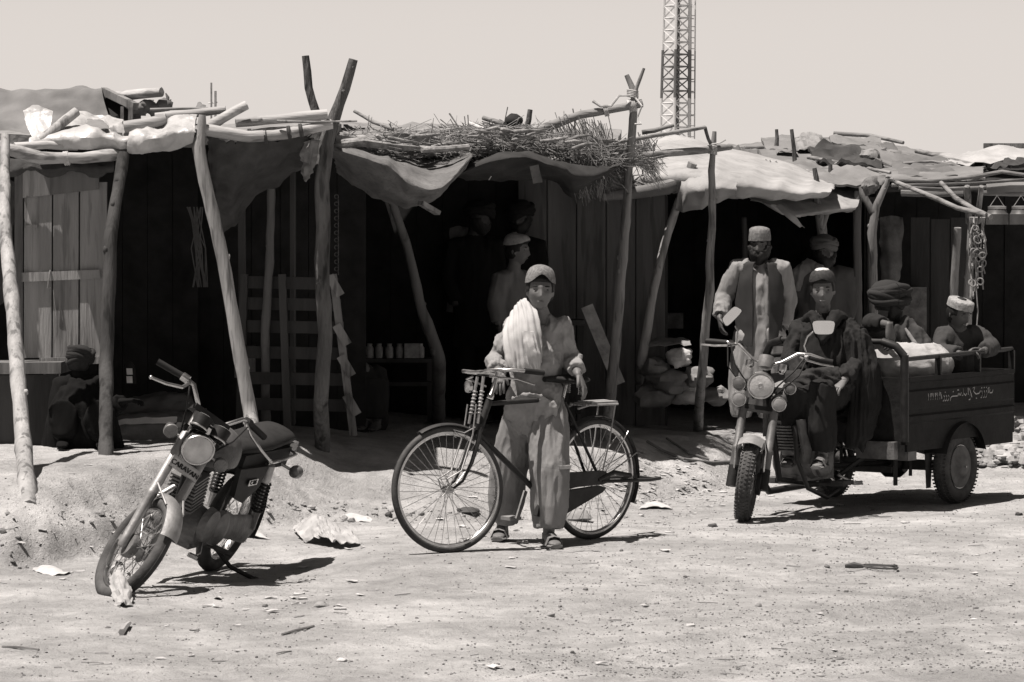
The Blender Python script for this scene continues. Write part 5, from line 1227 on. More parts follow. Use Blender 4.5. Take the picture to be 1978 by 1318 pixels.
b = MB(TS); b.tube([V((1.66, -.42, bz + .035)), V((1.70, -.28, bz + .045)), V((1.715, -.2, bz + .04)), V((1.73, -.1, bz - .04)), V((1.735, 0, bz - .08)), V((1.73, .1, bz - .04)), V((1.715, .2, bz + .03)), V((1.70, .28, bz + .035)), V((1.66, .42, bz)),], .012, 10)
hb3 = b.build('handlebar', chrome, tr)
for s in (-1, 1):
    dz = .04 if s < 0 else .01
    b = MB(TS); b.tube([V((1.695, s * .28, bz + dz)), V((1.655, s * .43, bz + dz - .01))], .02, 12); b.build('grip', blackplastic, hb3)
    b = MB(TS); b.tube([V((1.73, s * .22, bz + dz)), V((1.78, s * .27, bz + dz - .01)), V((1.76, s * .36, bz + dz - .025)), V((1.735, s * .45, bz + dz - .03))], (.008, .006), 8); b.build('lever', chrome, hb3)
    b = MB(TS); b.tube([V((1.77, s * .25, bz + dz)), V((1.84, s * .2, bz - .08)), V((1.84, s * .1, bz - .2)), V((1.8, s * .05, bz - .3))], .006, 6); b.tube([V((1.77, s * .27, bz + dz)), V((1.86, s * .24, bz - .1)), V((1.85, s * .1, bz - .25))], .005, 6); b.build('cable', blackplastic, hb3)
    b = MB(TS); b.tube([V((1.70, s * .245, bz + dz)), V((1.70, s * .27, bz + dz))], .024, 12); b.build('clamp', steel, hb3)
# mirrors: placed where the photograph shows them, in the tricycle's own space
inv = TM.inverted()
def mirror(pts, face, w, h, roll, name):
    b = MB(); b.tube([inv @ q for q in pts], .006, 8); st_ = b.build(name, chrome, tr)
    c = inv @ face; n = (inv.to_3x3() @ V((-.1, -1, .05))).normalized(); up = V((0, 0, 1)); x = n.cross(up).normalized(); y = x.cross(n)
    x, y = x * math.cos(roll) + y * math.sin(roll), y * math.cos(roll) - x * math.sin(roll)
    def rr(k, o, taper=1.0):
        ps = []
        for i in range(24):
            a = 2 * math.pi * i / 24; cx, sy = math.cos(a), math.sin(a)
            f = (abs(cx) ** 5 + abs(sy) ** 5) ** (-1 / 5); yy = sy * f
            ps.append(c + x * (w / 2 * k * cx * f * (1 + .12 * yy * taper)) + y * (h / 2 * k * yy) + n * o)
        return ps
    b = MB(); b.prism(rr(1, -.02), n * .024); hs_ = b.build('housing', blackplastic, st_, angle=.5)
    b = MB(); b.prism(rr(.93, .0045), n * .002); b.build('mirror_glass', mat('mirror_glass', .62, .12, .06, 4, 0, metal=.85), st_, smooth=False)
mirror([P(1557, 680, 21.15), P(1553, 668, 21.13), P(1560, 650, 21.1), P(1572, 640, 21.1)], P(1591, 633, 21.08), .15, .098, .0, 'mirror')
mirror([P(1424, 665, 21.25), P(1425, 640, 21.25), P(1420, 630, 21.25)], P(1413, 610, 21.24), .15, .07, 2.35, 'mirror')
# body: tank, engine, frame
b = MB(); b.ball((1.40, 0, .80), (.26, .14, .12), None, 28, 18, tankf); b.build('fuel_tank', mat('tank_paint2', .03, .3, .4, 9, .1, 80, spec=.6, dust=.6), tr)
b = MB(); b.tube([V((1.08, 0, .80)), V((.9, 0, .81)), V((.72, 0, .82))], [(.13, .05), (.16, .06), (.15, .05)], 16, side=(0, 1, 0)); b.build('seat', vinyl, tr)
b = MB(); b.tube([V((1.72, 0, .85)), V((1.64, 0, .6)), V((1.56, 0, .25)), V((1.2, 0, .2)), V((.95, 0, .25))], .022, 10)
for s in (-1, 1): b.tube([V((1.66, 0, .8)), V((1.2, s * .1, .68)), V((.8, s * .16, .6)), V((.8, s * .3, .44)), V((-.7, s * .3, .44))], .025, 8); b.tube([V((.95, s * .12, .25)), V((.8, s * .3, .42))], .02, 8)
b.bar(V((0, -.42, .26)), V((0, .42, .26)), .07, .07); b.lathe((0, -.1, .26), (0, 1, 0), [(0, .06), (.05, .1), (.15, .1), (.2, .06)], 18); b.tube([V((.95, .02, .3)), V((.1, .02, .27))], .02, 8)
b.bar(V((.55, -.3, .26)), V((.55, .3, .26)), .02, .04)
for s in (-1, 1):
    b.bar(V((.4, s * .3, .42)), V((0, s * .3, .34)), .05, .02); b.bar(V((0, s * .3, .34)), V((-.4, s * .3, .42)), .05, .02); b.bar(V((.5, s * .3, .44)), V((.5, s * .3, .15)), .025, .025); b.bar(V((.25, s * .28, .44)), V((.25, s * .28, .2)), .02, .02)
b.build('frame', black, tr)
b = MB(); b.lathe((1.3, -.16, .36), (0, 1, 0), [(0, .05), (.01, .1), (.06, .125), (.26, .125), (.31, .1), (.325, .04)], 24); b.box((1.2, 0, .33), (.36, .22, .2)); en2 = b.build('engine', alloy, tr, angle=.5)
b = MB()
for i in range(9): b.box(V((1.42, 0, .46)) + V((.3, 0, .95)) * (.022 * i), (.15, .17, .011), Matrix.Rotation(R(17), 3, 'Y'))
b.tube([V((1.41, 0, .42)), V((1.48, 0, .66))], .06, 14); b.build('cylinder', alloy, en2)
b = MB(); b.lathe((1.25, .15, .36), (0, 1, 0), [(0, .11), (.03, .105), (.045, .08), (.05, .02)], 26); b.build('engine_cover', alloy, en2)
b = MB(); b.tube([V((1.62, .16, .62)), V((1.66, .2, .4)), V((1.55, .22, .2)), V((1.3, .22, .12)), V((1.12, .2, .16))], .016, 10); b.tube([V((1.5, -.12, .5)), V((1.58, -.16, .3)), V((1.4, -.18, .15)), V((.7, -.2, .16))], .024, 10); b.build('crash_bar', black, tr)
b = MB(); b.prism([V((1.62, .17, .66)), V((1.56, .19, .36)), V((1.50, .19, .36)), V((1.40, .17, .66))], (0, .02, 0)); b.build('leg_shield', mat('shield_grey', .09, .5, .3, 9, .2, dust=.5), tr)
b = MB(); b.bar(V((1.2, -.3, .2)), V((1.2, .3, .2)), .04, .02); b.box((1.18, .27, .215), (.14, .1, .03)); b.box((1.18, -.27, .215), (.14, .1, .03)); b.build('foot_rest', rubber, tr)
# load box
boxp = mat('box_paint', .009, .65, .5, 6, .25, 60, spec=.15, dust=.04)
X0, X1, YW, Z0, Z1 = .80, -.76, .56, .46, .92
b = MB(); b.box(((X0 + X1) / 2, 0, Z0 + .02), (X0 - X1, 2 * YW - .06, .03)); lb = b.build('load_bed', boxp, tr, smooth=False)
for s in (-1, 1):
    # ribbed pressed side
    prof = [(0, 0), (.14, 0), (.155, .014), (.19, .014), (.205, 0), (.235, 0), (.25, .012), (.36, .012), (.375, 0), (.42, 0), (.432, .016), (.46, .016)]
    vs = []; n = len(prof)
    for x in (X0, X1):
        vs += [V((x, s * (YW + o), Z0 + z)) for z, o in prof]; vs += [V((x, s * (YW - .02), Z0 + z)) for z, o in prof]
    fs = []
    for i in range(n - 1):
        fs.append((i, i + 1, 2 * n + i + 1, 2 * n + i)); fs.append((n + i, 3 * n + i, 3 * n + i + 1, n + i + 1))
    fs += [(0, 2 * n, 3 * n, n), (n - 1, 2 * n - 1, 4 * n - 1, 3 * n - 1), tuple(range(n)) + tuple(range(2 * n - 1, n - 1, -1)), tuple(range(3 * n - 1, 2 * n - 1, -1)) + tuple(range(3 * n, 4 * n))]
    b = MB(); b.add(vs, fs); o = fixnormals(b.build('side_panel', boxp, tr, smooth=False))
    if s > 0: near_side = o
    b = MB(); b.prism([V((-.22, s * YW, Z0)), V((X1, s * YW, Z0)), V((X1, s * YW, Z0 - .07)), V((-.30, s * YW, Z0 - .07))], (0, -s * .02, 0)); b.build('skirt', boxp, tr, smooth=False); b = MB(); b.prism([V((X0, s * YW, Z0)), V((.26, s * YW, Z0)), V((.30, s * YW, Z0 - .05)), V((X0, s * YW, Z0 - .05))], (0, -s * .02, 0)); b.build('skirt', boxp, tr, smooth=False)
    fender(None, (0, s * .5, .26), .325, .09, 20, 160, 20, .003, .1).build('rear_mudguard', boxp, tr)
b = MB(); b.box((X0 + .012, 0, (Z0 + Z1) / 2), (.02, 2 * YW, Z1 - Z0)); b.build('end_panel', boxp, tr, smooth=False); b = MB(); b.box((X1 - .012, 0, (Z0 + Z1) / 2), (.02, 2 * YW, Z1 - Z0)); b.build('tailgate', boxp, tr, smooth=False)
b = MB(); zr = 1.045
for s in (-1, 1):
    b.tube([V((X0 + .02, s * (YW - .01), Z0 + .02)), V((X0 + .02, s * (YW - .01), zr + .03))], .03, 10)
    b.tube([V((X0 + .02, s * (YW - .01), zr)), V((X1, s * (YW - .01), zr + .02))], .016, 10)
    for x in (.34, -.24, X1): b.bar(V((x, s * (YW - .01), Z1 - .02)), V((x, s * (YW - .01), zr + .01)), .045, .02, (1, 0, 0))
    b.tube([V((X0 + .02, s * (YW - .01), zr + .02)), V((X0 + .05, s * (YW - .06), zr + .09)), V((X0 + .06, s * (YW - .16), zr + .12))], .028, 10)
b.tube([V((X0 + .06, -(YW - .16), zr + .12)), V((X0 + .06, YW - .16, zr + .12))], .02, 10)
b.build('guard_rail', black, tr)
b = MB(); b.box((X0 + .05, .35, .42), (.05, .3, .12)); b.build('tail_bracket', alloy, tr, smooth=False); b = MB(); b.box((.62, .45, .40), (.12, .1, .12)); b.build('tool_box', alloy, tr)
b = MB(); b.prism([V((.3, .42, .36)), V((.2, .42, .36)), V((.22, .42, .12)), V((.28, .42, .12))], (0, .006, 0)); b.build('mud_flap', rubber, tr, smooth=False)
b = MB(); b.tube([V((1.12, .2, .26)), V((1.0, .26, .2)), V((.9, .26, .2))], .01, 8); b.build('gear_pedal', steel, tr)
# white painted lettering in a right-to-left script along the near side
scr = MB(); y0 = YW + .0125; tz_ = Z0 + .305
def stroke(pts, r=.0042): scr.tube([V((-x, y0 + .001, tz_ + z)) for x, z in pts], [(r, .0015)] * len(pts), 6, side=(0, 0, 1))
# x grows away from the camera's left (the script starts at the right, the rear of the box)
x = -.40
for k in range(6):
    h = random.choice((.03, .035, .04)); stroke([(x, h), (x + .006, .01), (x + .002, -.012)], .0036); 
    if k % 2: stroke([(x + .004, .028), (x + .018, .034), (x + .02, .018)], .0034)
    x += .034
stroke([(x - .01, .02), (x, -.01)]); x += .03
for dx in (0, .034, .068):
    stroke([(x + dx, .012), (x + dx + .012, .0), (x + dx + .004, -.022), (x + dx - .014, -.028)])
stroke([(x + .02, .03), (x + .024, .036)]); x += .11
stroke([(x - .012, -.03), (x, -.006), (x + .02, 0), (x + .10, .0), (x + .115, .016), (x + .122, .0), (x + .136, .016), (x + .146, 0), (x + .16, .02)]); stroke([(x + .03, .03), (x + .04, .034)]); stroke([(x + .1, .04), (x + .12, .04)]); x += .19
stroke([(x, .05), (x, .0), (x - .02, 0)]); stroke([(x + .012, .012), (x + .035, -.004), (x + .055, .012)]); x += .075
stroke([(x, .05), (x + .004, .0)]); stroke([(x + .03, .0), (x + .036, -.03), (x + .012, -.036)]); stroke([(x + .02, .045), (x + .05, .0), (x + .06, -.02)]); x += .075
stroke([(x, .045), (x + .03, .05), (x + .01, .02), (x + .05, .0), (x + .1, .004), (x + .12, .02)]); stroke([(x + .05, -.03), (x + .06, -.03)]); x += .14
for dx in (0, .04, .075): stroke([(x + dx, .02), (x + dx + .01, 0), (x + dx, -.026), (x + dx - .016, -.03)]); stroke([(x + dx - .004, .038), (x + dx + .004, .042)])
x += .1; stroke([(x, .03), (x + .012, .0), (x + .03, .02), (x + .02, .04), (x, .03)]); stroke([(x + .03, 0), (x + .07, .0), (x + .08, .02)])
sc_ = scr.build('lettering', mat('sign_paint', .34, .7, .3, 60, .0), near_side)
k_ = [v.co.x for v in sc_.data.vertices]; mn, mxx = min(k_), max(k_)
for v in sc_.data.vertices: v.co.x = lerp(.53, -.43, (mxx - v.co.x) / (mxx - mn))
# ------------------------------------------------------------------ people
skin = mat('skin', .125, .55, .12, 12, .12, 120, spec=.35)
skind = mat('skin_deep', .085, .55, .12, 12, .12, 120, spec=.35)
lipm = mat('lip', .12, .5, .1, 20, .05)
eyem = mat('eye', .02, .15, .1, 20, 0, spec=.6)
hairm = mat('hair', .012, .6, .4, 30, .6, 120, (1, 1, .3))
def clothm(name, c, var=.12, trans=0.0, st=(1, 1, 1)): return mat(name, c, .92, var, 5, .3, 220, st, spec=.1, trans=trans)

def frame(yaw, pitch=0, roll=0):
    a, b, c = R(yaw), R(pitch), R(roll)
    f = V((math.sin(a) * math.cos(b), -math.cos(a) * math.cos(b), math.sin(b)))
    u = V((-math.sin(a) * math.sin(b), math.cos(a) * math.sin(b), math.cos(b)))
    r = f.cross(u)
    r2 = r * math.cos(c) + u * math.sin(c); u2 = u * math.cos(c) - r * math.sin(c)
    return r2, f, u2

def g2(x, s): return math.exp(-(x / s) ** 2)
def headp(d, s=1.0):
    a, b, c = d.x * .073, d.y * .094, d.z * .115
    t = clamp(-d.z)
    a *= 1 - .30 * t ** 1.6
    if d.y < 0: b *= 1 - .32 * t
    elif t > 0: b *= 1 - .05 * t
    if d.y > .15:
        k = sstep(.15, .5, d.y)
        h = pl([(-.046, 0), (-.036, .016), (-.026, .024), (-.008, .013), (.012, .006), (.03, .002), (.05, 0)], c)
        b += k * (h * g2(a, .0115) + .010 * g2(a, .02) * g2(c + .036, .01))
        b += k * (.006 * g2(c - .027, .009) * g2(a, .05) - .013 * g2(abs(a) - .031, .015) * g2(c - .008, .012) + .004 * g2(abs(a) - .045, .018) * g2(c + .016, .02))
        b += k * (.007 * g2(a, .024) * g2(c + .062, .011) - .004 * g2(a, .02) * g2(c + .079, .006) + .009 * g2(a, .024) * g2(c + .099, .016))
    return V((a, b, c)) * s

class Head:
    def __init__(s, c, yaw=0, pitch=0, roll=0, size=1.0):
        s.c = V(c); s.r, s.f, s.u = frame(yaw, pitch, roll); s.size = size
        s.rot = Matrix((s.r, s.f, s.u)).transposed()
    def at(s, d): return s.c + s.rot @ headp(V(d).normalized(), s.size)
    def loc(s, a, b, c): return s.c + s.rot @ (V((a, b, c)) * s.size)
    def skin(s, mb):
        mb.ball(s.c, (1, 1, 1), s.rot, 44, 34, lambda d, p: headp(d, s.size))
        for k in (-1, 1): mb.ball(s.loc(k * .074, -.008, -.004), tuple(x * s.size for x in (.011, .022, .032)), s.rot, 10, 8)
    def shell(s, mb, off, inn=-.012, n=30, m=24, rough=.004):
        def fn(d, p):
            q = headp(d, s.size); o = off(d)
            k = inn if o is None else o + rough * noise.noise(q * 60)
            return q + d * k * s.size
        mb.ball(s.c, (1, 1, 1), s.rot, n, m, fn); return mb
    def features(s, root, eyes=True):
        if eyes:
            for k in (-1, 1):
                b = MB(); b.ball(s.at((k * .43, .9, .065)) - s.f * .001, tuple(x * s.size for x in (.0135, .005, .0055)), s.rot, 12, 8); b.build('eye', eyem, root, world=True)
                b = MB(); b.ball(s.at((k * .43, .88, .235)), tuple(x * s.size for x in (.02, .006, .0045)), s.rot, 12, 8); b.build('eyebrow', hairm, root, world=True)
        b = MB(); b.ball(s.at((0, .85, -.52)) - s.f * .003, tuple(x * s.size for x in (.021, .006, .0045)), s.rot, 12, 8); b.build('mouth', lipm, root, world=True)
    def hair(s, root, low=-.35, front=.5):
        def off(d):
            if d.z > front - .1 * abs(d.x): return .012
            if d.y < .12 - .3 * clamp(-d.z) and d.z > low: return .012
            if abs(d.x) > .78 and d.z > -.02 and d.y < .5: return .008
            return None
        return s.shell(MB(), off).build('hair', hairm, root, world=True, angle=3)
    def beard(s, root, top=-.25, size=.016, long=.0, m=None):
        def off(d):
            if d.y > -.25 and d.z < top + .22 * (1 - abs(d.x)) * (-1 if d.y > .5 else 0) + .25 * sstep(.55, .8, abs(d.x)):
                return size + long * clamp(-d.z - .3) * clamp(d.y + .3)
            return None
        return s.shell(MB(), off, rough=.012).build('beard', m or hairm, root, world=True, angle=3)
    def cap(s, root, m, zb=.035, zt=.14, notch=.0, nw=.45, rr=1.08, flat=.5, name='cap', tilt=0.0, ra=.075, rb=.095):
        n = 36; prof = []
        for t in (0, .03, .15, .3, .5, .68, .82, .92, .975, 1.0):
            dome = max(.02, (1 - t ** 2.3)) ** .5; bx = 1.03 if t < .7 else max(.02, 1.03 * max(0.0, 1 - ((t - .7) / .3) ** 3.2) ** .6)
            prof.append((t, lerp(dome * 1.03, bx, flat) if t < 1 else .02))
        vs = []; fs = []
        for i, (t, q) in enumerate(prof):
            for k in range(n):
                a = 2 * math.pi * k / n; ang = abs(math.atan2(math.sin(a - math.pi / 2), math.cos(a - math.pi / 2)))
                z0 = zb + notch * g2(ang, nw) - tilt * math.sin(a)
                zz = lerp(z0, zt - tilt * .6 * math.sin(a), t) + .003 * nz(a * 3, t * 4, zt * 50)
                vs.append(s.loc(math.cos(a) * ra * rr * q, math.sin(a) * rb * rr * q - .004, zz))
        for i in range(len(prof) - 1):
            for k in range(n):
                k2 = (k + 1) % n; fs.append((i * n + k, i * n + k2, (i + 1) * n + k2, (i + 1) * n + k))
        fs.append(tuple((len(prof) - 1) * n + k for k in range(n)))
        b = MB(); b.add(vs, fs); o = b.build(name, m, root, world=True, angle=.9)
        return o
    def turban(s, root, m, big=1.0, z=.045, tail=None):
        b = MB(); rng = random.Random(int(abs(s.c.x) * 1000))
        b.ball(s.loc(0, -.005, z + .03), tuple(x * s.size * big for x in (.088, .108, .07)), s.rot, 20, 12)
        for i in range(8):
            ax = (s.u + s.r * rng.uniform(-.38, .38) + s.f * rng.uniform(-.3, .3)).normalized()
            zz = z + rng.uniform(-.012, .042); q = s.c + s.u * zz * s.size
            n = 40; pts = []; ref = s.r
            e1 = (s.r - ax * s.r.dot(ax)).normalized(); e2 = ax.cross(e1)
            R1, R2 = .078 * big * s.size, .097 * big * s.size; ph = rng.uniform(0, 6)
            for k in range(n + 1):
                a = 2 * math.pi * k / n
                pts.append(q + e1 * (math.cos(a) * R1) + e2 * (math.sin(a) * R2) + ax * .006 * math.sin(3 * a + ph))
            b.tube(pts, [((.026 + .006 * math.sin(2 * 6.28 * k / n + ph)) * s.size * big, .022 * s.size * big) for k in range(n + 1)], 9)
        if tail:
            b.tube(tail, [(.035, .012)] * len(tail), 10)
        return b.build('turban', m, root, world=True, angle=1.2)

def hand(mb, w, d, pn, s=1.0, curl=.5, thumb=1, spread=.12):
    """w wrist, d direction to the knuckles, pn the way the palm faces"""
    w, d, pn = V(w), V(d).normalized(), V(pn); pn = (pn - d * pn.dot(d)).normalized(); x = d.cross(pn) * thumb
    L = .088 * s
    mb.tube([w - d * .02, w, w + d * L * .45, w + d * L * .85, w + d * L * 1.02], [(.024 * s, .02 * s), (.026 * s, .019 * s), (.038 * s, .016 * s), (.041 * s, .014 * s), (.036 * s, .011 * s)], 12, side=x)
    for i, (o, l) in enumerate(((.029, .068), (.010, .078), (-.010, .072), (-.028, .056))):
        b = w + d * L * .95 + x * o * s; dd = (d + x * (o * spread * 20)).normalized(); pts = [b - dd * .012]; q = b
        for j, f in enumerate((.45, .32, .23)):
            pts.append(q); a = curl * (.5 + .5 * j) * (1 + .12 * i)
            dd = (dd * math.cos(a) + pn * math.sin(a)).normalized(); pn2 = pn
            q = q + dd * l * f * s
        pts.append(q)
        mb.tube(pts, [.0092 * s, .009 * s, .0085 * s, .008 * s, .006 * s], 8)
    t0 = w + d * L * .25 + x * .03 * s; td = (d * .75 + x * .6 + pn * .35 * curl).normalized()
    t1 = t0 + td * .036 * s; td2 = (td + pn * .5 * curl - x * .25).normalized(); t2 = t1 + td2 * .03 * s
    mb.tube([t0 - td * .015, t0, t1, t2], [.012 * s, .0115 * s, .0095 * s, .007 * s], 8)

def foot_(mb, ankle, toe, s=1.0):
    a, t = V(ankle), V(toe); d = (t - a); d.z = 0; L = d.length; d.normalize(); side = d.cross(V((0, 0, 1)))
    z0 = t.z
    heel = V((a.x, a.y, z0 + .035)) - d * .045
    mb.tube([heel + V((0, 0, -.005)), V((a.x, a.y, z0 + .042)) , a + d * .06 + V((0, 0, z0 + .045 - a.z)), V((t.x, t.y, z0 + .028)) - d * .05, V((t.x, t.y, z0 + .018))], [(.026, .026), (.032, .036), (.036, .036), (.042, .022), (.036, .014)], 12, side=side)
    for i, o in enumerate((-.028, -.013, .001, .015, .028)):
        q = V((t.x, t.y, z0 + .018)) + side * o - d * abs(o) * .5; mb.tube([q - d * .02, q + d * .022], [.009, .008], 7)
    mb.ball(a, (.034, .036, .04), None, 12, 8)
def sandal(root, ankle, toe, m):
    a, t = V(ankle), V(toe); d = t - a; d.z = 0; d.normalize(); side = d.cross(V((0, 0, 1))); z0 = t.z
    b = MB(); c = V((a.x, a.y, z0))
    pts = [c - d * .075, c, c + d * .1, V((t.x, t.y, z0)) - d * .03, V((t.x, t.y, z0)) + d * .03]
    b.tube([p + V((0, 0, .006)) for p in pts], [(.03, .012), (.038, .012), (.042, .012), (.05, .012), (.036, .012)], 14, side=side)
    m1 = V((t.x, t.y, z0)) - d * .05
    b.tube([m1 + side * .05 + V((0, 0, .008)), m1 + side * .03 + V((0, 0, .052)), m1 + V((0, 0, .06)), m1 - side * .03 + V((0, 0, .052)), m1 - side * .05 + V((0, 0, .008))], [(.03, .005)] * 5, 8, side=d)
    b.tube([c + side * .036 + V((0, 0, .01)), c - d * .06 + side * .02 + V((0, 0, .06)), c - d * .075 + V((0, 0, .065)), c - d * .06 - side * .02 + V((0, 0, .06)), c - side * .036 + V((0, 0, .01))], [(.01, .004)] * 5, 7, side=(0, 0, 1))
    return b.build('sandal', m, root, world=True)

def J(d, **kw):
    o = {}
    for k, v in kw.items(): o[k] = P(v[0], v[1], d + (v[2] if len(v) > 2 else 0))
    return o

def human(label, j, head, body_m=None, kam=None, tro=None, hands=(), voxel=.009, hem=.0, kw=(1, 1, 1, 1, 1), flare=1.25, sleeve=1.0, folds=.012, torso_d=.1, seed=1, sandals=None, feet=True, short=1.0, trolegs=(.105, .10, .08), foldfs=(15, 15, 3), cov=True, nohands=False):
    """j: world joints; head: Head. returns root"""
    base = min((j['al'].z, j['ar'].z)) if 'al' in j else j['hl'].z
    root = empty('person', V((j['hip'].x, j['hip'].y, base)), label, 'person')
    sh = (j['sl'] + j['sr']) / 2; hip = j['hip']; neck = j['neck']; side = (j['sr'] - j['sl']).normalized(); hw = (j['sr'] - j['sl']).length / 2
    b = MB()
    head.skin(b)
    b.tube([head.loc(0, -.02, -.03), head.loc(0, -.018, -.09), neck, neck.lerp(sh, .8)], [.048 * head.size, .049 * head.size, .056, .07], 14)
    b.tube([sh + V((0, 0, .01)), sh.lerp(hip, .35), sh.lerp(hip, .75), hip], [(hw * .8, .08), (hw * .75, .09), (hw * .62, .08), (hw * .7, .09)], 14, side=side)
    for s in 'lr':
        b.tube([sh.lerp(j['s' + s], .7), j['s' + s], j['e' + s], j['w' + s]], [.05, .046, .036, .026], 12)
        if 'k' + s in j: b.tube([hip.lerp(j['h' + s], .5), j['h' + s], j['k' + s], j['a' + s]], [.07, .075, .052, .034], 12)
    for s in 'lr':
        if feet and 't' + s in j: foot_(b, j['a' + s], j['t' + s])
    ex = MB()
    for h in hands: hand(ex, *h)
    fused(b, 'body', body_m or skin, root, min(voxel, .0065), 1, extra=ex if ex.v else None)
    if kam:
        b = MB(); he = hip + V((0, 0, -hem))
        if 'hem' in j: he = j['hem']
        rings = [neck + V((0, 0, .012)), neck.lerp(sh, .55) + V((0, 0, .01)), sh + V((0, 0, -.03)), sh.lerp(hip, .3), sh.lerp(hip, .7), hip.lerp(he, .15), he]
        b.tube(rings, [(.055, .052), (hw * .62, .07), ((hw + .035) * kw[0], torso_d), ((hw + .02) * kw[1], torso_d * 1.2), ((hw) * kw[2], torso_d * 1.2), ((hw + .01) * kw[3], torso_d * 1.3), ((hw) * flare * kw[4], torso_d * 1.5)], 22, side=side)
        for s in 'lr':
            e, w = j['e' + s], j['w' + s]; w2 = e.lerp(w, .88 * short)
            b.tube([sh.lerp(j['s' + s], .55), j['s' + s], j['s' + s].lerp(e, .55), e + V((0, 0, -.01)), w2], [.085 * sleeve, .083 * sleeve, .075 * sleeve, .07 * sleeve, .058 * sleeve], 14)
        fused(b, 'kameez', kam, root, voxel, 4, folds * .7, foldfs, seed)
    if tro and 'kl' in j:
        b = MB()
        for s in 'lr':
            b.tube([hip.lerp(j['h' + s], .6) + V((0, 0, .05)), j['h' + s], j['h' + s].lerp(j['k' + s], .5), j['k' + s], j['k' + s].lerp(j['a' + s], .55), j['a' + s] + V((0, 0, .035))], [trolegs[0], trolegs[0] * 1.05, trolegs[1] * 1.05, trolegs[1], trolegs[1] * .95, trolegs[2]], 16)
        b.ball((j['hl'] + j['hr']) / 2 + V((0, 0, -.03)), (.15, .12, .14), None, 14, 10)
        fused(b, 'trousers', tro, root, voxel, 4, folds * .62, (13, 13, 2.2), seed + 3)
    if sandals:
        for s in 'lr': sandal(root, j['a' + s], j['t' + s], sandals)
    return root

def drape(root, name, m, pts, rad, side=None, voxel=.009, folds=.012, fs=(16, 16, 5), seed=2, more=None, ff=None):
    b = MB(); b.tube(pts, rad, 20, side=side)
    if more: more(b)
    return fused(b, name, m, root, voxel, 3, folds, fs, seed, foldfn=ff)

def gz(q, dz=0.0): return V((q.x, q.y, G(q.x, q.y) + dz))

# ---- 1 the boy with the bicycle
d = 18.35
j = J(d, neck=(1046, 611), sl=(997, 632, .03), sr=(1080, 630), el=(958, 694, .02), er=(1104, 690, .05), wl=(963, 722, -.22), wr=(1117, 724, -.1), hip=(1032, 785, .0), hl=(1008, 800, .05), hr=(1058, 800, 0), kl=(985, 905, .12), kr=(1062, 915, -.12), hem=(1026, 802, -.12))
j['al'] = gz(P(970, 1028, 18.52), .08); j['ar'] = gz(P(1060, 1030, 18.2), .08)
j['tl'] = gz(P(962, 1050, 18.40), .012); j['tr'] = gz(P(1073, 1050, 18.06), .012)
hd1 = Head(P(1043, 563, 18.3), 4, 2, 3, 1.0)
kam1 = clothm('grey_kameez', .25)
boy = human('boy in a grey kameez with a pale shawl on one shoulder, straddling the bicycle', j, hd1, skin, kam1, clothm('grey_trousers', .2),
            hands=[(j['wl'], (.0, -.6, -.5), (0, .3, -1), .95, .9, 1), (j['wr'], (.4, -.2, -.9), (-.7, .2, -.3), 1.0, .45, -1)], voxel=.0065, folds=.026, kw=(1.0, 1.08, 1.2, 1.25, 1.0), flare=1.25, sleeve=.9, seed=4, sandals=mat('sandal', .09, .6, .3, 20, .2, dust=.3), trolegs=(.115, .112, .085), short=.85, foldfs=(13, 9, 8), torso_d=.095)
hd1.features(boy); hd1.hair(boy, -.45, .5)
hd1.cap(boy, mat('patterned_cap', .16, .9, .5, 60, .5, 140), .045, .155, .052, .55, 1.15, .25)
shw = clothm('pale_shawl', .42, .08)
# shawl: one long cloth thrown over the right shoulder, falling in pleats down the chest and over the arm
b = MB()
b.sheet([[P(x, y, d + q) for x, y, q in r] for r in (
    [(1016, 586, .10), (1006, 592, .12), (998, 602, .13), (988, 616, .15), (980, 632, .16)],
    [(1025, 579, .0), (1012, 580, -.01), (1002, 586, .0), (991, 600, .02), (983, 616, .04)],
    [(1037, 604, -.10), (1021, 606, -.12), (1004, 610, -.10), (987, 622, -.08), (973, 638, -.02)],
    [(1043, 634, -.135), (1025, 638, -.165), (1006, 642, -.155), (988, 650, -.13), (972, 662, -.09)],
    [(1045, 668, -.14), (1028, 674, -.175), (1008, 678, -.17), (991, 682, -.155), (975, 688, -.13)],
    [(1044, 700, -.14), (1029, 712, -.17), (1010, 714, -.17), (994, 712, -.155), (980, 710, -.14)])], 9, .007, .006, 8, 3, pleat=(.0085, 7, 3.0), ragged=.006)
b.build('shawl', shw, boy, world=True, angle=1.6)
b = MB()
b.sheet([[P(x, y, d + q) for x, y, q in r] for r in (
    [(1008, 640, -.18), (1020, 640, -.19), (1032, 640, -.175)], [(1012, 668, -.195), (1026, 668, -.21), (1038, 666, -.19)], [(1020, 692, -.195), (1034, 694, -.21), (1043, 690, -.185)], [(1034, 716, -.17), (1038, 718, -.18), (1043, 716, -.17)])], 9, .006, .006, 12, 5, pleat=(.006, 3, 1))
b.build('shawl_fold', shw, boy, world=True, angle=1.6)

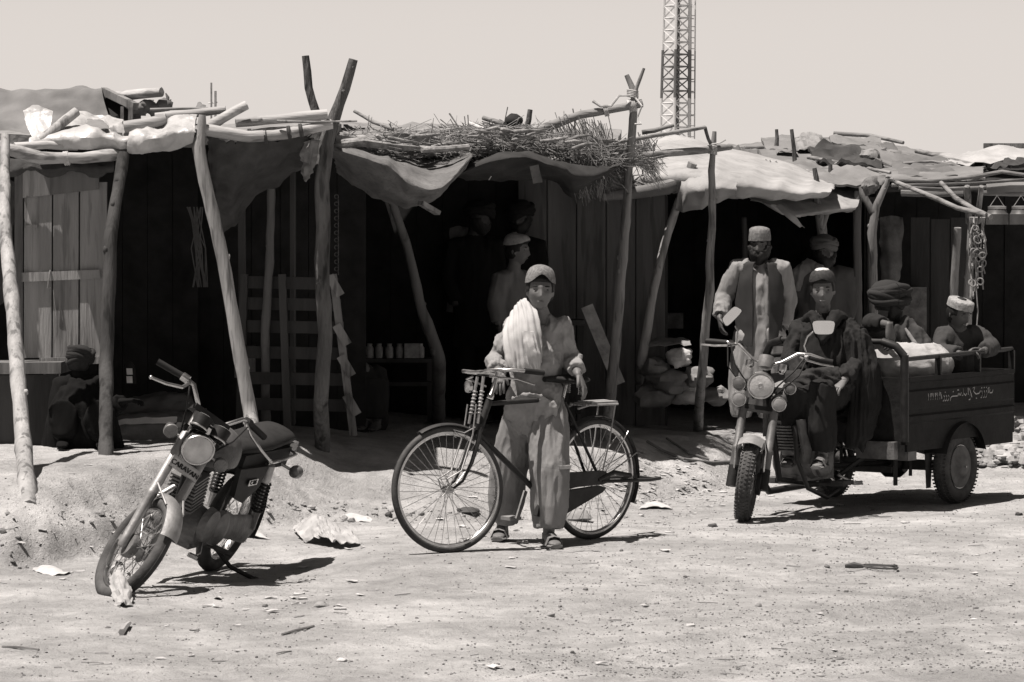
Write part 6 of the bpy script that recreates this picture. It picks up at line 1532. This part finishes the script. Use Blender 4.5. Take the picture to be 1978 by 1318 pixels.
# ---- 2 boy in profile behind
d = 25.4
j = J(d, neck=(992, 521), sl=(968, 540, -.05), sr=(1016, 540, .1), el=(957, 585, -.1), er=(1024, 590, .1), wl=(963, 628, -.15), wr=(1030, 632, .1), hip=(990, 640), hl=(982, 650), hr=(1000, 650), kl=(982, 735), kr=(1002, 735))
j['al'] = gz(j['kl'], .08); j['ar'] = gz(j['kr'], .08); j['tl'] = gz(j['kl'] + V((.1, -.1, 0)), .01); j['tr'] = gz(j['kr'] + V((.1, -.1, 0)), .01)
h = Head(P(999, 485, d), 72, 0, 0, 1.0)
p2 = human('boy in profile with a two-tone cap, standing behind the boy with the bicycle', j, h, skin, clothm('grey_shirt', .15), clothm('black_trousers', .02), hands=[(j['wl'], (.2, -.1, -1), (1, 0, 0), .95, .4, 1)], voxel=.012, hem=-.02, flare=1.05, folds=.012, seed=7)
h.features(p2, True); h.hair(p2, -.6, .45); h.cap(p2, mat('pale_cap', .3, .9, .3, 40, .4), .035, .145, .06, 1.3, 1.14, .2, tilt=.012)
# ---- 3 man in a waistcoat
d = 25.75
j = J(d, neck=(1468, 505), sl=(1427, 519, .02), sr=(1508, 519, .02), el=(1399, 572, .05), er=(1522, 578, .08), wl=(1390, 616, -.1), wr=(1512, 640, .0), hip=(1466, 640), hl=(1448, 650), hr=(1486, 650), kl=(1436, 722), kr=(1484, 722), hem=(1462, 735))
j['al'] = gz(P(1432, 790, d), .08); j['ar'] = gz(P(1482, 790, d), .08); j['tl'] = gz(P(1428, 795, d - .15), .01); j['tr'] = gz(P(1485, 795, d - .15), .01)
h = Head(P(1467, 475, d), -14, -2, 0, 1.06)
lk = clothm('light_kameez', .24)
p3 = human('bearded man in a pale kameez and dark waistcoat behind the tricycle handlebar', j, h, skind, lk, clothm('light_shalwar', .3), hands=[(j['wl'], (.15, -.3, -1), (1, .2, 0), 1.0, .5, 1), (j['wr'], (-.2, -.2, -1), (-1, .2, 0), 1.0, .5, -1)], voxel=.011, flare=1.1, folds=.02, seed=12, sleeve=1.1, torso_d=.11, trolegs=(.13, .12, .08))
h.features(p3); h.hair(p3, -.2, .5); h.beard(p3, -.2, .022, .05); h.cap(p3, mat('striped_cap', .16, .9, .4, 50, .4), .04, .15, 0, .5, 1.13, .75)
vm = clothm('waistcoat', .04)
def vest(root, name, m, rows, gap, thick=.012, crumple=.012, cs=9):
    """open-fronted garment: rows of (centre, half width, half depth), wrapped round the body leaving a gap in front"""
    g = []
    for c, rx, ry in rows:
        r = []
        for k in range(25):
            a = R(lerp(-90 + gap, 270 - gap, k / 24)); r.append(V(c) + V((math.cos(a) * rx, math.sin(a) * ry, 0)))
        g.append(r)
    b = MB(); b.sheet(g, 3, thick, crumple, cs, 4); return b.build(name, m, root, world=True, angle=1.5)
cx = lambda px, py, dd=0: P(px, py, d + dd)
vest(p3, 'waistcoat', vm, [(cx(1467, 506), .10, .09), (cx(1467, 510), .165, .105), (cx(1467, 525), .19, .125), (cx(1467, 555), .195, .15), (cx(1467, 600), .195, .16), (cx(1467, 640), .20, .165), (cx(1467, 668), .215, .17)], 20)
# ---- 4 turbaned man behind the rider
d = 26.6
j = J(d, neck=(1592, 515), sl=(1550, 530), sr=(1634, 530), el=(1540, 580), er=(1642, 590), wl=(1552, 626, -.15), wr=(1630, 640), hip=(1592, 650), hl=(1576, 660), hr=(1608, 660), kl=(1576, 730), kr=(1608, 730))
j['al'] = gz(P(1576, 790, d), .08); j['ar'] = gz(P(1608, 790, d), .08); j['tl'] = gz(P(1572, 795, d - .15), .01); j['tr'] = gz(P(1612, 795, d - .15), .01)
h = Head(P(1592, 487, d), 20, 0, 0, 1.02)
p4 = human('bearded man in a dark turban and shawl standing behind the tricycle rider', j, h, skind, clothm('dark_kameez', .06), clothm('dark_trousers', .03), voxel=.013, hem=.35, folds=.014, seed=15)
h.features(p4); h.hair(p4, -.3); h.beard(p4, -.2, .024, .06); h.turban(p4, clothm('dark_turban', .1), 1.08)
drape(p4, 'shawl', clothm('brown_shawl', .14), [P(1536, 560, d - .05), P(1540, 528, d - .1), P(1562, 512, d - .08), P(1582, 520, d - .1), P(1590, 560, d - .16)], [(.05, .04), (.06, .05), (.06, .05), (.06, .05), (.05, .03)], None, .012, .014, (14, 14, 6), 2)
# ---- 5 the tricycle rider
d = 21.75
j = J(d, neck=(1589, 618), sl=(1547, 636), sr=(1634, 634), el=(1528, 690, -.1), er=(1652, 700, -.1), wl=(1548, 728, -.3), wr=(1628, 738, -.35), hip=(1603, 752, .12), hl=(1582, 756, .05), hr=(1626, 756, .1), kl=(1538, 762, -.45), kr=(1581, 762, -.48))
j['al'] = P(1530, 880, d - .2); j['ar'] = P(1590, 880, d - .42); j['tl'] = P(1520, 902, d - .4); j['tr'] = P(1578, 905, d - .62)
h5 = Head(P(1589, 562, d - .03), -6, -2, -2, 1.04)
dk = clothm('charcoal_kameez', .025)
p5 = human('smiling young man wrapped in a dark shawl sitting astride the cargo tricycle', j, h5, skin, dk, clothm('charcoal_shalwar', .022), hands=[(j['wl'], (.5, -.6, -.4), (0, .2, -1), 1.0, .5, 1), (j['wr'], (-.5, -.6, -.4), (0, .2, -1), 1.0, .5, -1)], voxel=.01, hem=.02, flare=1.3, folds=.03, seed=21, sandals=mat('sandal2', .07, .6, .3, 20, .2, dust=.4), trolegs=(.12, .115, .085), foldfs=(12, 12, 6))
h5.features(p5); h5.hair(p5, -.35, .5)
h5.cap(p5, mat('dark_cap', .03, .8, .5, 50, .4), .062, .145, .02, .5, 1.12, .35)
h5.cap(p5, mat('cap_brim', .45, .8, .2, 50, .3), .128, .152, .0, .5, .66, .3, name='cap_crown')
b = MB(); b.ball(h5.at((0, .85, -.52)) + h5.f * .001, (.019, .004, .0032), h5.rot, 10, 6); b.build('teeth', mat('teeth', .3, .4), p5, world=True)
shm = clothm('dark_shawl', .022, .3)
drape(p5, 'shawl', shm, [P(1592, 606, d + .04), P(1590, 622, d + .03), P(1592, 645, d), P(1594, 690, d - .03), P(1606, 740, d), P(1616, 770, d + .05)], [(.10, .09), (.15, .12), (.21, .15), (.25, .17), (.25, .18), (.2, .15)], V((1, .2, 0)), .008, .024, (12, 12, 2.2), 31)
drape(p5, 'shawl_end', shm, [P(1630, 625, d - .02), P(1654, 660, d - .08), P(1668, 720, d - .1), P(1672, 780, d - .1), P(1660, 840, d - .12), P(1650, 868, d - .12)], [(.08, .06), (.11, .08), (.12, .08), (.11, .07), (.09, .05), (.06, .02)], V((1, .3, 0)), .008, .028, (17, 14, 1.6), 33)
drape(p5, 'shawl_collar', shm, [P(1553, 622, d), P(1568, 612, d - .08), P(1582, 630, d - .15), P(1592, 660, d - .19), P(1600, 640, d - .17), P(1614, 610, d - .1), P(1628, 615, d)], [.035, .045, .045, .04, .045, .05, .04], None, .01, .012, (14, 14, 8), 35)
drape(p5, 'lap_cloth', clothm('lap_cloth', .035, .3), [P(1520, 740, d - .35), P(1560, 742, d - .42), P(1605, 735, d - .3), P(1640, 745, d - .1)], [(.05, .08), (.08, .1), (.08, .1), (.06, .08)], None, .01, .02, (8, 14, 16), 37)
# ---- 6 turbaned man in the load box
d = 22.5
j = J(d, neck=(1716, 622, .1), sl=(1690, 632, -.1), sr=(1752, 640, .2), el=(1676, 664, -.25), er=(1775, 680, .2), wl=(1718, 628, -.62), wr=(1770, 700, .05), hip=(1755, 705, .2), hl=(1750, 710, .15), hr=(1762, 710, .3), kl=(1800, 690, .1), kr=(1805, 692, .3), )
j['el'] = P(1684, 622, d - .45); j['al'] = P(1830, 700, d + .1); j['ar'] = P(1835, 700, d + .3)
h = Head(P(1716, 588, d + .05), 112, -8, 0, 1.02)
p6 = human('man in a big dark turban lying on the sacks in the load box', j, h, skind, clothm('black_kameez', .025), clothm('black_shalwar', .025), hands=[(j['wl'], (.06, -.12, -1), (-.6, .6, .1), 1.2, .45, 1)], voxel=.011, feet=False, folds=.014, seed=41, short=.75, hem=.0)
h.features(p6); h.hair(p6, -.4); h.beard(p6, -.2, .024, .06); h.turban(p6, clothm('black_turban', .035), 1.3, .05, [h.loc(.06, .04, .09), h.loc(.09, .07, .04), h.loc(.10, .03, -.02)])
drape(p6, 'shawl', clothm('grey_shawl', .05, .3), [P(1735, 625, d - .02), P(1765, 650, d - .05), P(1790, 680, d - .06), P(1806, 700, d - .05)], [(.09, .05), (.09, .05), (.07, .05), (.05, .04)], None, .011, .018, (12, 12, 8), 43)
drape(p6, 'shawl_edge', clothm('pale_edge', .22, .2), [P(1748, 634, d - .1), P(1768, 664, d - .14), P(1782, 690, d - .14)], [(.012, .01), (.016, .012), (.012, .01)], None, .006, .004, (14, 14, 8), 44)
# ---- 7 boy leaning on the rail of the load box
d = 22.75
j = J(d, neck=(1853, 636), sl=(1824, 650), sr=(1884, 648, .05), el=(1818, 680, -.1), er=(1915, 668, 0), wl=(1856, 684, -.28), wr=(1900, 678, -.2), hip=(1852, 716, .1), hl=(1840, 722, .1), hr=(1866, 722, .1), kl=(1850, 740, .3), kr=(1870, 740, .3))
j['al'] = P(1850, 745, d + .5); j['ar'] = P(1870, 745, d + .5)
h = Head(P(1852, 606, d - .03), 38, -18, 0, .96)
p7 = human('boy in a pale round cap leaning on the rail of the load box', j, h, skind, clothm('dim_kameez', .05), clothm('black_shalwar', .025), hands=[(j['wl'], (.9, -.1, .1), (0, -.3, -1), .95, .7, -1), (j['wr'], (-.6, -.2, .1), (0, -.3, -1), .95, .7, 1)], voxel=.011, feet=False, folds=.012, seed=51, flare=1.0)
h.features(p7); h.hair(p7, -.7, .5); h.cap(p7, mat('knit_cap', .28, .95, .35, 55, .6, 120), .048, .118, 0, .5, 1.14, .95)
# ---- 8 man squatting in black by the shutter
d = 20.98
jj = dict(neck=(158, 728), sl=(122, 745), sr=(196, 745), el=(110, 800, -.05), er=(206, 790, -.1), wl=(135, 815, -.25), wr=(238, 775, -.25), hip=(150, 842, .1), hl=(135, 848, .1), hr=(170, 848, .1), kl=(120, 800, -.3), kr=(196, 800, -.3))
j = J(d, **jj); j['al'] = gz(P(125, 860, d - .2), .07); j['ar'] = gz(P(195, 860, d - .2), .07); j['tl'] = j['al'] + V((0, -.15, -.06)); j['tr'] = j['ar'] + V((0.03, -.15, -.06))
h = Head(P(155, 700, d), 150, -6, 0, .92)
bk = clothm('silhouette_black', .008, .3)  # black clothes; the same black on his skin paints him as a silhouette
p8 = human('man in black, darkened to a silhouette, with a rolled cap squatting before the plank shutter', j, h, bk, bk, bk, hands=[(j['wr'], (1, -.2, .1), (0, 0, -1), .95, .6, 1)], voxel=.013, folds=.01, seed=61, flare=1.5, hem=.02, )
h.hair(p8, -.6, .3); h.turban(p8, clothm('rolled_cap', .03), .96, .03)
drape(p8, 'shawl', bk, [P(158, 728, d), P(156, 750, d), P(158, 790, d - .05), P(160, 830, d - .05), P(160, 872, d)], [(.08, .08), (.17, .12), (.22, .18), (.25, .2), (.28, .2)], V((1, 0, 0)), .014, .015, (12, 12, 3), 62)
# ---- 9 person hunched beside the pallet
d = 24.2
jj = dict(neck=(700, 712), sl=(688, 722), sr=(728, 722, .1), el=(700, 765, -.1), er=(738, 765), wl=(692, 742, -.2), wr=(712, 742, -.2), hip=(712, 800, .1), hl=(705, 805), hr=(722, 805), kl=(708, 752, -.25), kr=(728, 752, -.25))
j = J(d, **jj); j['al'] = gz(P(708, 832, d - .25), .07); j['ar'] = gz(P(728, 832, d - .25), .07); j['tl'] = j['al'] + V((-.05, -.14, -.06)); j['tr'] = j['ar'] + V((-.03, -.14, -.06))
h = Head(P(684, 690, d), -50, -8, 0, .95)
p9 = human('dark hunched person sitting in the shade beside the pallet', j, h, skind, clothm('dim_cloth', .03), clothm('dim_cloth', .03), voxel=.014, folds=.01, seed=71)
h.features(p9); h.hair(p9, -.5)
# ---- 10 and 11 two men standing deep in the shade
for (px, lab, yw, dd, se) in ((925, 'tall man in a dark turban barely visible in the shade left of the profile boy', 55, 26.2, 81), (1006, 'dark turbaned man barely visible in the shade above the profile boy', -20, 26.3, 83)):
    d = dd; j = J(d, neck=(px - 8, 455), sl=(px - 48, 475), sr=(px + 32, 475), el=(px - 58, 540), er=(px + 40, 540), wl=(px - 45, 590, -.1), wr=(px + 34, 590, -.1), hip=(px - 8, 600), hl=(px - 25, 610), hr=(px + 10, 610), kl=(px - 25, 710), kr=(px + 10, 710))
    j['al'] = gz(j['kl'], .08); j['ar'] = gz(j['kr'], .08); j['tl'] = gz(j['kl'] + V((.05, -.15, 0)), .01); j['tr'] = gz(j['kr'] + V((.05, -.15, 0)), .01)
    h = Head(P(px, 422, d), yw, -4, 0, 1.04); pp = human(lab, j, h, mat('shaded_skin', .045, .6, .1), clothm('shade_cloth', .012), clothm('shade_cloth', .012), voxel=.014, folds=.012, seed=se, hem=.3)  # skin and cloth darkened to put the deep shade into their colour
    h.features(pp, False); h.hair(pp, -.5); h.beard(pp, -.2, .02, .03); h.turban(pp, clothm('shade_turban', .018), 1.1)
# ---- 12 person sitting behind the tall straight pole
d = 27.0
jj = dict(neck=(1196, 632), sl=(1164, 644), sr=(1228, 644), el=(1158, 690, -.1), er=(1240, 690, -.1), wl=(1180, 712, -.3), wr=(1215, 712, -.3), hip=(1196, 736, .1), hl=(1182, 740), hr=(1212, 740), kl=(1172, 715, -.35), kr=(1224, 715, -.35))
j = J(d, **jj); j['al'] = gz(P(1176, 790, d - .35), .07); j['ar'] = gz(P(1222, 790, d - .35), .07); j['tl'] = j['al'] + V((0, -.15, -.06)); j['tr'] = j['ar'] + V((0, -.15, -.06))
h = Head(P(1197, 605, d), 10, 0, 0, 1.02)
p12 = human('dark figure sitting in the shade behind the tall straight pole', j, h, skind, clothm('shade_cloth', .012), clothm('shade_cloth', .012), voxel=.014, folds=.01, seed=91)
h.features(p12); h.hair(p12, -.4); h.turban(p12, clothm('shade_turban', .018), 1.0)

# ---- load: pale sacks and a cushion in the tricycle box
def sack(pts, rad, label, m, seed):
    b = MB(); b.tube(pts, rad, 18); o = fused(b, 'sack', m, None, .012, 5, .012, (9, 9, 9), seed, world=False); return tag(o, label, 'sack')
lsm = mat('load_sack', .36, .9, .12, 6, .4, 150)
sack([P(1660, 712, 22.3), P(1700, 700, 22.25), P(1760, 704, 22.3), P(1800, 700, 22.5), P(1835, 706, 22.6)], [(.08, .08), (.19, .15), (.2, .15), (.18, .14), (.06, .06)], 'pale stuffed sack lying low in the load box behind the rail', lsm, 3)
sack([P(1660, 672, 22.5), P(1700, 662, 22.55), P(1745, 676, 22.65), P(1800, 694, 22.8)], [(.06, .06), (.15, .1), (.15, .1), (.06, .05)], 'pale stuffed sack on top under the man lying in the load box', lsm, 5)
b = MB(); b.sheet([[P(1688, 676, 22.0), P(1715, 672, 22.0), P(1738, 684, 22.0)], [P(1688, 690, 21.95), P(1715, 692, 21.93), P(1742, 688, 21.95)]], 6, .03, .006)
tag(b.build('folded_cloth', mat('folded_grey', .3, .9, .2, 9, .3)), 'grey folded cloth lying on the sacks below the hanging hand', 'cloth')
HAZE = 9.3
# ------------------------------------------------------------------ light, sky, camera
SUN_TO = V((-.31, -.17, 1.0)).normalized()      # towards the sun
el = math.asin(SUN_TO.z); az = math.atan2(SUN_TO.x, SUN_TO.y)
sun = bpy.data.lights.new('sun', 'SUN'); sun.energy = 5.0; sun.angle = R(.53); sun.color = (1.0, .926, .87)
so = bpy.data.objects.new('sun', sun); COL.objects.link(so)
so.rotation_euler = SUN_TO.to_track_quat('Z', 'Y').to_euler(); so.location = (-10, -5, 20)
w = bpy.data.worlds.new('World'); scene.world = w; w.use_nodes = True
nt = w.node_tree; N = nt.nodes; L = nt.links; bg = N['Background']; bg.inputs['Strength'].default_value = .05
sk = N.new('ShaderNodeTexSky'); sk.sky_type = 'NISHITA'; sk.sun_disc = False; sk.sun_elevation = el; sk.sun_rotation = az
sk.air_density = .45; sk.dust_density = 1.2; sk.ozone_density = 1.0
bw = N.new('ShaderNodeRGBToBW'); L.new(sk.outputs[0], bw.inputs[0])
tn = N.new('ShaderNodeMix'); tn.data_type = 'RGBA'; tn.blend_type = 'MULTIPLY'; tn.inputs[0].default_value = 1.0; L.new(bw.outputs[0], tn.inputs[6]); tn.inputs[7].default_value = (1.0, .912, .855, 1)
# dust haze low over the plain: the sky whitens towards the horizon
tcw = N.new('ShaderNodeTexCoord'); sxw = N.new('ShaderNodeSeparateXYZ'); L.new(tcw.outputs['Generated'], sxw.inputs[0])
hzr = N.new('ShaderNodeMapRange'); hzr.interpolation_type = 'SMOOTHERSTEP'; hzr.inputs['From Min'].default_value = .19; hzr.inputs['From Max'].default_value = .055; hzr.inputs['To Min'].default_value = 0; hzr.inputs['To Max'].default_value = 1
L.new(sxw.outputs['Z'], hzr.inputs['Value'])
hzm = N.new('ShaderNodeMix'); hzm.data_type = 'RGBA'; hzm.inputs[7].default_value = (HAZE, HAZE * .926, HAZE * .87, 1)
L.new(hzr.outputs['Result'], hzm.inputs[0]); L.new(tn.outputs[2], hzm.inputs[6]); L.new(hzm.outputs[2], bg.inputs['Color'])
cam = bpy.data.cameras.new('camera'); co = bpy.data.objects.new('camera', cam); COL.objects.link(co)
cam.sensor_width = 36; cam.lens = 36 * FPX / 1978; cam.clip_end = 5000; cam.clip_start = .1
co.location = (0, 0, EYE); co.rotation_euler = (math.pi / 2 - TILT, 0, 0)
scene.camera = co
scene.view_settings.view_transform = 'Standard'; scene.view_settings.look = 'None'; scene.view_settings.exposure = .66; scene.view_settings.gamma = 1
scene.cycles.max_bounces = 5; scene.cycles.diffuse_bounces = 1; scene.cycles.use_denoising = True
